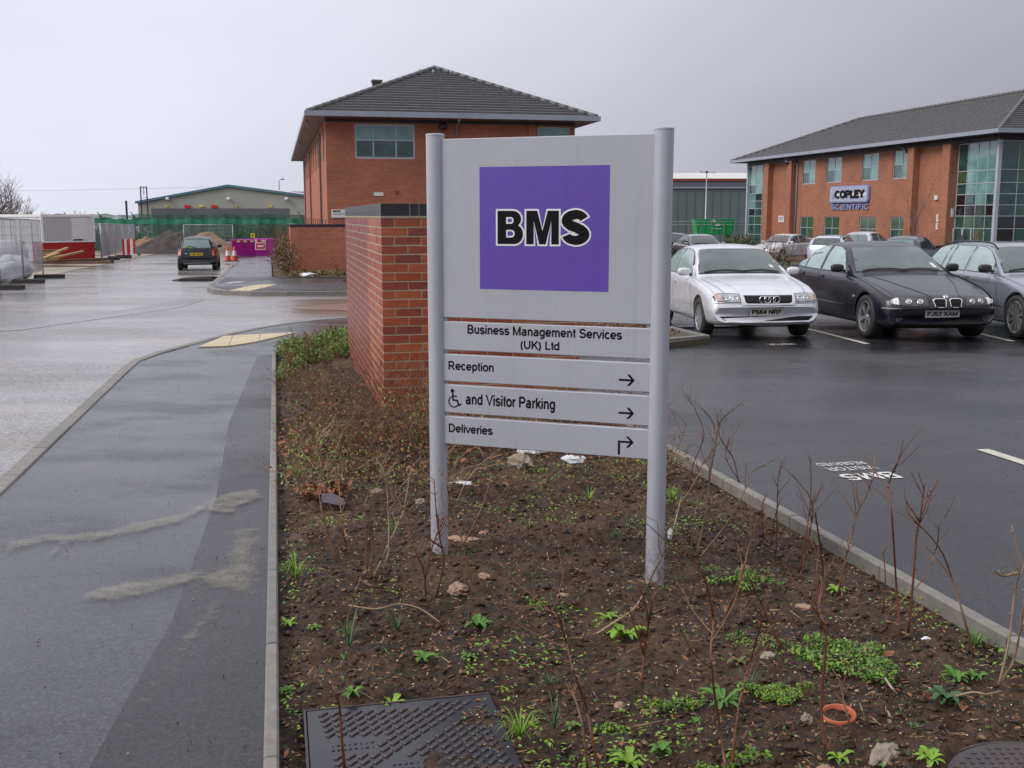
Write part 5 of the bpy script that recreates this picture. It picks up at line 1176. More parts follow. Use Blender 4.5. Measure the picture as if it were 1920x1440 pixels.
# netting fence
nf = thing('netting_fence', 'green debris netting hung on a post fence across the end of the site', 'fence', (0, 85, 0), 0)
for k in range(0, 13):
    m = MB(); x = at_dist(66+k*62.5-125, 85); m.box((x-0.07, -0.05, -1.4), (x+0.07, 0.05, 1.62)); m.tube([(x, 0, 1.6), (x-0.2, -0.15, 1.9)], 0.04, 6); m.build('fence_post', kerb_m, nf)
def drape(zt, zb, name, mat, y, dens, wid=0.03):
    m = MB(); x0 = at_dist(-60, 85); x1 = at_dist(640, 85)
    n = 110
    for k in range(n):
        xa = x0+(x1-x0)*k/n; xb = x0+(x1-x0)*(k+1)/n
        q = lambda x: (0.05*math.sin(x*1.9)+0.04*math.sin(x*5.1+1), 0.06*math.sin(x*2.3)+0.03*math.sin(x*7))
        (sa, ya), (sb_, yb) = q(xa), q(xb)
        m.add([(xa, y+ya, zb), (xb, y+yb, zb), (xb, y+yb*1.5, zt+sb_), (xa, y+ya*1.5, zt+sa)], [(0, 1, 2, 3)])
    return m.build(name, mat, nf, True)
mn, nn, pn = new_mat('sheer_netting'); vv = coord(nn)
nn.links.new(ramp(nn, (0.03, 0.12, 0.08), (0.02, 0.075, 0.055), noise(nn, 0.7, 4, vv)), pn.inputs['Base Color']); pn.inputs['Roughness'].default_value = 0.8
nn.links.new(maprange(nn, noise(nn, 1.2, 5, vv), 0.3, 0.7, 0.55, 0.9), pn.inputs['Alpha'])
drape(1.42, 0.95, 'netting_band', net_green, -0.1, 1); drape(1.72, 1.40, 'netting_sheer', mn, -0.12, 1); drape(0.97, -1.0, 'netting_sheer', mn, -0.12, 1)
# hedge growth and rubble behind the netting

# ------------------------------------------------------------------ foliage and bare wood
def leaf_cloud(name, blobs, n, size, mats, parent=None, loc=None, ground=None):
    """many small folded leaves spread through a set of ellipsoids"""
    per = len(mats); wts = np.array([b[3]*b[4]*b[5] for b in blobs]); wts = wts/wts.sum(); obs = []
    for mi, mt in enumerate(mats):
        k = n//per; idx = RNG.choice(len(blobs), k, p=wts); bl = np.array(blobs)[idx]
        d = RNG.normal(size=(k, 3)); d /= np.linalg.norm(d, axis=1)[:, None]; r = RNG.random(k)**0.42
        c = bl[:, :3] + d*r[:, None]*bl[:, 3:6]
        if ground is not None: c[:, 2] = np.maximum(c[:, 2], ground+0.01)
        s = size*(0.6+0.8*RNG.random(k)); a = RNG.random(k)*6.283; b = (RNG.random(k)-0.5)*2.2; ca, sa, cb, sb = np.cos(a), np.sin(a), np.cos(b), np.sin(b)
        q = LEAF[None]*s[:, None, None]; X, Y, Z = q[..., 0], q[..., 1]*1.4, q[..., 2]
        X, Z = X*cb[:, None]-Z*sb[:, None], X*sb[:, None]+Z*cb[:, None]; X, Y = X*ca[:, None]-Y*sa[:, None], X*sa[:, None]+Y*ca[:, None]
        co = np.stack([X+c[:, 0, None], Y+c[:, 1, None], Z+c[:, 2, None]], -1).reshape(-1, 3)
        f = (LF[None]+np.arange(k)[:, None, None]*5).reshape(-1, 3)
        obs.append(link(name, to_mesh_np(name, co, f, mt), parent, loc))
    return obs
def grow(m, p, d, L, r, depth, n=4, spread=0.6, kids=3, up=0.15, bend=0.25, sides=5, shrink=0.62, rnd=random):
    pts = [p]; q = p.copy(); dd = d.normalized()
    for k in range(n):
        dd = (dd + Vector((rnd.gauss(0, bend), rnd.gauss(0, bend), rnd.gauss(0, bend)+up*0.3))*0.4).normalized(); q = q + dd*L/n; pts.append(q.copy())
    m.tube(pts, [r*(1-0.5*k/n) for k in range(n+1)], sides, cap=False)
    if depth <= 0: return
    for k in range(kids):
        i = rnd.randint(max(1, n//3), n); a = Vector((rnd.gauss(0, 1), rnd.gauss(0, 1), rnd.gauss(0, 0.6)+up)); nd = (dd + a.normalized()*spread).normalized()
        grow(m, pts[i], nd, L*shrink*rnd.uniform(0.75, 1.15), r*0.55, depth-1, max(2, n-1), spread, kids, up, bend, max(3, sides-1), shrink, rnd)
# bare trees on the horizon at the left
def far_tree(px, Y, h, seed, label, w=1.0):
    th = thing('bare_tree', label, 'tree', gp(px, Y, -0.1), 0, 'bare trees on the left horizon'); rr = random.Random(seed)
    m = MB(); m.tube([(0, 0, 0), (0.1, 0, h*0.2), (0, 0.1, h*0.42)], [0.3*w, 0.25*w, 0.18*w], 8); m.build('trunk', tree_far_m, th, True)
    m = MB()
    for k in range(15): grow(m, Vector((0, 0, h*(0.2+0.018*k))), Vector((rr.gauss(0, .7), rr.gauss(0, .7), 0.9)), h*0.36*w, 0.09, 4, 4, 0.75, 3, 0.25, 0.3, 4, 0.68, rr)
    m.build('crown', tree_far_m, th)
far_tree(-6, 118, 7.2, 2, 'large bare tree at the left edge behind the cabin'); far_tree(18, 135, 5.6, 6, 'smaller bare tree beside the large one at the left edge')
scr = MB(); rr = random.Random(4)
for k in range(70):
    px = rr.uniform(30, 215); Y = rr.uniform(150, 165); hh = rr.uniform(1.0, 2.1)*(0.7 if 90 < px < 120 or px > 180 else 1); base = gp(px, Y, 0)
    grow(scr, base, Vector((rr.gauss(0, .2), 0, 1)), hh+0.8, 0.06, 2, 3, 0.7, 5, 0.3, 0.3, 3, 0.5, rr)
tag(scr.build('distant_scrub', tree_far_m), 'low bare scrub along the horizon between the cabin and the shed', None, None, 'stuff')
o = leaf_cloud('scrub_behind_netting', [(at_dist(150+k*31, 89), 89+rr.uniform(-1, 1), -0.55+rr.uniform(-.3, .5), 1.6, 1.4, rr.uniform(0.6, 1.2)) for k in range(16)], 15000, 0.11, [leaf_dark, leaf_olive, leaf_dark])
for q in o: tag(q, 'mass of dark green shrubs behind the netting fence', None, None, 'stuff')
def rubble():
    m = MB(); r = random.Random(9)
    for k in range(150):
        px = r.uniform(145, 560); Y = r.uniform(87.6, 88.6); p = gp(px, Y, 0); z = EYE - r.uniform(0.35, 1.4); s = r.uniform(0.06, 0.22); M_ = Matrix.Translation((p.x, Y, z)) @ Matrix.Rotation(r.uniform(0, 3), 4, 'Y') @ Matrix.Rotation(r.uniform(0, 3), 4, 'Z')
        m.box((-s, -s*.6, -s*.4), (s, s*.6, s*.4), 0, M_)
    tag(m.build('rubble_bank', kerb_m), 'pale rubble among the shrubs behind the netting', None, None, 'stuff')
rubble()
# telegraph frame and poles on the horizon
gt = thing('steel_gantry', 'dark twin-post steel frame standing beside the pale shed roof', 'gantry', (at_dist(273, 148), 148, -1), 0)
for dx in (-0.42, 0.42): B('post', brick_dark, gt, (dx-0.06, -0.1, 0), (dx+0.06, 0.1, EYE+53*148/2000+1))
B('crossbar', brick_dark, gt, (-0.42, -0.06, EYE+52*.074+1), (0.42, 0.06, EYE+53*.074+1.05)); B('crossbar', brick_dark, gt, (-0.42, -0.06, EYE+33*.074+1), (0.42, 0.06, EYE+33.6*.074+1)); B('hanging_rod', brick_dark, gt, (-0.03, -0.03, EYE+38*.074+1), (0.05, 0.03, EYE+52*.074+1))
m = MB(); x = at_dist(240, 90); m.tube([(x, 90, -2), (x, 90, EYE+28*.045)], 0.09, 8); m.build('pole_shaft', brick_dark, None); bpy.context.scene.collection.objects[-1]
po_ = [o_ for o_ in C.objects if o_.name.startswith('pole_shaft')][0]; po_.name = 'wooden_pole'; tag(po_, 'thin dark pole rising above the netting left of the pale shed', 'pole')
cbm = MB(); cbm.tube([(at_dist(-200, 150), 150, EYE+47.5*.075), (at_dist(80, 150), 150, EYE+46*.075), (at_dist(400, 150), 149.5, EYE+52.5*.075)], 0.018, 4); tag(cbm.build('overhead_cable', galv), 'thin overhead cable crossing the sky left of the pale shed', 'cable')
fc = thing('lamp_post', 'small street lamp standing behind the pale gabled shed', 'lamp post', (at_dist(526, 172), 172, 0), 0)
m = MB(); m.tube([(0, 0, -2), (0, 0, EYE+64*.086), (0.3, 0, EYE+67*.086), (0.5, 0, EYE+67*.086)], 0.06, 6); m.build('column', brick_dark, fc, True); B('lantern', brick_dark, fc, (0.35, -0.15, EYE+66*.086), (0.85, 0.15, EYE+68*.086))
# lamp column in front of the warehouse
lc = thing('lamp_post', 'tall car park lamp column with two lantern heads in front of the warehouse', 'lamp post', (at_dist(1322, 95), 95, ZG(0, 95)), 0)
ht = EYE+79*.0475-ZG(0, 95); m = MB(); m.tube([(0, 0, 0), (0, 0, 1.2), (0, 0, 1.25), (0, 0, ht)], [0.09, 0.085, 0.06, 0.045], 10); m.tube([(-0.55, 0, ht+0.02), (0.55, 0, ht)], 0.03, 6); m.build('column', galv, lc, True)
for dx, z in ((-0.55, 0.1), (0.6, 0.0)): B('lantern', white_plastic, lc, (dx-0.17, -0.15, ht+z-0.06), (dx+0.17, 0.15, ht+z+0.1))
B('lantern', brick_dark, lc, (-0.12, -0.1, ht-0.02), (0.12, 0.1, ht+0.12))
# green skip
sk = thing('skip_container', 'green waste container with white lettering in front of the warehouse', 'skip', gp(1340, 88, 0), 0)
def skipz(py): return EYE-(py-405)/2000*88 - gp(1340, 88).z
x0_, x1_ = at_dist(1302, 88)-gp(1340, 88).x, at_dist(1377, 88)-gp(1340, 88).x
zt_, zb_ = skipz(410.5), skipz(440); m = MB()
m.add([(x0_+0.25, 0, zb_), (x1_-0.2, 0, zb_), (x1_, 0, zt_), (x0_, 0, zt_), (x0_+0.25, 1.8, zb_), (x1_-0.2, 1.8, zb_), (x1_, 1.8, zt_), (x0_, 1.8, zt_)], [(0, 1, 2, 3), (5, 4, 7, 6), (4, 0, 3, 7), (1, 5, 6, 2), (0, 4, 5, 1)])
m.box((x0_-0.03, -0.05, zt_-0.12), (x1_+0.03, 0.03, zt_)); 
for k in range(6): x = x0_+0.25+(x1_-x0_-0.5)*k/5; m.box((x-0.04, -0.045, zb_), (x+0.04, 0.0, zt_-0.13))
m.build('container_body', skip_green, sk); m = MB(); 
for x in (x0_+0.45, x1_-0.45): m.box((x-0.12, 0.2, 0), (x+0.12, 1.6, zb_+0.01))
m.build('skid', skip_green, sk)
for a, b, z0_, z1_ in ((-0.30, 0.05, 416.5, 413.5), (-0.2, -0.05, 412.5, 410.8), (0.03, 0.42, 423, 419.5), (-0.3, -0.1, 429, 427.6), (0.0, 0.5, 429, 427.8)): B('lettering', white_print, sk, (a, -0.06, skipz(z0_)), (b, -0.05, skipz(z1_)))
# rail fence & scrub in front of the warehouse
rf = thing('post_rail_fence', 'low wire fence along the far side of the car park in front of the warehouse', 'fence', (0, 86, 0), 0)
for px in range(1225, 1420, 22): x = at_dist(px, 86); B('post', kerb_m, rf, (x-0.04, -0.04, -1.1), (x+0.04, 0.04, EYE-9*.043))
for py in (415, 421): m = MB(); m.tube([(at_dist(1180, 86), 0, EYE-(py-405)*.043), (at_dist(1410, 86), 0, EYE-(py-405)*.043)], 0.02, 4); m.build('wire', galv, rf)
def shrub(name, label, blobs, n, size, mats, cat='shrub', group=None, base=None, stems=6, h=0.6, mt=None, ground=None):
    th = thing(name, label, cat, base, 0, group); o = leaf_cloud('foliage', blobs, n, size, mats, th, ground=ground)
    m = MB(); r = random.Random(int(n+len(label)))
    for k in range(stems):
        b = blobs[k % len(blobs)]; grow(m, Vector((b[0]+r.uniform(-.3, .3)*b[3], b[1]+r.uniform(-.3, .3)*b[4], 0)), Vector((r.gauss(0, .4), r.gauss(0, .4), 1)), h, 0.012*max(1, h), 2, 4, 0.6, 4, 0.2, 0.3, 4, 0.6, r)
    so_ = m.build('stems', mt or twig_brown, th); so_['kind'] = 'stuff'; return th
for k, (px, Y, w, h) in enumerate(((1395, 76, 2.2, 1.1), (1375, 80, 1.6, 0.9), (1240, 80, 1.5, 1.0))):
    shrub('shrub', ['olive shrub between the green container and the glazed corner', 'small olive shrub beside the green container', 'olive shrub left of the green container'][k], [(0, 0, h*.6, w/2, w/2, h*.6)], 900, 0.07, [leaf_olive, leaf_dark], base=gp(px, Y), h=h)
shrub('shrub', 'straggly olive shrub between the silver and black saloons in the middle row', [(0, 0, .45, .7, .6, .45), (.5, .2, .35, .5, .5, .35), (-.5, .1, .55, .5, .5, .5)], 1600, 0.035, [leaf_olive, leaf_dark, leaf_olive], base=gp(1440, 31, 0.1), stems=14, h=0.9)
shrub('shrub', 'olive shrub bed along the foot of the Copley office wall', [(k*1.1, k*1.6, .35, .9, .9, .45+0.1*(k % 2)) for k in range(-4, 4)], 5000, 0.06, [leaf_olive, leaf_brown, leaf_dark], base=gp(1720, 49, 0), stems=30, h=1.0)
# sapling trees in front of the right-hand office
for px, Y, h, sd_, lb_ in ((1716, 47, 3.4, 3, 'thin bare sapling tree in front of the brick wall of the right-hand office'), (1830, 43, 2.6, 8, 'thin bare sapling tree in front of the glazed corner of the right-hand office')):
    th = thing('bare_tree', lb_, 'tree', gp(px, Y), 0); r = random.Random(sd_); m = MB(); m.tube([(0, 0, 0), (0.03, 0, h*.5), (0, 0.03, h*.62)], [0.035, 0.03, 0.02], 6); m.build('trunk', tree_far_m, th)
    m = MB()
    for k in range(7): grow(m, Vector((0, 0, h*(.3+.05*k))), Vector((r.gauss(0, .35), r.gauss(0, .35), 1)), h*.4, 0.012, 2, 4, 0.35, 3, 0.3, 0.2, 3, 0.6, r)
    m.build('crown', tree_far_m, th)

# far bed: hedge left of the low wall, low growth in front of it, litter
hb = []
for k in range(11):
    q = T(0.35+0.02*k+rr.uniform(-.1, .1), 38.6+k*1.7, 0); b0 = T(0.35, 38.6); hb.append((q.x-b0.x, q.y-b0.y, 0.6, 0.5, 1.0, 0.7))
shrub('hedge', 'scruffy olive and brown hedge beside the far footpath left of the low brick wall', hb, 15000, 0.034, [leaf_olive, twig_brown, leaf_olive, twig_pale], 'hedge', base=T(0.35, 38.6), stems=60, h=1.0, ground=0)
lb2 = []
for k in range(14):
    q = T(0.6+k*0.33, 37.6+rr.uniform(-.5, .5), 0); b0 = T(0.6, 37.6); lb2.append((q.x-b0.x, q.y-b0.y, 0.05, 0.35, 0.4, 0.16))
shrub('low_shrub', 'low green growth in front of the far low brick wall', lb2, 5200, 0.03, [leaf_green, leaf_olive, leaf_brown, leaf_olive], 'shrub', base=T(0.6, 37.6, 0.03), stems=20, h=0.3, ground=0)
lump_obj('plastic_bag', litter_m, T(1.0, 36.95, 0.08), 0.22, 2, 'white plastic bag lying in the far bed in front of the low brick wall', 'litter', sx=1.6, sz=0.35, amp=0.6)

# low green shrubs at the far corner of the near bed
def corner_shrub(label, t0, s0, bl, n):
    shrub('low_shrub', label, bl, int(n*1.5), 0.013, [leaf_lime, leaf_olive, leaf_olive, leaf_lime], 'shrub', 'low green shrubs at the bed corner', T(t0, s0, soil_z(t0, s0)), 5, 0.2, twig_brown, ground=-0.02)
corner_shrub('leafy lime green shrub at the far corner of the near bed by the footpath', 0.32, 14.3, [(0, 0, .08, .3, .35, .13), (.2, .35, .08, .3, .3, .13), (-.1, -.4, .1, .22, .3, .14), (0.1, -.9, .08, .2, .35, .12)], 5600)
corner_shrub('taller lime green shrub against the left face of the near brick wall', 0.72, 13.6, [(0, 0, .06, .2, .35, .12), (0, .5, .07, .22, .35, .12), (-.15, -.5, .04, .2, .3, .08), (-.05, 1.1, .09, .3, .4, .14)], 6000)
corner_shrub('sparse green shrub behind the corner of the near brick wall', 0.85, 15.0, [(0, 0, .1, .4, .4, .16), (.5, 0.1, .1, .4, .3, .16)], 3000)
corner_shrub('small green shrub beside the edging before the bed corner', 0.14, 12.6, [(0, 0, .06, .16, .3, .1), (0.1, .6, .08, .15, .3, .12), (.05, -.7, .05, .12, .2, .07)], 2000)

# ------------------------------------------------------------------ bare saplings in the near bed, each its own thing
def px3(px, py, Y):
    x = (px-960)/2000; y = -(py-720)/2000; c, s = math.cos(PITCH), math.sin(PITCH); r = (x, c+y*s, -s+y*c); k = Y/r[1]; return Vector((r[0]*k, Y, EYE+r[2]*k))
def catmull(P, n=4):
    o = []
    for i in range(len(P)-1):
        p0, p1, p2, p3 = P[max(0, i-1)], P[i], P[i+1], P[min(len(P)-1, i+2)]
        for k in range(n): t = k/n; o.append(0.5*((2*p1)+(p2-p0)*t+(2*p0-5*p1+4*p2-p3)*t*t+(3*p1-p0-3*p2+p3)*t**3))
    o.append(P[-1]); return o
def sapling(label, stems, mat, r0=0.0042, shoots=3, seed=1, name='bare_sapling', cat='sapling', lean=0.05):
    """stems: list of lists of photo points, the first the foot on the soil"""
    rr = random.Random(seed); m = MB(); b0 = surv(*stems[0][0], -0.01)
    main = None; y0_ = b0.y
    for pts in stems:
        b = surv(*pts[0], -0.02); P = []
        if main is not None and (abs(pts[0][1]-stems[0][0][1]) > 14):
            q = px3(pts[0][0], pts[0][1], y0_)-b0; near = min(main, key=lambda v: (v-q).length); b = b0.copy(); b.y = b0.y+near.y; P = [near.copy()]; pts = pts[1:]; pts = [None]+pts
        for i, xy in enumerate(pts):
            if xy is None: continue
            x, y = xy
            if i == 0: P.append(b - b0); continue
            P.append(px3(x, y, b.y + lean*i*rr.uniform(-1, 1)) - b0)
        if main is not None and P[0].length < 0.12 and pts[0] is not None: P.insert(0, Vector((0, 0, -0.015)))
        C_ = catmull(P, 4); n = len(C_); rad = [r0*(1-0.55*k/(n-1)) for k in range(n)]; m.tube(C_, rad, 6)
        if main is None: main = C_
        L = sum((C_[k+1]-C_[k]).length for k in range(n-1))
        for k in range(1, n-1):                      # knuckles and buds
            if rr.random() < 0.7:
                d = Vector((rr.gauss(0, 1), rr.gauss(0, 1), 0.6)).normalized(); m.tube([C_[k], C_[k]+d*0.008, C_[k]+d*0.014], [r0*0.6, r0*0.55, r0*0.15], 4)
        for k in range(shoots):
            i = rr.randint(int(n*0.42), n-1); d = (C_[i]-C_[i-1]).normalized(); a = Vector((rr.choice((-1, 1))*rr.uniform(.5, 1), rr.gauss(0, .5), rr.uniform(.2, .8))).normalized()
            grow(m, C_[i], (d*0.8+a*0.8), L*rr.uniform(0.1, 0.24), rad[i]*0.75, 1 if rr.random() < 0.4 else 0, 4, 0.7, 2, 0.3, 0.22, 5, 0.5, rr)
    return tag(m.build(name, mat, None, True, b0), label, cat, 'bare saplings in the near planting bed')
SP = [
 ('pale many-stemmed sapling just right of the right sign post', [[(1305, 1042), (1325, 950), (1332, 860), (1340, 800), (1312, 760)], [(1312, 1045), (1360, 985), (1392, 930), (1410, 885), (1440, 872)], [(1297, 1035), (1300, 985), (1308, 935)], [(1330, 900), (1342, 830), (1352, 790), (1378, 765)]], twig_pale, .004, 4),
 ('red sapling with a bud at its tip near the start of the car park edging', [[(1455, 1040), (1457, 960), (1459, 900), (1466, 862)]], twig_red, .0035, 2),
 ('forked sapling crossing the car park edging in its middle', [[(1498, 1074), (1512, 1000), (1520, 930), (1520, 856)], [(1503, 1072), (1516, 1010), (1522, 940), (1480, 885)], [(1516, 960), (1540, 912)]], twig_red, .0042, 3),
 ('tall sapling leaning right beside the painted lettering', [[(1571, 1115), (1585, 1050), (1605, 970), (1635, 902), (1640, 850)], [(1578, 1118), (1583, 1060), (1592, 1020)]], twig_brown, .0046, 4),
 ('tall upright sapling right of the leaning one at the edging', [[(1688, 1192), (1680, 1090), (1672, 960), (1668, 905), (1682, 868)]], twig_red, .0048, 4),
 ('sapling with a wide fork near the right part of the edging', [[(1703, 1186), (1712, 1090), (1718, 1010), (1726, 966), (1734, 905)], [(1722, 980), (1735, 945), (1757, 904)], [(1723, 975), (1696, 935)]], twig_red, .0046, 2),
 ('low sapling arching right below the wide-forked one', [[(1670, 1146), (1700, 1118), (1735, 1080), (1755, 1030), (1761, 985)]], twig_brown, .004, 3),
 ('sapling leaning left across the right part of the edging', [[(1826, 1232), (1808, 1160), (1785, 1085), (1760, 1025), (1700, 960)]], twig_brown, .0045, 3),
 ('thick twin-stemmed sapling at the right edge of the photo', [[(1873, 1284), (1892, 1200), (1903, 1110), (1912, 1060), (1897, 985)], [(1878, 1304), (1903, 1230), (1920, 1130), (1928, 1060)], [(1906, 1100), (1880, 1080), (1865, 1070)]], twig_pale, .0062, 1),
 ('tall dark red sapling beside the terracotta pot', [[(1547, 1405), (1540, 1320), (1549, 1190), (1536, 1140), (1543, 1070), (1528, 960)]], twig_red, .005, 4),
 ('short forked sapling in front of the terracotta pot', [[(1603, 1400), (1590, 1345), (1580, 1300), (1590, 1250)], [(1560, 1410), (1530, 1345), (1500, 1270)]], twig_brown, .0036, 3),
 ('tall foreground sapling rising from the bottom edge right of the sign', [[(1361, 1437), (1350, 1370), (1338, 1290), (1333, 1220), (1337, 1160), (1323, 1090), (1312, 1068)]], twig_brown, .0062, 4),
 ('second foreground sapling leaning right from the bottom edge', [[(1372, 1437), (1383, 1340), (1396, 1280), (1411, 1226), (1430, 1158)]], twig_red, .0052, 5),
 ('foreground sapling leaning left from the bottom edge below the sign', [[(1121, 1440), (1108, 1370), (1099, 1325), (1075, 1257), (1062, 1205), (1047, 1158), (1026, 1142)]], twig_red, .0055, 4),
 ('thin foreground stem beside the left-leaning sapling', [[(1101, 1440), (1092, 1360), (1075, 1300), (1062, 1272)]], twig_brown, .004, 1),
 ('forked sapling in front of the right sign post', [[(1203, 1285), (1210, 1210), (1215, 1155), (1195, 1085)], [(1214, 1165), (1225, 1120), (1236, 1078)], [(1206, 1240), (1165, 1100)]], twig_red, .0042, 3),
 ('pale curved stem bending towards the foot of the right sign post', [[(1109, 1195), (1150, 1168), (1188, 1142), (1208, 1110), (1225, 1075), (1258, 1005), (1278, 930)]], twig_pale, .0045, 1),
 ('brown sapling a step right of the right sign post', [[(1351, 1179), (1370, 1130), (1390, 1085), (1408, 1010), (1436, 945)], [(1355, 1180), (1378, 1115), (1400, 1050)]], twig_brown, .004, 3),
 ('short red sapling right of the foot of the right sign post', [[(1331, 1190), (1336, 1130), (1312, 1070)]], twig_red, .004, 1),
 ('red sapling leaning left in the middle of the right half of the bed', [[(1466, 1216), (1440, 1160), (1415, 1105), (1402, 1080)], [(1466, 1216), (1450, 1190), (1432, 1180)]], twig_red, .0046, 2),
 ('forked red sapling just left of the left sign post', [[(798, 1118), (795, 1075), (778, 1030), (763, 985)], [(796, 1090), (812, 1020), (836, 965)]], twig_red, .0042, 2),
 ('curved red sapling crossing the left sign post', [[(817, 1121), (832, 1055), (823, 1000), (816, 940), (814, 900)], [(826, 1020), (790, 1000)], [(824, 990), (840, 965)]], twig_red, .0045, 2),
 ('brown sapling crossing the left sign post to the right', [[(885, 1104), (876, 1060), (865, 1008), (846, 950), (838, 911), (820, 877)], [(868, 1020), (900, 960), (920, 900)]], twig_brown, .004, 3),
 ('upright forked sapling left of the left sign post', [[(688, 1086), (686, 1010), (687, 935), (710, 900)], [(692, 1088), (700, 1010), (686, 950)]], twig_brown, .0045, 3),
 ('pale crossing sapling between the edging and the left sign post', [[(697, 1089), (720, 1040), (745, 985), (757, 955), (771, 877)], [(757, 955), (740, 925), (733, 900)]], twig_pale, .0045, 2),
 ('pale forked sapling behind the crossing one', [[(710, 1089), (728, 1037), (728, 960), (722, 894), (706, 859)], [(724, 900), (740, 870)]], twig_pale, .0042, 2),
 ('brown leaning sapling left of the crossing ones', [[(661, 1083), (652, 1040), (643, 993), (637, 930), (634, 870)]], twig_brown, .0042, 3),
 ('dark leaning sapling nearest the path edging', [[(630, 1051), (618, 1010), (605, 964), (596, 915)], [(626, 1050), (614, 1000), (600, 950)]], twig_brown, .004, 2),
 ('single thick red shoot rising over the rectangular manhole cover', [[(646, 1440), (641, 1390), (638, 1338), (630, 1300), (619, 1275)]], twig_red, .0058, 0),
 ('small sapling in the soil below the left sign post', [[(655, 1160), (665, 1120), (676, 1080)]], twig_brown, .003, 2),
 ('thin sapling behind the right sign post', [[(1290, 925), (1300, 870), (1320, 815), (1300, 760)], [(1292, 925), (1318, 870), (1352, 825)]], twig_red, .0038, 4),
 ('red sapling beside the edging behind the many-stemmed one', [[(1385, 905), (1375, 860), (1350, 820), (1345, 775)], [(1388, 905), (1360, 850), (1392, 790)]], twig_red, .0038, 5),
 ('thin red sapling in the middle of the right half of the bed', [[(1540, 1180), (1532, 1090), (1535, 1010), (1527, 958)]], twig_red, .0038, 2),
 ('small red sapling by the edging right of the forked one', [[(1432, 1010), (1428, 960), (1436, 925)], [(1445, 1020), (1452, 975), (1462, 940)]], twig_red, .0034, 3),
 ('small sapling in the dark soil before the wide-forked one', [[(1655, 1150), (1660, 1090), (1656, 1025)]], twig_red, .0034, 1),
 ('low sapling below the deliveries panel', [[(935, 1010), (926, 960), (905, 905)], [(938, 1012), (945, 950), (960, 900)]], twig_brown, .0034, 3),
 ('low sapling between the sign posts', [[(1060, 1040), (1050, 980), (1068, 920)], [(1063, 1042), (1080, 985), (1100, 955)]], twig_brown, .0034, 4),
 ('low sapling left of the right sign post', [[(1150, 1060), (1140, 1000), (1160, 940)]], twig_brown, .0036, 4),
]
for k, (lb_, st_, mt_, r_, n_) in enumerate(SP): sapling(lb_, st_, mt_, min(r_*1.15, .0052), n_+1, 11+k)
# dense bare shrubs in front of the brick wall
rr = random.Random(21)
def thicket(t, s, label, h, n, mat, seed, spread=0.9):
    r = random.Random(seed); m = MB()
    for k in range(n):
        d = Vector((r.gauss(0, .55)*spread, r.gauss(0, .45)*spread, 1)); grow(m, Vector((r.gauss(0, .12), r.gauss(0, .12), -0.02)), d, h*r.uniform(.5, 1.05), 0.0034, 2, 5, 0.8, 4, 0.0, 0.34, 4, 0.62, r)
    return tag(m.build('bare_shrub', mat, None, False, T(t, s, soil_z(t, s))), label, 'shrub', 'tangled bare shrubs in front of the near brick wall')
TH = [(0.22, 6.6, 'low tangled brown shrub beside the path edging, nearest of the tangled ones', .42, 12, twig_brown), (0.5, 7.0, 'tangled red shrub left of the brick wall corner', .55, 16, twig_red), (0.25, 7.7, 'tangled brown shrub beside the edging left of the wall', .55, 16, twig_brown), (0.6, 7.9, 'dense red shrub before the brick wall corner', .6, 20, twig_red), (0.95, 7.5, 'arching brown shrub in front of the brick wall corner', .6, 18, twig_brown),
      (1.25, 7.9, 'dense brown shrub against the end face of the brick wall', .6, 20, twig_brown), (1.1, 8.5, 'red shrub touching the end face of the brick wall', .5, 16, twig_red), (0.35, 8.8, 'brown shrub at the path side of the brick wall', .5, 16, twig_brown), (0.4, 9.9, 'sparse brown shrub along the left face of the brick wall', .45, 12, twig_brown), (0.3, 11.2, 'low brown shrub along the left face of the brick wall, farther back', .4, 12, twig_brown),
      (1.7, 7.6, 'tangled shrub seen below the panels behind the sign', .5, 16, twig_brown), (2.05, 8.3, 'red tangled shrub behind the right half of the sign', .5, 14, twig_red), (2.45, 7.3, 'bare shrub beside the car park edging behind the right sign post', .55, 16, twig_red), (2.35, 6.5, 'brown shrub beside the edging right of the sign', .4, 12, twig_brown), (2.5, 8.4, 'tangled shrub at the far end of the car park edging', .5, 14, twig_brown), (0.75, 6.3, 'low tangled shrub in the open soil left of the sign', .35, 10, twig_brown)]
for k, a in enumerate(TH): thicket(*a[:2], a[2], a[3], int(a[4]*1.15), a[5] if k % 5 else twig_pale, 60+k, 1.2)
leafy = [(T(t, s).x, T(t, s).y, T(t, s, soil_z(t, s)+h*.35).z, .35, .3, h*.4) for t, s, _, h, *_r in TH]
for q in leaf_cloud('young_leaves', leafy, 7000, 0.010, [leaf_olive, leaf_brown, leaf_lime]): tag(q, 'tiny leaves among the tangled bare shrubs', None, None, 'stuff')
isl = T((ist[0][0]+ist[2][0])/2, (ist[0][1]+ist[2][1])/2+1.6, 0.05)
m = MB(); r = random.Random(5)
for k in range(60): grow(m, Vector((r.uniform(-1.1, 0.85), r.uniform(-1.3, 1), 0)), Vector((r.gauss(0, .6), r.gauss(0, .6), 1)), r.uniform(.25, .6), 0.003, 2, 4, 0.8, 3, 0, 0.3, 4, 0.6, r)
tag(m.build('bare_shrub', twig_brown, None, False, isl), 'tangled brown shrub on the raised island beside the silver saloon', 'shrub')
o = leaf_cloud('dead_leaves', [(isl.x, isl.y, isl.z+.03, 1.1, 1.4, .05)], 1500, 0.03, [leaf_brown, chip_m])
for q in o: tag(q, 'brown leaves on the raised island', None, None, 'stuff')
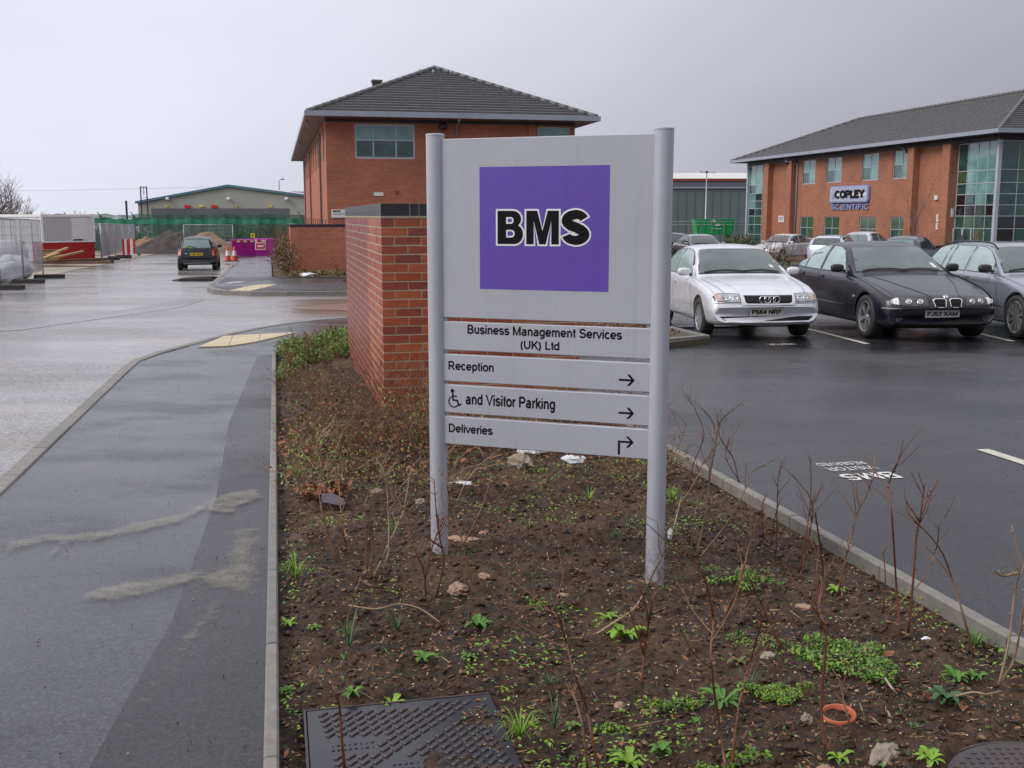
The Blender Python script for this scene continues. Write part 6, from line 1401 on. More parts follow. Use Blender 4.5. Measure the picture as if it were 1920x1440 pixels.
# fallen stick
def stick(label, pts, r0, mat):
    P = [surv(x, y, 0.015+0.03*math.sin(PI*i/(len(pts)-1))) for i, (x, y) in enumerate(pts)]; C_ = catmull(P, 4); m = MB(); m.tube(C_, [r0*(1-.4*k/len(C_)) for k in range(len(C_))], 6); tag(m.build('fallen_stick', mat, None, True), label, 'stick', 'sticks lying on the soil')
stick('long pale fallen stick arching over the soil above the manhole cover', [(655, 1135), (705, 1142), (745, 1133), (785, 1140), (825, 1167)], .0042, twig_pale)
stick('dark rotten stick lying below the crossing saplings', [(675, 1088), (695, 1098), (720, 1103)], .008, chip_m)
stick('short bleached stick near the bottom right', [(1660, 1272), (1670, 1287), (1682, 1301)], .0045, peb_light)
stick('pale bent stick lying at the foot of the twin-stemmed sapling', [(1790, 1306), (1825, 1298), (1850, 1302), (1877, 1296)], .005, twig_pale)
stick('short bleached splinter right of the terracotta pot', [(1664, 1333), (1668, 1340), (1672, 1349)], .003, peb_light)
stick('brown stick below the sign between the posts', [(1190, 1362), (1215, 1358), (1240, 1352)], .005, peb_brown)
# weeds, each distinct clump a thing
def rosette(px, py, r, n, mat, label, wid=0.28, lift=0.5, cat='weed', name='leafy_weed', seed=0, group='green weeds in the soil'):
    q = random.Random(seed or int(px+py)); m = MB()
    for k in range(n):
        a = 2*PI*k/n*1.0+q.uniform(-.4, .4); L = r*q.uniform(.55, 1.05); w = L*wid*q.uniform(.7, 1.2); d = Vector((math.cos(a), math.sin(a), 0)); e = Vector((-d.y, d.x, 0)); vs = []; N = 6; hh = lift*q.uniform(.5, 1.2)
        for i in range(N+1):
            u = i/N; c = d*L*u + Vector((0, 0, L*hh*math.sin(u*PI*0.75))); ww = w*math.sin(PI*min(1, u*0.86+0.1))**0.8*(1+(0.25 if i % 2 else -0.1)) if wid > 0.1 else w*(1-u)+0.0006
            vs += [c-e*ww/2+Vector((0, 0, ww*.25)), c, c+e*ww/2+Vector((0, 0, ww*.25))]
        fs = []
        for i in range(N): fs += [(3*i, 3*i+1, 3*i+4, 3*i+3), (3*i+1, 3*i+2, 3*i+5, 3*i+4)]
        m.add(vs, fs)
    p = surv(px, py); t, s = float(np.dot(p.xy, V)), float(np.dot(p.xy, U)); p = T(t, s, soil_z(t, s)+0.003)
    return tag(m.build(name, mat, None, True, p), label, cat, group)
WD = [(897, 1163, .07, 13, leaf_green, 'pale green leafy rosette in the middle of the soil below the left post'), (795, 1228, .06, 11, leaf_green, 'green rosette just beyond the manhole cover'), (880, 1230, .045, 7, leaf_green, 'small green rosette right of the one beyond the cover'),
 (1170, 1190, .11, 10, leaf_lime, 'large toothed weed below the right sign post'), (1140, 1165, .06, 9, leaf_lime, 'leafy weed beside the large toothed one'), (1355, 1315, .095, 16, leaf_green, 'bright ferny rosette between the two foreground saplings'), (1385, 1235, .06, 8, leaf_olive, 'thistle-like rosette right of the foreground sapling'),
 (1180, 1412, .07, 9, leaf_lime, 'pale toothed rosette near the bottom edge below the sign'), (1240, 1405, .065, 10, leaf_green, 'toothed rosette right of the bottom one'), (1775, 1297, .07, 16, leaf_dark, 'blue-green divided weed near the bottom right'), (1795, 1255, .07, 12, leaf_green, 'green rosette above the divided weed at bottom right'), (1830, 1252, .055, 10, leaf_green, 'small rosette left of the twin-stemmed sapling'),
 (1570, 1098, .06, 9, leaf_lime, 'leafy weed at the foot of the tall leaning sapling'), (1545, 1010, .05, 14, leaf_lime, 'lime green tuft against the car park edging'), (1575, 1405, .06, 9, leaf_lime, 'leafy weed at the bottom edge beside the grey stone'), (1745, 1425, .06, 12, leaf_lime, 'leafy weed beside the round manhole cover'), (535, 1282, .04, 9, leaf_green, 'small green weed beside the path edging left of the cover'),
 (540, 1160, .05, 8, leaf_lime, 'green weed spilling over the path edging'), (590, 1160, .045, 12, leaf_green, 'small dark weed below the nearest saplings by the edging'), (660, 1292, .05, 12, leaf_green, 'weed at the far edge of the manhole cover'), (1305, 1340, .045, 8, leaf_green, 'small round-leaved weed left of the ferny rosette'), (1160, 1395, .04, 8, leaf_green, 'small weed at the bottom left of the toothed rosettes'), (1075, 1340, .04, 9, leaf_green, 'dark weed beside the left-leaning sapling'), (1715, 1225, .035, 4, leaf_lime, 'two pale leaves right of the orange dead leaf'), (735, 1298, .06, 14, leaf_lime, 'grassy weed hanging over the far edge of the cover')]
for (px, py, r, n, mt_, lb_) in WD: rosette(px, py, r, n, mt_, lb_, 0.34 if 'ferny' not in lb_ else 0.2)
GR = [(555, 1075, .11, 34, leaf_lime, 'bushy grass tuft beside the path edging'), (650, 1170, .09, 14, leaf_green, 'spreading grass tuft below the saplings near the edging'), (745, 1165, .1, 12, leaf_dark, 'sparse dark grass tuft right of the spreading one'), (655, 1200, .12, 8, leaf_dark, 'long-bladed grass lying towards the manhole cover'), (975, 1362, .1, 40, leaf_lime, 'yellow-green grass tuft beside the right corner of the cover'), (1830, 1195, .1, 34, leaf_green, 'grass tuft growing against the car park edging at the right'), (990, 1000, .09, 12, leaf_lime, 'grass tuft between the sign posts'), (740, 1012, .06, 30, leaf_green, 'small grass tuft behind the crossing saplings'), (1155, 1015, .07, 26, leaf_green, 'green tuft left of the right sign post'), (1105, 945, .08, 20, leaf_lime, 'grass tuft below the deliveries arrow'), (545, 720, .1, 30, leaf_lime, 'grass tuft beside the edging near the far shrubs'), (560, 895, .1, 30, leaf_lime, 'low grass patch beside the edging left of the brown leaves'), (1260, 930, .1, 30, leaf_lime, 'grass tuft just right of the right sign post'), (1405, 1285, .08, 24, leaf_dark, 'blue-green grass tuft beside the bright mossy clump'), (1165, 1260, .04, 12, leaf_dark, 'small spiky tuft left of the forked sapling'), (1030, 1265, .07, 16, leaf_dark, 'sparse grass tuft left of the left-leaning sapling'), (1040, 1340, .14, 6, leaf_dark, 'long thin grass blades beside the yellow-green tuft')]
for (px, py, r, n, mt_, lb_) in GR: rosette(px, py, r, n, mt_, lb_, 0.05, 0.9, 'grass', 'grass_tuft')
def mat_plant(px, py, rx, ry, n, size, mats, label):
    p = surv(px, py); t, s = float(np.dot(p.xy, V)), float(np.dot(p.xy, U)); z = soil_z(t, s); th = thing('mat_weed', label, 'weed', T(t, s, z), 0, 'spreading mat weeds')
    for q in leaf_cloud('foliage', [(0, 0, .004, rx, ry, .012)] + [((RNG.random()-.5)*2.6*rx, (RNG.random()-.5)*2.6*ry, .006, rx*.32*(.5+RNG.random()), ry*.32*(.5+RNG.random()), .018) for _ in range(11)], int(n*1.1), size, mats+[leaf_olive], th): pass
mat_plant(1590, 1225, .15, .17, 2400, .0085, [leaf_lime, leaf_green], 'big mat of chickweed around the flat stone at the right')
mat_plant(1460, 1300, .09, .06, 2600, .005, [leaf_lime, leaf_lime], 'bright mossy green clump left of the terracotta pot')
mat_plant(1275, 1305, .07, .05, 500, .007, [leaf_lime, leaf_green], 'patch of small chickweed left of the ferny rosette')
mat_plant(1150, 1345, .05, .05, 400, .007, [leaf_lime, leaf_green], 'patch of small chickweed below the forked sapling')
mat_plant(1310, 1425, .08, .04, 700, .008, [leaf_green, leaf_lime], 'chickweed patch at the bottom edge right of the toothed rosettes')
mat_plant(1390, 1080, .12, .10, 900, .007, [leaf_lime, leaf_green], 'mat of seedlings right of the foot of the right sign post')
mat_plant(1025, 1130, .06, .05, 300, .007, [leaf_lime, leaf_green], 'small green mat in the soil between the posts')
mat_plant(1430, 1200, .10, .08, 500, .006, [leaf_lime, leaf_green], 'thin green mat beside the red left-leaning sapling')
mat_plant(1410, 1410, .05, .04, 300, .008, [leaf_green, leaf_lime], 'green patch at the bottom edge by the second foreground sapling')
smw = MB(); rr = random.Random(33)
for k in range(230):
    s_ = 2.7+9*rr.random()**2; t_ = rr.uniform(0.0, 2.7)
    if COV[0]-.03 < t_ < COV[1] and s_ < COV[3]+.03: continue
    if s_ > 8.8 and t_ > .8: continue
    c0 = T(t_, s_, soil_z(t_, s_)+.002); n_ = rr.randint(4, 9); L0 = rr.uniform(.010, .034)
    for q in range(n_):
        a = rr.uniform(0, 6.28); L_ = L0*rr.uniform(.5, 1.1); w_ = L_*rr.uniform(.16, .4); d = Vector((math.cos(a), math.sin(a), 0)); e = Vector((-d.y, d.x, 0)); u = rr.uniform(.2, .9)*L_
        smw.add([c0, c0+d*L_*.5-e*w_/2+Vector((0, 0, u*.7)), c0+d*L_+Vector((0, 0, u)), c0+d*L_*.5+e*w_/2+Vector((0, 0, u*.7))], [(0, 1, 2), (0, 2, 3)], rr.randint(0, 3))
tag(smw.build('small_weeds', [leaf_lime, leaf_green, leaf_olive, leaf_dark]), 'tiny weeds dotted all over the soil', None, None, 'stuff')
# stones
def stone(px, py, r, seed, mat, label, sx=1.3, sy=.9, sz=.6, amp=.35, name='stone', up=0.25):
    p = surv(px, py); t, s = float(np.dot(p.xy, V)), float(np.dot(p.xy, U)); lump_obj(name, mat, T(t, s, soil_z(t, s)+r*sz*up), r, seed, label, name.split('_')[0] if name != 'stone' else 'stone', None, sx=sx, sy=sy, sz=sz, amp=amp*1.7, sub=3, freq=3.4, smooth=False, rz=seed*.7)
stone(975, 888, .085, 3, rock_m, 'large pale rock lying below the deliveries panel', 1.15, .8, .75, up=.5)
stone(1624, 1203, .04, 6, rock_pink, 'flat pinkish stone on the chickweed mat', 1.7, .9, .35); stone(1660, 1400, .045, 8, rock_m, 'long grey stone at the bottom edge beside the weeds', .8, 1.7, .5)
stone(1508, 1132, .024, 4, rock_pink, 'pink stone between the saplings at the right', 1.4, 1, .7); stone(1398, 1055, .028, 9, rock_pink, 'rounded tan stone right of the right sign post'); stone(858, 1102, .045, 11, rock_pink, 'flat brown stone below the left sign post', 1.5, .9, .5)
stone(907, 1077, .026, 12, rock_pink, 'small tan stone right of the left sign post'); stone(868, 1018, .05, 13, rock_pink, 'flat tan stone at the foot of the left sign post', 1.8, .8, .3); stone(788, 942, .03, 14, rock_m, 'grey stone behind the left sign post', 1, .9, .8)
stone(1545, 1425, .026, 15, rock_pink, 'pale stone at the bottom edge by the tall dark red sapling'); stone(1512, 1352, .02, 16, rock_m, 'small pale stone left of the terracotta pot', .8, .8, 1.1); stone(1640, 1292, .014, 17, rock_pink, 'small pink stone above the terracotta pot')
stone(768, 1340, .022, 18, rock_m, 'tan pebble sitting on the manhole cover'); stone(1055, 1115, .024, 19, rock_pink, 'tan stone between the sign posts'); stone(1162, 1305, .022, 20, rock_pink, 'brown stone left of the forked sapling'); stone(705, 918, .035, 23, rock_m, 'pale stone near the brown leaves left of the sign')
stone(1440, 1225, .03, 24, rock_m, 'grey stone half buried among green mat weeds', 1.3, .9, .4); stone(905, 1005, .02, 25, rock_pink, 'small stone right of the left post')
# slate fragment with curled brown leaves
p = surv(622, 945); m = MB(); m.prism([(-.07, -.05), (.05, -.06), (.075, .02), (.0, .07), (-.06, .04)], 0, 0.022); o = m.build('slate_fragment', slab_purple, None, loc=p+Vector((0, 0, 0.012))); o.rotation_euler = (0.35, 0.25, 0.4); tag(o, 'purple-grey broken slab leaning on brown leaves left of the sign', 'slab')
for q in leaf_cloud('curled_leaves', [(surv(600, 930).x, surv(600, 930).y, surv(600, 930).z+.03, .16, .12, .05), (surv(640, 925).x, surv(640, 925).y, surv(640, 925).z+.03, .08, .08, .05)], 130, .024, [leaf_brown]): tag(q, 'curled brown leaves round the broken slab', None, None, 'stuff')
def leafobj(px, py, r, label, rz):
    p = surv(px, py); m = MB(); vs = [(x*r, y*r*1.5, z*r*1.6) for x, y, z in LEAF]; m.add(vs, [tuple(f) for f in LF]); t, s = float(np.dot(p.xy, V)), float(np.dot(p.xy, U)); o = m.build('dead_leaf', leaf_brown, None, loc=T(t, s, soil_z(t, s)+0.012)); o.rotation_euler = (0.2, -0.2, rz); tag(o, label, 'leaf')
leafobj(1668, 1208, .03, 'orange dead leaf touching the flat pinkish stone', .4); leafobj(1806, 1305, .03, 'dark orange leaf beside the blue-green weed', 1.2); leafobj(1616, 1250, .018, 'small brown leaf below the chickweed mat', 2)
# terracotta pot rim half buried
p = surv(1573, 1333); pt = thing('plant_pot', 'terracotta pot half buried in the soil near the bottom right', 'pot', p+Vector((0, 0, -0.037)), 0)
pt.rotation_euler = (0.1, -0.07, 0)
m = MB(); m.lathe([(.046, -.04), (.050, 0.0), (.057, .006), (.058, .03), (.054, .034), (.050, .03), (.048, 0.0), (.043, -.02), (0, -.022)], 28); m.build('pot_body', terracotta, pt, True)
m = MB(); m.lathe([(.0, -.004), (.045, -.004)][::-1], 20); m.build('soil_fill', clod_m, pt)
# litter
def crumple(px, py, r, label, sz=.4, name='plastic_scrap'):
    p = surv(px, py); me = lump(r, int(px), 1.5, .8, sz, 2, .8, 4); me.materials.append(litter_m); o = link(name, me, None, p+Vector((0, 0, r*sz*.3))); tag(o, label, 'litter', 'white scraps on the soil')
crumple(866, 909, .055, 'translucent plastic scrap behind the left sign post', .3); crumple(1000, 850, .075, 'white crumpled foil under the deliveries panel', .5); crumple(1072, 864, .06, 'silvery scrap right of the foil under the deliveries panel', .5); crumple(1735, 1198, .013, 'tiny white cigarette end near the right edging', .5)
p3_ = px3(1256, 1000, 4.55); m = MB(); m.add([p3_+Vector(q) for q in ((-.008, 0, -.025), (.006, .004, -.03), (.012, .0, -.005), (.004, -.004, .03), (-.010, .003, .012))], [(0, 1, 2), (0, 2, 4), (2, 3, 4)]); tag(m.build('white_tag', litter_m), 'white scrap of plastic caught on the stem beside the right sign post', 'litter')

# ------------------------------------------------------------------ inspection covers
cv = thing('manhole_cover', 'wet rectangular cast iron manhole cover with raised studs at the bottom left of the bed', 'manhole cover', T(COV[0], COV[2], -0.055), ROT)
cw, cl_ = COV[1]-COV[0], COV[3]-COV[2]
m = MB(); m.cbox((0.015, 0.02, -0.02), (cw-0.01, cl_-0.015, 0.012), 0.002); m.build('cover_plate', iron, cv)
m = MB()
for a, b in (((0.004, 0.004, -0.04), (0.012, cl_-0.004, 0.014)), ((0.012, cl_-0.012, -0.04), (cw-0.012, cl_-0.004, 0.0136))): m.box(a, b)
m.build('cover_frame', iron_rust, cv)
m = MB(); st_ = 0.042; k = 0
blank = [(0.16, 0.52, 0.085, 0.055), (0.34, 0.36, 0.08, 0.05), (0.2, 0.3, 0.06, .04)]
for i in range(-20, 40):
    for j in range(-20, 40):
        u_ = i*st_*1.15 + (0.5*st_*1.15 if j % 2 else 0); v2_ = j*0.030
        x = 0.707*u_-0.707*v2_; y = 0.707*u_+0.707*v2_
        if not (0.07 < x < cw-0.05 and 0.06 < y < cl_-0.05): continue
        if any(abs(x-bx)/rx < 1 and abs(y-by)/ry < 1 for bx, by, rx, ry in blank): continue
        if abs((x-0.3)-(y-0.42)) < 0.022: continue
        M_ = Matrix.Translation((x, y, 0.012)) @ Matrix.Rotation(PI/4, 4, 'Z'); m.cbox((-0.017, -0.0068, 0), (0.017, 0.0068, 0.006), 0.002, 0, M_)
so = m.build('raised_studs', iron_rust, cv); so['kind'] = 'stuff'
m = MB(); r = random.Random(3)
for bx, by in ((0.34, 0.36), (0.2, 0.3), (.16, .52)):
    for q in range(16):
        x = bx-0.07+(q % 8)*0.018; y = by-0.03+(q//8)*0.03; M_ = Matrix.Translation((x, y, 0.012)) @ Matrix.Rotation(r.choice((0, PI/2, .7)), 4, 'Z'); m.box((-0.005, -0.0018, 0), (0.005, 0.0018, 0.003), 0, M_)
m.build('embossed_marks', iron_rust, cv)['kind'] = 'stuff'
cc = thing('manhole_cover', 'round rusty brown manhole cover at the bottom right corner', 'manhole cover', T(CIR[0], CIR[1], -0.06), 0)
m = MB(); m.lathe([(0.0, 0.016), (CIR[2]-.03, 0.016), (CIR[2]-.025, 0.012), (CIR[2]-.02, -0.02)][::-1], 48); m.build('cover_plate', iron_rust, cc)
m = MB(); m.lathe([(CIR[2]-.018, -.02), (CIR[2]-.018, .010), (CIR[2]-.008, .010), (CIR[2]-.006, -.03)][::-1], 48); m.build('cover_frame', iron_rust, cc)
m = MB()
for i in range(-12, 13):
    for j in range(-12, 13):
        x, y = i*.03, j*.03
        if x*x+y*y < (CIR[2]-.05)**2: m.cbox((x-.008, y-.004, .016) if (i+j) % 2 else (x-.004, y-.008, .016), (x+.008, y+.004, .0195) if (i+j) % 2 else (x+.004, y+.008, .0195), .001)
so = m.build('raised_studs', iron_rust, cc); so['kind'] = 'stuff'

gm_ = MB(); rr = random.Random(8)
for k in range(420):
    t_ = rr.uniform(-1.6, -0.12); s_ = 2.6+rr.random()**1.6*10; r_ = rr.uniform(.0018, .0055)
    c0 = T(t_, s_, .004+r_*.4); gm_.add([c0+Vector(q)*r_*rr.uniform(.7, 1.3) for q in ((1, 0, 0), (-.6, .8, 0), (-.6, -.8, 0), (0, 0, 1.0), (0, 0, -.5))], [(0, 1, 3), (1, 2, 3), (2, 0, 3)], 0 if rr.random() < .75 else 1)
tag(gm_.build('path_grit', [clod_m, peb_light]), 'dark grit and small stones on the near footpath', None, None, 'stuff')
# sand washed over the path
def sand(pts, label, z=0.0045, soft=0.10):
    P = [surv(x, y) for x, y in pts]; X = [p.x for p in P]; Y = [p.y for p in P]; st = 0.02
    xs_ = np.arange(min(X)-st, max(X)+2*st, st); ys_ = np.arange(min(Y)-st, max(Y)+2*st, st); xx, yy = np.meshgrid(xs_, ys_); ins = in_poly(xx, yy, list(zip(X, Y)))
    d = np.full(xx.shape, 9.0)
    for k in range(len(P)):
        x1, y1, x2, y2 = X[k], Y[k], X[(k+1) % len(P)], Y[(k+1) % len(P)]; L2 = (x2-x1)**2+(y2-y1)**2+1e-9; u = np.clip(((xx-x1)*(x2-x1)+(yy-y1)*(y2-y1))/L2, 0, 1); d = np.minimum(d, np.hypot(xx-x1-u*(x2-x1), yy-y1-u*(y2-y1)))
    fade = np.where(ins, np.clip(d/soft, 0, 1), 0).astype(np.float32); co = np.stack([xx, yy, -FALL*yy+z], -1).reshape(-1, 3); ny, nx = xx.shape; i = np.arange(nx*ny).reshape(ny, nx)
    f = np.stack([i[:-1, :-1], i[:-1, 1:], i[1:, 1:], i[1:, :-1]], -1).reshape(-1, 4); keep = fade.reshape(-1)[f].max(1) > 0; me = to_mesh_np('sand_stain', co, f[keep], sand_m2)
    a = me.attributes.new('thickness', 'FLOAT', 'POINT'); a.data.foreach_set('value', fade.reshape(-1)); tag(link('sand_stain', me), label, None, None, 'stuff')
sand_m2, n2, p2 = new_mat('washed_sand'); v2 = coord(n2)
n2.links.new(ramp(n2, (0.38, 0.34, 0.29), (0.22, 0.195, 0.165), noise(n2, 60, 6, v2)), p2.inputs['Base Color']); p2.inputs['Roughness'].default_value = 0.8
at2 = n2.nodes.new('ShaderNodeAttribute'); at2.attribute_name = 'thickness'; ad2 = n2.nodes.new('ShaderNodeMath'); ad2.operation = 'MULTIPLY_ADD'; n2.links.new(at2.outputs['Fac'], ad2.inputs[0]); ad2.inputs[1].default_value = 0.6; n2.links.new(maprange(n2, noise(n2, 8, 12, v2, 0.85, 0.2), 0.36, 0.64, 0.0, 0.6), ad2.inputs[2])
n2.links.new(maprange(n2, ad2.outputs[0], 0.55, 1.15, 0.0, 0.55), p2.inputs['Alpha'])
sand([(410, 1000), (505, 975), (506, 1140), (455, 1125), (370, 1110), (340, 1088), (400, 1060)], 'patch of pale sand beside the edging', .0085, .12)
sand([(120, 1128), (180, 1100), (290, 1085), (400, 1062), (395, 1088), (320, 1112), (210, 1140)], 'thin smear of pale sand across the path', .0105, .08)
sand([(0, 1020), (90, 1000), (170, 1003), (250, 980), (330, 965), (370, 945), (410, 925), (425, 940), (385, 965), (340, 985), (260, 1003), (170, 1022), (90, 1022), (0, 1045)], 'wandering line of washed sand across the path', .0125, .07)
sand([(70, 1070), (98, 1020), (140, 1000), (215, 998), (215, 1012), (150, 1016), (118, 1036), (92, 1068)], 'hooked streak of orange sand on the path', .0145, .05)
sand([(370, 965), (400, 932), (440, 924), (490, 918), (500, 938), (455, 952), (440, 968), (405, 966)], 'forked smear of pale sand near the edging', .0145, .05)
sand([(355, 1440), (378, 1393), (408, 1390), (396, 1440)], 'short pale scuff at the bottom of the path', .0085, .05)
sand([(150, 1440), (235, 1330), (320, 1200), (410, 1100), (480, 1070), (430, 1150), (340, 1270), (235, 1400), (205, 1440)], 'long curving trail of fine sand down the path', .0065, .12)

# ------------------------------------------------------------------ cars
def interp(tab, x): return float(np.interp(x, [a for a, b in tab], [b for a, b in tab]))
def smooth_tab(tab, L, n=200):
    xs_ = np.linspace(0, L, n); ys = np.interp(xs_, [a for a, b in tab], [b for a, b in tab]); k = np.array([1, 2, 3, 2, 1])/9.0; yp = np.pad(ys, 2, mode='edge'); ys2 = np.convolve(yp, k, 'valid'); ys2[:3] = ys[:3]; ys2[-3:] = ys[-3:]; return xs_, ys2
def crv(P, n=3):
    P = np.array(P, float); o = []
    for i in range(len(P)-1):
        p0, p1, p2, p3 = P[max(0, i-1)], P[i], P[i+1], P[min(len(P)-1, i+2)]
        for k in range(n):
            t = k/n; o.append(p1 + 0.5*((p2-p0)*t + (2*p0-5*p1+4*p2-p3)*t*t + (3*p1-p0-3*p2+p3)*t**3)*0.6 + 0.4*(p2-p1)*t)
    o.append(P[-1]); return np.array(o)
def car_body(S_):
    L = S_['L']; ys_ = sorted(set([0, .01, .03, .06, .09, .13] + list(np.arange(.17, L-.17, .045)) + [L-.13, L-.09, L-.06, L-.03, L-.01, L]))
    tb = {k: smooth_tab(S_[k], L) for k in ('top', 'bot', 'hw', 'belt', 'cur')}; f = lambda k, y: float(np.interp(y, tb[k][0], tb[k][1]))
    rings = []
    for y in ys_:
        zt, zb, w, zs_ = f('top', y), f('bot', y), f('hw', y), f('belt', y); zs_ = min(zs_, zt-0.015); hc = zt-zs_; tm = S_['tumble']; wb = w*S_.get('wb', .93); r = min(.10, hc*.5); crown = .035 if hc > .25 else .02+min(.03, hc*.3)
        xc = lambda fr: wb-fr*hc*tm
        H = zs_-zb
        P = [(0, zb), (w*.6, zb), (w*.88, zb+.01), (w*.955, zb+min(.07, H*.25)), (w*.985, zb+H*.35), (w, zb+H*.55), (w*.995, zb+H*.74), (w*.982, zs_-.05*min(1, H*3)), (w*.955, zs_-.006), (wb, zs_+hc*.04+.004),
             (xc(.33), zs_+hc*.33), (xc(.66), zs_+hc*.62), (xc(1)+.0, zt-crown-r*.75), (xc(1)-r*.35, zt-crown-r*.22), (xc(1)-r*1.0, zt-crown*.9), (xc(1)*.62, zt-crown*.36), (xc(1)*.3, zt-crown*.08), (0, zt)]
        rings.append((y, crv(P, 3), w))
    vs = []; N = None
    for y, P, w in rings:
        c = f('cur', y); half = [(x, y + c*(x/max(w, .1))**2, z) for x, z in P]; ring = half + [(-x, yy, z) for x, yy, z in half[-2:0:-1]]; N = len(ring); vs += ring
    fs = []; R = len(rings)
    for i in range(R-1):
        for k in range(N): j = (k+1) % N; fs.append((i*N+k, (i+1)*N+k, (i+1)*N+j, i*N+j))
    fs.append(tuple(range(N))); fs.append(tuple((R-1)*N+k for k in range(N))[::-1])
    me = bpy.data.meshes.new('body'); me.from_pydata(vs, [], fs); me.update()
    bm = bmesh.new(); bm.from_mesh(me); bmesh.ops.recalc_face_normals(bm, faces=bm.faces); bm.to_mesh(me); bm.free(); return me
def arches(me, S_):
    ob = link('tmp_body', me); me.materials.append(None); me.materials[0] = S_['paint']; me.materials.append(black_gap)
    mods = []; cs = []
    for y in S_['axles']:
        for sx in (-1, 1):
            m = MB(); R = S_['R']+.04; hw_ = S_['W']/2; m.lathe([(0, -.20), (R, -.20), (R, .16), (0, .16)], 36, M=Matrix.Translation((sx*(hw_-.05), y, S_['R']+.01)) @ Matrix.Rotation(PI/2, 4, 'Y')); cm = m.mesh('cut', [S_['paint'], black_gap]); cm.polygons.foreach_set('material_index', [1]*len(cm.polygons))
            bm = bmesh.new(); bm.from_mesh(cm); bmesh.ops.remove_doubles(bm, verts=bm.verts, dist=1e-5); bmesh.ops.recalc_face_normals(bm, faces=bm.faces); bm.to_mesh(cm); bm.free()
            c = link('cut', cm); md = ob.modifiers.new('b', 'BOOLEAN'); md.operation = 'DIFFERENCE'; md.object = c; md.solver = 'EXACT'; cs.append(c)
    bpy.context.view_layer.update(); dg = bpy.context.evaluated_depsgraph_get(); out = bpy.data.meshes.new_from_object(ob.evaluated_get(dg))
    for c in cs: bpy.data.objects.remove(c)
    bpy.data.objects.remove(ob)
    out.polygons.foreach_set('use_smooth', [True]*len(out.polygons)); out.materials.clear(); out.materials.append(S_['paint']); out.materials.append(black_gap)
    try: out.set_sharp_from_angle(angle=math.radians(38))
    except Exception: pass
    return out
class Car:
    def __init__(s, S_):
        s.S = S_; me = car_body(S_); bm = bmesh.new(); bm.from_mesh(me); s.bvh = BVHTree.FromBMesh(bm); bm.free()
        s.root = thing(S_['name'], S_['label'], 'car'); s.body = link('body', arches(me, S_), s.root)
    def hit(s, mode, a, b):
        if mode == 'front': o, d = Vector((a, -3, b)), Vector((0, 1, 0))
        elif mode == 'rear': o, d = Vector((a, s.S['L']+3, b)), Vector((0, -1, 0))
        elif mode == 'top': o, d = Vector((a, b, 5)), Vector((0, 0, -1))
        elif mode == 'L': o, d = Vector((-4, a, b)), Vector((1, 0, 0))
        else: o, d = Vector((4, a, b)), Vector((-1, 0, 0))
        p, n, i, q = s.bvh.ray_cast(o, d)
        if p is None: p, n, i, q = s.bvh.find_nearest(o+d*3.5)
        if n.dot(d) > 0: n = -n
        return p, n
    def patch(s, name, mat, mode, bot, top, lift=.004, nu=12, nv=6, parent=None, rim=True):
        def rs(P, n):
            P = np.array(P, float); d = np.r_[0, np.cumsum(np.hypot(*np.diff(P, axis=0).T))]; t = np.linspace(0, d[-1], n+1); return np.stack([np.interp(t, d, P[:, 0]), np.interp(t, d, P[:, 1])], 1)
        A, B_ = rs(bot, nu), rs(top, nu); vs = []; back = []
        for j in range(nv+1):
            for i in range(nu+1):
                q = A[i]*(1-j/nv)+B_[i]*(j/nv); p, n = s.hit(mode, q[0], q[1]); vs.append(p+n*lift); back.append(p-n*.004)
        fs = []
        for j in range(nv):
            for i in range(nu): k = j*(nu+1)+i; fs.append((k, k+1, k+nu+2, k+nu+1))
        m = MB(); m.add(vs, fs)
        if rim:
            edge = [i for i in range(nu+1)] + [j*(nu+1)+nu for j in range(1, nv+1)] + [nv*(nu+1)+i for i in range(nu-1, -1, -1)] + [j*(nu+1) for j in range(nv-1, 0, -1)]
            ev = [vs[k] for k in edge] + [back[k] for k in edge]; n = len(edge); m.add(ev, [(i, i+n, (i+1) % n+n, (i+1) % n) for i in range(n)])
        me = m.mesh(name, mat, True); bm = bmesh.new(); bm.from_mesh(me); bmesh.ops.remove_doubles(bm, verts=bm.verts, dist=1e-5); 
        d = {'front': Vector((0, 1, 0)), 'rear': Vector((0, -1, 0)), 'top': Vector((0, 0, -1)), 'L': Vector((1, 0, 0)), 'R': Vector((-1, 0, 0))}[mode]
        fl = [f for f in bm.faces if f.normal.dot(d) > 0.15]
        if len(fl) > len(bm.faces)/3: bmesh.ops.reverse_faces(bm, faces=bm.faces)
        bm.to_mesh(me); bm.free(); me.set_sharp_from_angle(angle=math.radians(40)); return link(name, me, parent or s.root)
    def strip(s, name, mat, mode, pts, w=.008, lift=.0015, parent=None, closed=False):
        P = [Vector(p) for p in pts]; Q = []
        for i in range(len(P)-1):
            n = max(1, int((P[i+1]-P[i]).length/.05)); Q += [P[i].lerp(P[i+1], k/n) for k in range(n)]
        Q.append(P[-1]); vs = []
        for i, q in enumerate(Q):
            d = (Q[min(i+1, len(Q)-1)]-Q[max(i-1, 0)]).normalized(); n = Vector((-d.y, d.x))*w/2
            for sg_ in (-1, 1): a = q+n*sg_; p, nn_ = s.hit(mode, a.x, a.y); vs.append(p+nn_*lift)
        m = MB(); m.add(vs, [(2*i, 2*i+1, 2*i+3, 2*i+2) for i in range(len(Q)-1)]); return m.build(name, mat, parent or s.root, True)
    def both(s, fn, *a, **k):
        for md in ('L', 'R'): fn(*a[:2], md, *a[2:], **k)
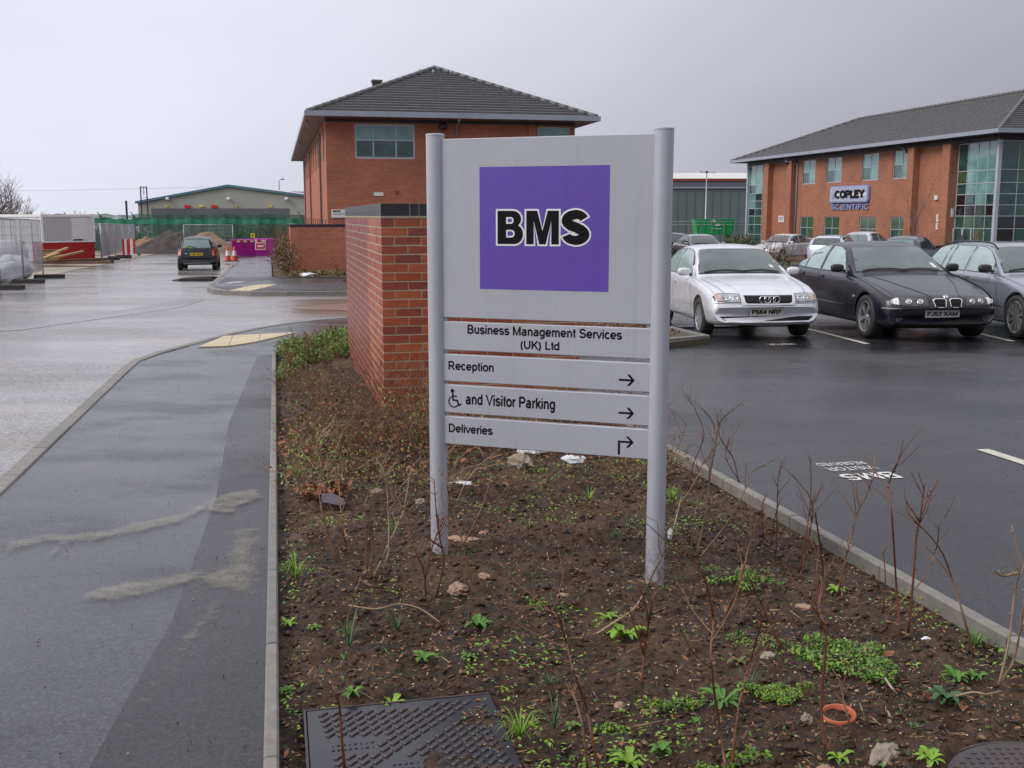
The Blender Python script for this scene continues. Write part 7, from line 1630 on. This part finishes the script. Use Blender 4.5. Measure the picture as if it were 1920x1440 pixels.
    def wheels(s, spokes, style, mat=None, detail=True):
        S_ = s.S; R = S_['R']; r = R*S_.get('rimf', .66); first = None
        def rim():
            m = MB(); m.lathe([(r, -.075), (r, -.085), (r*.97, -.09), (r*.93, -.084), (r*.90, -.05), (r*.88, .02)], 32); m.lathe([(0, -.062), (.045, -.062), (.055, -.05), (.06, -.03)][::-1], 16)
            if style == 'cover':
                m.lathe([(.05, -.055), (r*.45, -.064), (r*.88, -.07), (r*.91, -.05)][::-1], 32)
                return m.mesh('wheel', mat or rim_m, True)
            for k in range(spokes):
                a0 = 2*PI*k/spokes
                for da in ((-.17, .17) if style == 'double' else (0,)):
                    a = a0+da*(.55 if style == 'double' else 1); w1, w2 = (.017, .014) if style == 'double' else (r*PI/spokes*.40, r*PI/spokes*.62)
                    M_ = Matrix.Rotation(a, 4, 'Z'); c = [(.03, -w1, -.060), (.03, w1, -.060), (r*.92, w2, -.080), (r*.92, -w2, -.080), (.03, -w1, -.03), (.03, w1, -.03), (r*.92, w2, -.05), (r*.92, -w2, -.05)]
                    m.add([M_ @ Vector(p) for p in c], [(0, 1, 2, 3), (4, 7, 6, 5), (0, 3, 7, 4), (1, 5, 6, 2), (0, 4, 5, 1), (3, 2, 6, 7)])
            return m.mesh('wheel', mat or rim_m)
        def tyre():
            m = MB(); w = .1; m.lathe([(r*.97, w*.85), (r*1.02, w*.95), ((r+R)/2, w), (R*.975, w*.86), (R, w*.55), (R, -w*.55), (R*.975, -w*.86), ((r+R)/2, -w), (r*1.02, -w*.95), (r*.97, -w*.85)], 40); return m.mesh('tyre', tyre_m, True)
        def disc():
            m = MB(); m.lathe([(0, .0), (r*.90, .0), (r*.9, .03)], 24); return m.mesh('brake_disc', black_trim)
        rm, ty, di = rim(), tyre(), disc()
        for y in S_['axles']:
            for sx in (-1, 1):
                w = link('wheel', rm, s.root, (sx*(S_['W']/2-.105), y, R)); w.rotation_euler = (0, PI/2 if sx < 0 else -PI/2, 0)
                link('tyre', ty, w); link('brake_disc', di, w)
    def mirror(s, y, z, mat, out=.0):
        for sx, md in ((-1, 'L'), (1, 'R')):
            p, n = s.hit(md, y, z); c = Vector((sx*(abs(p.x)+.13+out), y+.0, z+.03)); m = MB()
            bm = bmesh.new(); bmesh.ops.create_icosphere(bm, subdivisions=3, radius=1)
            for v in bm.verts:
                q = v.co; e = lambda t: math.copysign(abs(t)**.65, t); v.co = Vector((c.x+e(q.x)*.105, c.y+e(q.y)*.055*(1 if q.y < 0 else .7), c.z+e(q.z)*.065))
            me = bpy.data.meshes.new('wing_mirror'); bm.to_mesh(me); bm.free(); me.materials.append(mat); me.polygons.foreach_set('use_smooth', [True]*len(me.polygons)); mo = link('wing_mirror', me, s.root)
            m.tube([Vector((sx*abs(p.x)-sx*.02, y, z-.03)), Vector((c.x-sx*.07, y, z))], [.028, .02], 8); m.build('mirror_arm', black_trim, mo, True)
    def plate(s, mode, body, z, mat, w=.52, h=.111, x=0):
        p, n = s.hit(mode, x, z); y = p.y + (-.012 if mode == 'front' else .012); m = MB(); sgn = -1 if mode == 'front' else 1
        m.box((x-w/2, min(y, y+sgn*.008), z-h/2), (x+w/2, max(y, y+sgn*.008), z+h/2)); po = m.build('number_plate', mat, s.root)
        me = text_mesh(body, .1, black_print, .045); hw_ = w*.44
        fit(me, -hw_, z-h*.33, hw_, z+h*.33); o = link('lettering', me, po); o.location = (x, y+sgn*.0095, 0); o.rotation_euler = (PI/2, 0, 0 if mode == 'front' else PI); return po
    def sidewin(s, panes, gl=None, frame=True):
        """panes: list of (bottom, top) outlines in (y,z)"""
        for md in ('L', 'R'):
            for bot, top in panes:
                cb_ = [(sum(a for a, b in bot)/len(bot)), (sum(b for a, b in bot+top)/len(bot+top))]
                g = lambda P, up: [(a+(.014 if a > cb_[0] else -.014), b+(.012 if up else -.012)) for a, b in P]
                if frame: s.patch('window_seal', black_trim, md, g(bot, False), g(top, True), .0015, 8, 4, rim=False)
                s.patch('side_window', gl or car_glass_side, md, bot, top, .005, 8, 5)
    def place(s, x, y, rz, z=None):
        s.root.location = (x, y, ZG(x, y)-.016 if z is None else z); s.root.rotation_euler = (-FALL*math.cos(rz), FALL*math.sin(rz)*-1, rz); return s
def screen(c, name, y0, w0, y1, w1, cur, mode='top', gl=None, seal=True):
    n = 10; bot = [(-w0+2*w0*k/n, y0+cur*((2*k/n-1)**2)) for k in range(n+1)]; top = [(-w1+2*w1*k/n, y1+cur*.8*((2*k/n-1)**2)) for k in range(n+1)]
    if seal:
        s_ = 1 if y1 > y0 else -1; c.patch('window_seal', black_trim, mode, [(a*1.025, b-.03*s_) for a, b in bot], [(a*1.03, b+.02*s_) for a, b in top], .0015, 14, 8, rim=False)
    return c.patch(name, gl or car_glass, mode, bot, top, .005, 16, 8)
def wipers(c, y0, cur):
    for x0, x1 in ((-.62, .02), (-.02, .6)):
        m = MB(); P = []
        for k in range(7):
            x = x0+(x1-x0)*k/6; y = y0+cur*(x/.75)**2+.02+.03*math.sin(PI*k/6); p, n = c.hit('top', x, y); P.append(p+n*.018)
        m.tube(P, .009, 5); m.build('wiper', black_trim, c.root, True)
def shell(c, doors, hood_y, hood_w, zsill=.28):
    """shut lines"""
    for md in ('L', 'R'):
        for d in doors: c.strip('door_gap', black_gap, md, d, .009)
    L = c.S['L']
def handles(c, pts, mat):
    for md, sx in (('L', -1), ('R', 1)):
        for y, z in pts:
            p, n = c.hit(md, y, z); m = MB(); m.cbox((-.08, -.012, -.015), (.08, .012, .015), .005, 0, Matrix.Translation(p+n*.012) @ Matrix.Rotation(PI/2, 4, 'Z')); m.build('door_handle', mat, c.root)
def disc_on(c, name, mat, mode, a, b, r, lift, parent=None, inner=None, ell=1.0):
    p, n = c.hit(mode, a, b); q = n.to_track_quat('Z', 'Y').to_matrix().to_4x4(); m = MB()
    prof = [(r, -.01), (r, 0), (0, 0.002)] if inner is None else [(r, -.01), (r, 0), (inner, 0), (inner, -.01)]
    m.lathe(prof[::-1] if False else prof, 20, M=Matrix.Translation(p+n*lift) @ q @ Matrix.Diagonal((ell, 1, 1, 1))); return m.build(name, mat, parent or c.root, True)

# --- silver saloon (nearest, left)
SA_ = dict(name='parked_car', label='silver saloon with four interlocked rings on its grille parked beside the plant island', L=4.48, W=1.73, R=.305, axles=(.87, 3.49), paint=silver_paint, tumble=.36,
  top=[(0, .52), (.02, .60), (.06, .675), (.12, .712), (.4, .80), (.8, .868), (1.1, .91), (1.27, .935), (1.45, 1.06), (1.7, 1.22), (1.95, 1.345), (2.15, 1.395), (2.5, 1.415), (2.9, 1.40), (3.25, 1.33), (3.55, 1.19), (3.8, 1.03), (3.92, .985), (4.25, .97), (4.38, .94), (4.45, .80), (4.48, .60)],
  bot=[(0, .285), (.05, .245), (.2, .225), (.6, .21), (3.8, .22), (4.2, .27), (4.42, .3), (4.48, .36)], hw=[(0, .80), (.06, .835), (.2, .855), (.5, .865), (3.7, .865), (4.2, .84), (4.42, .8), (4.48, .75)],
  belt=[(0, .50), (.06, .60), (.12, .66), (.4, .745), (.8, .81), (1.2, .865), (1.5, .885), (3.6, .92), (4.2, .91), (4.38, .87), (4.48, .56)], cur=[(0, .16), (.12, .15), (.5, .11), (1.2, .12), (2.0, .10), (2.5, 0), (3.2, -.03), (4.0, -.06), (4.48, -.16)])
c = Car(SA_); A_ = c
screen(c, 'windscreen', 1.33, .70, 1.93, .555, .12); wipers(c, 1.32, .13)
screen(c, 'rear_window', 3.72, .62, 3.25, .50, -.05)
c.sidewin([([(1.52, .93), (2.52, .945)], [(1.78, 1.10), (2.02, 1.26), (2.2, 1.315), (2.50, 1.335)]), ([(2.60, .945), (3.36, .955)], [(2.585, 1.335), (3.0, 1.315), (3.22, 1.24)]), ([(3.42, .96), (3.62, .97)], [(3.29, 1.21), (3.40, 1.14), (3.6, 1.0)])])
c.both(c.strip, 'door_gap', black_gap, [(1.42, .88), (1.35, .60), (1.38, .30), (2.5, .27)], w=.009); c.both(c.strip, 'door_gap', black_gap, [(2.555, .93), (2.545, .5), (2.55, .28)], w=.009); c.both(c.strip, 'door_gap', black_gap, [(3.4, .93), (3.36, .7), (3.12, .5), (3.1, .28)], w=.009)
c.both(c.strip, 'rubbing_strip', silver_paint, [(1.3, .50), (3.1, .52)], w=.05, lift=.008); handles(c, [(2.38, .80), (3.24, .82)], silver_paint)
c.strip('bonnet_gap', black_gap, 'top', [(-.735, 1.2), (-.70, .8), (-.65, .4), (-.62, .2)], .008); c.strip('bonnet_gap', black_gap, 'top', [(.735, 1.2), (.70, .8), (.65, .4), (.62, .2)], .008)
c.strip('bonnet_crease', silver_paint, 'top', [(-.58, 1.15), (-.47, .6), (-.40, .12)], .02, .004); c.strip('bonnet_crease', silver_paint, 'top', [(.58, 1.15), (.47, .6), (.40, .12)], .02, .004)
c.strip('bumper_gap', black_gap, 'front', [(-.80, .565), (-.42, .56), (-.40, .532), (.40, .532), (.42, .56), (.80, .565)], .008)
c.patch('grille_surround', chrome, 'front', [(-.385, .572), (-.36, .548), (.36, .548), (.385, .572)], [(-.40, .69), (.40, .69)], .006, 16, 5)
g = c.patch('grille', black_gap, 'front', [(-.355, .582), (-.34, .565), (.34, .565), (.355, .582)], [(-.37, .677), (.37, .677)], .012, 16, 5)
for z in (.59, .612, .634, .656): c.strip('grille_bar', black_trim, 'front', [(-.34, z), (.34, z)], .007, .016, g)
for k in range(4):
    p, n = c.hit('front', -.104+k*.0695, .622); m = MB(); N = 28
    for q in range(1): m.tube([Vector((p.x+.052*math.cos(2*PI*i/N), -.022+p.y-.004*(k % 2), .622+.050*math.sin(2*PI*i/N))) for i in range(N+1)], .0085, 6, cap=False)
    m.build('ring_emblem', chrome, c.root, True)
for sx in (-1, 1):
    X = lambda P: [(sx*a, b) for a, b in P]
    o = c.patch('headlight', lamp_clear, 'front', X([(.425, .583), (.63, .586), (.775, .60)]), X([(.435, .695), (.62, .700), (.73, .692), (.79, .655)]), .006, 12, 5)
    c.patch('headlight_seal', black_trim, 'front', X([(.415, .573), (.63, .576), (.79, .59)]), X([(.425, .705), (.62, .710), (.735, .702), (.805, .66)]), .002, 12, 5, rim=False)
    c.patch('indicator', lamp_amber, 'front', X([(.685, .592), (.765, .60)]), X([(.68, .694), (.73, .688), (.775, .66)]), .010, 5, 4, o)
    for xx in (.50, .60): disc_on(c, 'headlight_reflector', chrome, 'front', sx*xx, .64, .042, .008, o, .030)
c.patch('lower_grille', black_gap, 'front', [(-.64, .308), (.64, .308)], [(-.72, .368), (.72, .368)], .006, 18, 3)
for x in (-.25, .25): c.strip('grille_divider', silver_paint, 'front', [(x, .308), (x, .368)], .014, .010)
c.patch('lower_lip', silver_paint, 'front', [(-.66, .288), (.66, .288)], [(-.66, .303), (.66, .303)], .012, 16, 2)
c.plate('front', 'P664 NRF', .432, plate_white); c.mirror(1.60, .95, silver_paint); c.wheels(9, 'single')
c.patch('rear_light', lamp_red, 'rear', [(.45, .62), (.74, .62)], [(.45, .76), (.74, .76)], .004, 6, 3); c.patch('rear_light', lamp_red, 'rear', [(-.74, .62), (-.45, .62)], [(-.74, .76), (-.45, .76)], .004, 6, 3)
c.patch('tax_disc', white_board, 'top', [(.50, 1.50), (.56, 1.51)], [(.48, 1.56), (.54, 1.57)], .008, 3, 2)
p, n = c.hit('L', 1.22, .70); c.both(c.patch, 'side_repeater', lamp_amber, [(1.19, .695), (1.24, .695)], [(1.19, .712), (1.24, .712)], lift=.006, nu=3, nv=2)
A_.place(3.74, 15.45, math.radians(5)); A_.root.scale = (.97, .98, .98)

# --- black saloon (middle)
SB_ = dict(name='parked_car', label='black saloon with twin kidney grilles parked between the silver saloon and the grey estate', L=4.78, W=1.80, R=.325, axles=(.84, 3.67), paint=black_paint, tumble=.38, rimf=.72,
  top=[(0, .50), (.02, .58), (.06, .645), (.12, .675), (.4, .75), (.8, .845), (1.2, .92), (1.42, .95), (1.6, 1.06), (1.85, 1.21), (2.12, 1.345), (2.35, 1.405), (2.7, 1.435), (3.05, 1.42), (3.4, 1.35), (3.7, 1.21), (3.95, 1.07), (4.08, 1.035), (4.45, 1.01), (4.66, .97), (4.74, .84), (4.78, .62)],
  bot=[(0, .27), (.05, .22), (.2, .19), (.6, .19), (3.9, .19), (4.4, .25), (4.7, .3), (4.78, .36)], hw=[(0, .80), (.06, .84), (.2, .87), (.5, .895), (3.9, .90), (4.4, .87), (4.7, .82), (4.78, .77)],
  belt=[(0, .48), (.06, .57), (.12, .615), (.4, .70), (.8, .79), (1.2, .86), (1.6, .895), (3.8, .95), (4.5, .95), (4.66, .90), (4.78, .58)], cur=[(0, .19), (.12, .18), (.5, .12), (1.3, .12), (2.2, .10), (2.7, 0), (3.4, -.03), (4.2, -.06), (4.78, -.18)])
c = Car(SB_)
screen(c, 'windscreen', 1.48, .72, 2.10, .565, .12); wipers(c, 1.46, .13); screen(c, 'rear_window', 3.88, .64, 3.42, .52, -.05)
c.sidewin([([(1.72, .945), (2.74, .965)], [(1.98, 1.12), (2.22, 1.275), (2.42, 1.335), (2.70, 1.352)]), ([(2.84, .965), (3.50, .98)], [(2.81, 1.352), (3.2, 1.335), (3.44, 1.265)]), ([(3.55, .98), (3.88, .995)], [(3.49, 1.245), (3.62, 1.18), (3.86, 1.02)])])
c.both(c.strip, 'door_gap', black_gap, [(1.56, .90), (1.48, .60), (1.50, .28), (2.7, .25)], w=.010); c.both(c.strip, 'door_gap', black_gap, [(2.78, .95), (2.765, .5), (2.77, .26)], w=.010); c.both(c.strip, 'door_gap', black_gap, [(3.66, .96), (3.5, .7), (3.28, .5), (3.26, .26)], w=.010)
c.both(c.strip, 'side_crease', black_paint, [(1.15, .79), (4.5, .86)], w=.02, lift=.010); c.both(c.strip, 'rubbing_strip', chrome, [(1.3, .455), (3.2, .475)], w=.012, lift=.012); handles(c, [(2.62, .855), (3.5, .87)], black_paint)
for sx in (-1, 1):
    c.strip('bonnet_crease', black_paint, 'top', [(sx*.60, 1.3), (sx*.44, .7), (sx*.22, .12)], .03, .006); c.strip('bonnet_gap', black_gap, 'top', [(sx*.77, 1.35), (sx*.75, .8), (sx*.68, .3)], .008)
    X = lambda P: [(sx*a, b) for a, b in P]
    c.patch('kidney_grille', chrome, 'front', X([(.035, .50), (.055, .478), (.165, .478), (.19, .50)]), X([(.022, .615), (.05, .632), (.18, .632), (.222, .61)]), .014, 10, 6)
    c.patch('grille', black_gap, 'front', X([(.050, .507), (.062, .493), (.16, .493), (.175, .507)]), X([(.038, .605), (.056, .618), (.175, .618), (.203, .60)]), .022, 10, 6)
    o = c.patch('headlight', simple('lamp_housing', (.10, .10, .11), (.05, .05, .055), rough=.12), 'front', X([(.275, .535), (.55, .530), (.76, .555)]), X([(.30, .635), (.55, .645), (.68, .635), (.77, .60)]), .006, 14, 5)
    c.patch('indicator', white_board, 'front', X([(.665, .542), (.755, .555)]), X([(.66, .634), (.70, .63), (.765, .60)]), .010, 5, 4, o)
    for xx in (.39, .54): disc_on(c, 'lamp_ring', chrome, 'front', sx*xx, .587, .043, .012, o, .032); disc_on(c, 'headlight_lens', lamp_clear, 'front', sx*xx, .587, .030, .013, o)
    c.patch('fog_light', black_trim, 'front', X([(.60, .29), (.70, .30)]), X([(.60, .345), (.70, .35)]), .004, 4, 3)
disc_on(c, 'round_badge', chrome, 'front', 0, .660, .038, .006)
for a in (0, 1):
    p, n = c.hit('front', 0, .660); q = n.to_track_quat('Z', 'Y').to_matrix().to_4x4(); m = MB(); pts = [(0, 0, .010)]+[(.028*math.cos(PI*a+PI/2*k/6), .028*math.sin(PI*a+PI/2*k/6), .010) for k in range(7)]; m.add([Matrix.Translation(p+n*.006) @ q @ Vector(v) for v in pts], [tuple(range(8))]); m.build('badge_quarter', blue_white, c.root)
c.strip('bumper_gap', black_gap, 'front', [(-.84, .515), (-.25, .505), (-.2, .465), (.2, .465), (.25, .505), (.84, .515)], .009); c.strip('bumper_strip', steel_paint, 'front', [(-.85, .49), (-.55, .483), (-.28, .478)], .014, .012); c.strip('bumper_strip', steel_paint, 'front', [(.28, .478), (.55, .483), (.85, .49)], .014, .012)
c.patch('lower_grille', black_gap, 'front', [(-.5, .24), (.5, .24)], [(-.56, .32), (.56, .32)], .004, 16, 3); c.plate('front', 'FJ52 XAM', .405, plate_white); c.mirror(1.80, .985, black_trim, .02); c.wheels(5, 'double')
c.patch('tax_disc', white_board, 'top', [(.56, 1.62), (.62, 1.64)], [(.52, 1.73), (.58, 1.75)], .008, 3, 2)
for md in ('L', 'R'): c.patch('side_repeater', lamp_clear, md, [(1.20, .60), (1.27, .60)], [(1.20, .625), (1.27, .625)], .006, 3, 2)
c.place(6.27, 15.3, math.radians(5)); B_CAR = c

# --- grey estate (right edge)
SC_ = dict(name='parked_car', label='steel grey estate car with roof rails cut by the right edge of the photo', L=4.48, W=1.74, R=.325, axles=(.80, 3.52), paint=steel_paint, tumble=.36, rimf=.74,
  top=[(0, .50), (.02, .60), (.06, .67), (.12, .70), (.4, .79), (.8, .865), (1.15, .92), (1.35, .95), (1.55, 1.08), (1.8, 1.23), (2.05, 1.355), (2.3, 1.405), (2.8, 1.425), (3.4, 1.42), (3.9, 1.38), (4.1, 1.33), (4.25, 1.16), (4.38, 1.0), (4.44, .85), (4.48, .62)],
  bot=[(0, .27), (.05, .22), (.2, .19), (3.9, .19), (4.3, .26), (4.48, .36)], hw=[(0, .72), (.06, .78), (.2, .83), (.5, .86), (3.7, .87), (4.2, .84), (4.42, .8), (4.48, .75)],
  belt=[(0, .48), (.06, .60), (.12, .64), (.4, .72), (.8, .80), (1.2, .87), (1.5, .90), (4.2, .95), (4.38, .93), (4.48, .58)], cur=[(0, .24), (.12, .21), (.5, .13), (1.2, .13), (2.0, .10), (2.5, 0), (3.4, -.02), (4.1, -.05), (4.48, -.12)])
c = Car(SC_)
screen(c, 'windscreen', 1.40, .69, 2.02, .56, .12); wipers(c, 1.40, .13); c.patch('rear_window', car_glass, 'rear', [(-.62, 1.0), (.62, 1.0)], [(-.54, 1.30), (.54, 1.30)], .004, 10, 5)
c.sidewin([([(1.60, .94), (2.55, .955)], [(1.86, 1.13), (2.1, 1.275), (2.3, 1.33), (2.55, 1.345)]), ([(2.65, .955), (3.30, .965)], [(2.64, 1.345), (3.25, 1.35)]), ([(3.35, .965), (3.48, .97)], [(3.33, 1.35), (3.40, 1.35)]), ([(3.56, .97), (4.15, .98)], [(3.52, 1.35), (3.85, 1.33), (4.02, 1.28)])])
c.both(c.strip, 'door_gap', black_gap, [(1.45, .90), (1.38, .60), (1.40, .28), (2.5, .26)], w=.009); c.both(c.strip, 'door_gap', black_gap, [(2.60, .95), (2.585, .5), (2.59, .27)], w=.009); c.both(c.strip, 'door_gap', black_gap, [(3.52, .96), (3.36, .7), (3.12, .5), (3.1, .27)], w=.009)
c.both(c.strip, 'side_crease', steel_paint, [(1.1, .80), (4.2, .87)], w=.016, lift=.008); c.both(c.strip, 'rubbing_strip', chrome, [(1.2, .46), (3.1, .48)], w=.012, lift=.010); handles(c, [(2.44, .86), (3.36, .87)], steel_paint); c.mirror(1.68, .985, black_trim, .02); c.wheels(10, 'double')
for sx in (-1, 1):
    m = MB(); P = []
    for k in range(15):
        y = 2.05+k*.145; p, n = c.hit('top', sx*.545, y); P.append(p+Vector((0, 0, .0 if k in (0, 14) else .038)))
    m.tube(P, .014, 8); m.build('roof_rail', black_trim, c.root, True)
    X = lambda P: [(sx*a, b) for a, b in P]
    o = c.patch('headlight', lamp_clear, 'front', X([(.27, .56), (.55, .555), (.76, .585)]), X([(.29, .66), (.55, .672), (.69, .66), (.77, .63)]), .006, 12, 5); c.patch('kidney_grille', chrome, 'front', X([(.03, .53), (.17, .53)]), X([(.02, .655), (.20, .655)]), .014, 8, 5); c.patch('grille', black_gap, 'front', X([(.043, .542), (.158, .542)]), X([(.035, .643), (.185, .643)]), .02, 8, 5)
c.patch('lower_grille', black_gap, 'front', [(-.5, .25), (.5, .25)], [(-.56, .33), (.56, .33)], .004, 12, 3); c.plate('front', 'FL04 RKT', .42, plate_white)
c.place(8.40, 15.15, math.radians(2)); E_CAR = c

# --- dark hatchback driving away on the road
SD_ = dict(name='parked_car', label='dark green-black hatchback standing on the wet road with its back to the viewer', L=3.75, W=1.61, R=.275, axles=(.74, 3.18), paint=navy_paint, tumble=.40,
  top=[(0, .50), (.03, .62), (.1, .68), (.4, .78), (.9, .89), (1.1, .93), (1.35, 1.12), (1.6, 1.29), (1.85, 1.39), (2.3, 1.42), (2.9, 1.40), (3.2, 1.355), (3.32, 1.30), (3.45, 1.12), (3.58, .95), (3.66, .80), (3.72, .62), (3.75, .52)],
  bot=[(0, .30), (.1, .24), (.4, .22), (3.2, .22), (3.5, .26), (3.7, .29), (3.75, .33)], hw=[(0, .68), (.1, .74), (.4, .79), (3.2, .80), (3.55, .78), (3.75, .75)],
  belt=[(0, .48), (.1, .62), (.4, .70), (.9, .82), (1.3, .87), (3.3, .91), (3.5, .88), (3.66, .70), (3.75, .50)], cur=[(0, .2), (.8, .12), (1.6, .08), (2.2, 0), (3.0, -.02), (3.4, -.06), (3.75, -.10)])
c = Car(SD_); W_Z = lambda P: P
screen(c, 'windscreen', 1.16, .64, 1.62, .53, .1)
c.patch('window_seal', black_trim, 'rear', [(-.60, .915), (.60, .915)], [(-.50, 1.335), (-.46, 1.35), (.46, 1.35), (.50, 1.335)], .002, 14, 6, rim=False)
c.patch('rear_window', glass('rear_glass', (.13, .19, .19), .1, (.09, .13, .13), scale=2), 'rear', [(-.57, .945), (-.54, .935), (.54, .935), (.57, .945)], [(-.475, 1.30), (-.44, 1.32), (.44, 1.32), (.475, 1.30)], .006, 14, 6)
c.sidewin([([(1.35, .92), (2.15, .93)], [(1.6, 1.12), (1.75, 1.27), (1.95, 1.32), (2.15, 1.33)]), ([(2.25, .93), (3.1, .945)], [(2.25, 1.33), (2.8, 1.32), (3.0, 1.25)])])
for sx in (-1, 1):
    X = lambda P: [(sx*a, b) for a, b in P]
    o = c.patch('rear_light', lamp_red, 'rear', X([(.62, .62), (.755, .62)]), X([(.63, .90), (.71, .90)]), .006, 6, 6); c.patch('indicator', orange_plastic, 'rear', X([(.625, .745), (.745, .745)]), X([(.628, .80), (.735, .80)]), .010, 5, 2, o)
    disc_on(c, 'towing_lamp', chrome, 'rear', sx*.12, .40, .022, .006)
c.strip('tailgate_gap', black_gap, 'rear', [(-.60, .60), (.60, .60)], .010); c.strip('tailgate_gap', black_gap, 'rear', [(-.61, .60), (-.60, .93)], .008); c.strip('tailgate_gap', black_gap, 'rear', [(.61, .60), (.60, .93)], .008)
c.patch('bumper', black_trim, 'rear', [(-.74, .30), (.74, .30)], [(-.74, .52), (.74, .52)], .012, 16, 5); c.patch('bumper_trim', steel_paint, 'rear', [(-.55, .30), (.55, .30)], [(-.55, .325), (.55, .325)], .018, 10, 2)
c.plate('rear', 'N391 DPN', .68, plate_yellow); c.mirror(1.35, .95, black_trim); c.wheels(8, 'cover')
m = MB(); p, n = c.hit('rear', 0, .94); m.tube([p+n*.02, p+n*.02+Vector((.33, -.05, .09))], .012, 5); m.build('rear_wiper', black_trim, c.root)
p, n = c.hit('rear', .30, .955); m = MB(); m.box((-.14, -.012, -.02), (.14, .0, .04), 0, Matrix.Translation(p+n*.014)); m.build('parcel_shelf_item', leaf_lime, c.root); c.patch('brand_badge', chrome, 'rear', [(.38, .70), (.46, .70)], [(.38, .715), (.46, .715)], .006, 3, 2)
hx, hy = (378.5-960)/2000*45.4, 44.9
fr = Vector((hx, hy)) + Vector((U[0], U[1]))*3.75
c.place(fr.x, fr.y, PI - RA, ZG(fr.x, fr.y)-.10); H_CAR = c

# --- parked cars farther off: copies of the finished ones in other paint
def recolour(src, paint_m, label, x, y, rz, glassm=car_glass_far, drop=('ring_emblem', 'lettering', 'number_plate', 'kidney_grille', 'round_badge', 'badge_quarter', 'tax_disc', 'bonnet_crease')):
    r = copy_tree(src.root); r['label'] = label; r['group'] = 'cars parked in the far part of the car park'; P = src.S['paint']
    def walk(o):
        for ch in list(o.children):
            walk(ch)
            if ch.name.split('.')[0] in drop and not list(ch.children):
                bpy.data.objects.remove(ch); continue
            for sl in ch.material_slots:
                if sl.material == P: sl.link = 'OBJECT'; sl.material = paint_m
                elif sl.material in (car_glass, car_glass_side): sl.link = 'OBJECT'; sl.material = glassm
    walk(r); r.location = (x, y, ZG(x, y)-.016); r.rotation_euler = (0, 0, rz); return r
R_ = math.radians
def far_car(src, pm, label, px, Y, rz, **k): return recolour(src, pm, label, at_dist(px, Y), Y, R_(rz), **k)
far_car(A_, silver_far, 'silver saloon seen side-on before the glazed far corner of the right-hand office', 1424, 55.5, -48)
far_car(E_CAR, pale_blue_car, 'pale blue estate with its tailgate towards the viewer in front of the Copley office', 1585, 50.0, 152)
W_CAR = far_car(H_CAR, white_car, 'white car with its back to the viewer below the company sign', 1655, 56, 140)
W_CAR.scale = (1.04, 1.04, 1.1)
far_car(H_CAR, navy_car, 'navy blue car behind the roof of the black saloon', 1738, 44.0, 142)
far_car(B_CAR, dark_car, 'charcoal saloon between the maroon and silver cars in the far row', 1352, 62.0, 70)
far_car(A_, greysilver_car, 'grey saloon facing the viewer below the green waste container', 1342, 48.0, 8)
far_car(A_, red_car, 'maroon saloon far behind the roof of the nearest silver saloon', 1240, 56.0, 60)
far_car(B_CAR, dark_car, 'charcoal saloon farthest left behind the maroon one', 1262, 66.0, 30)
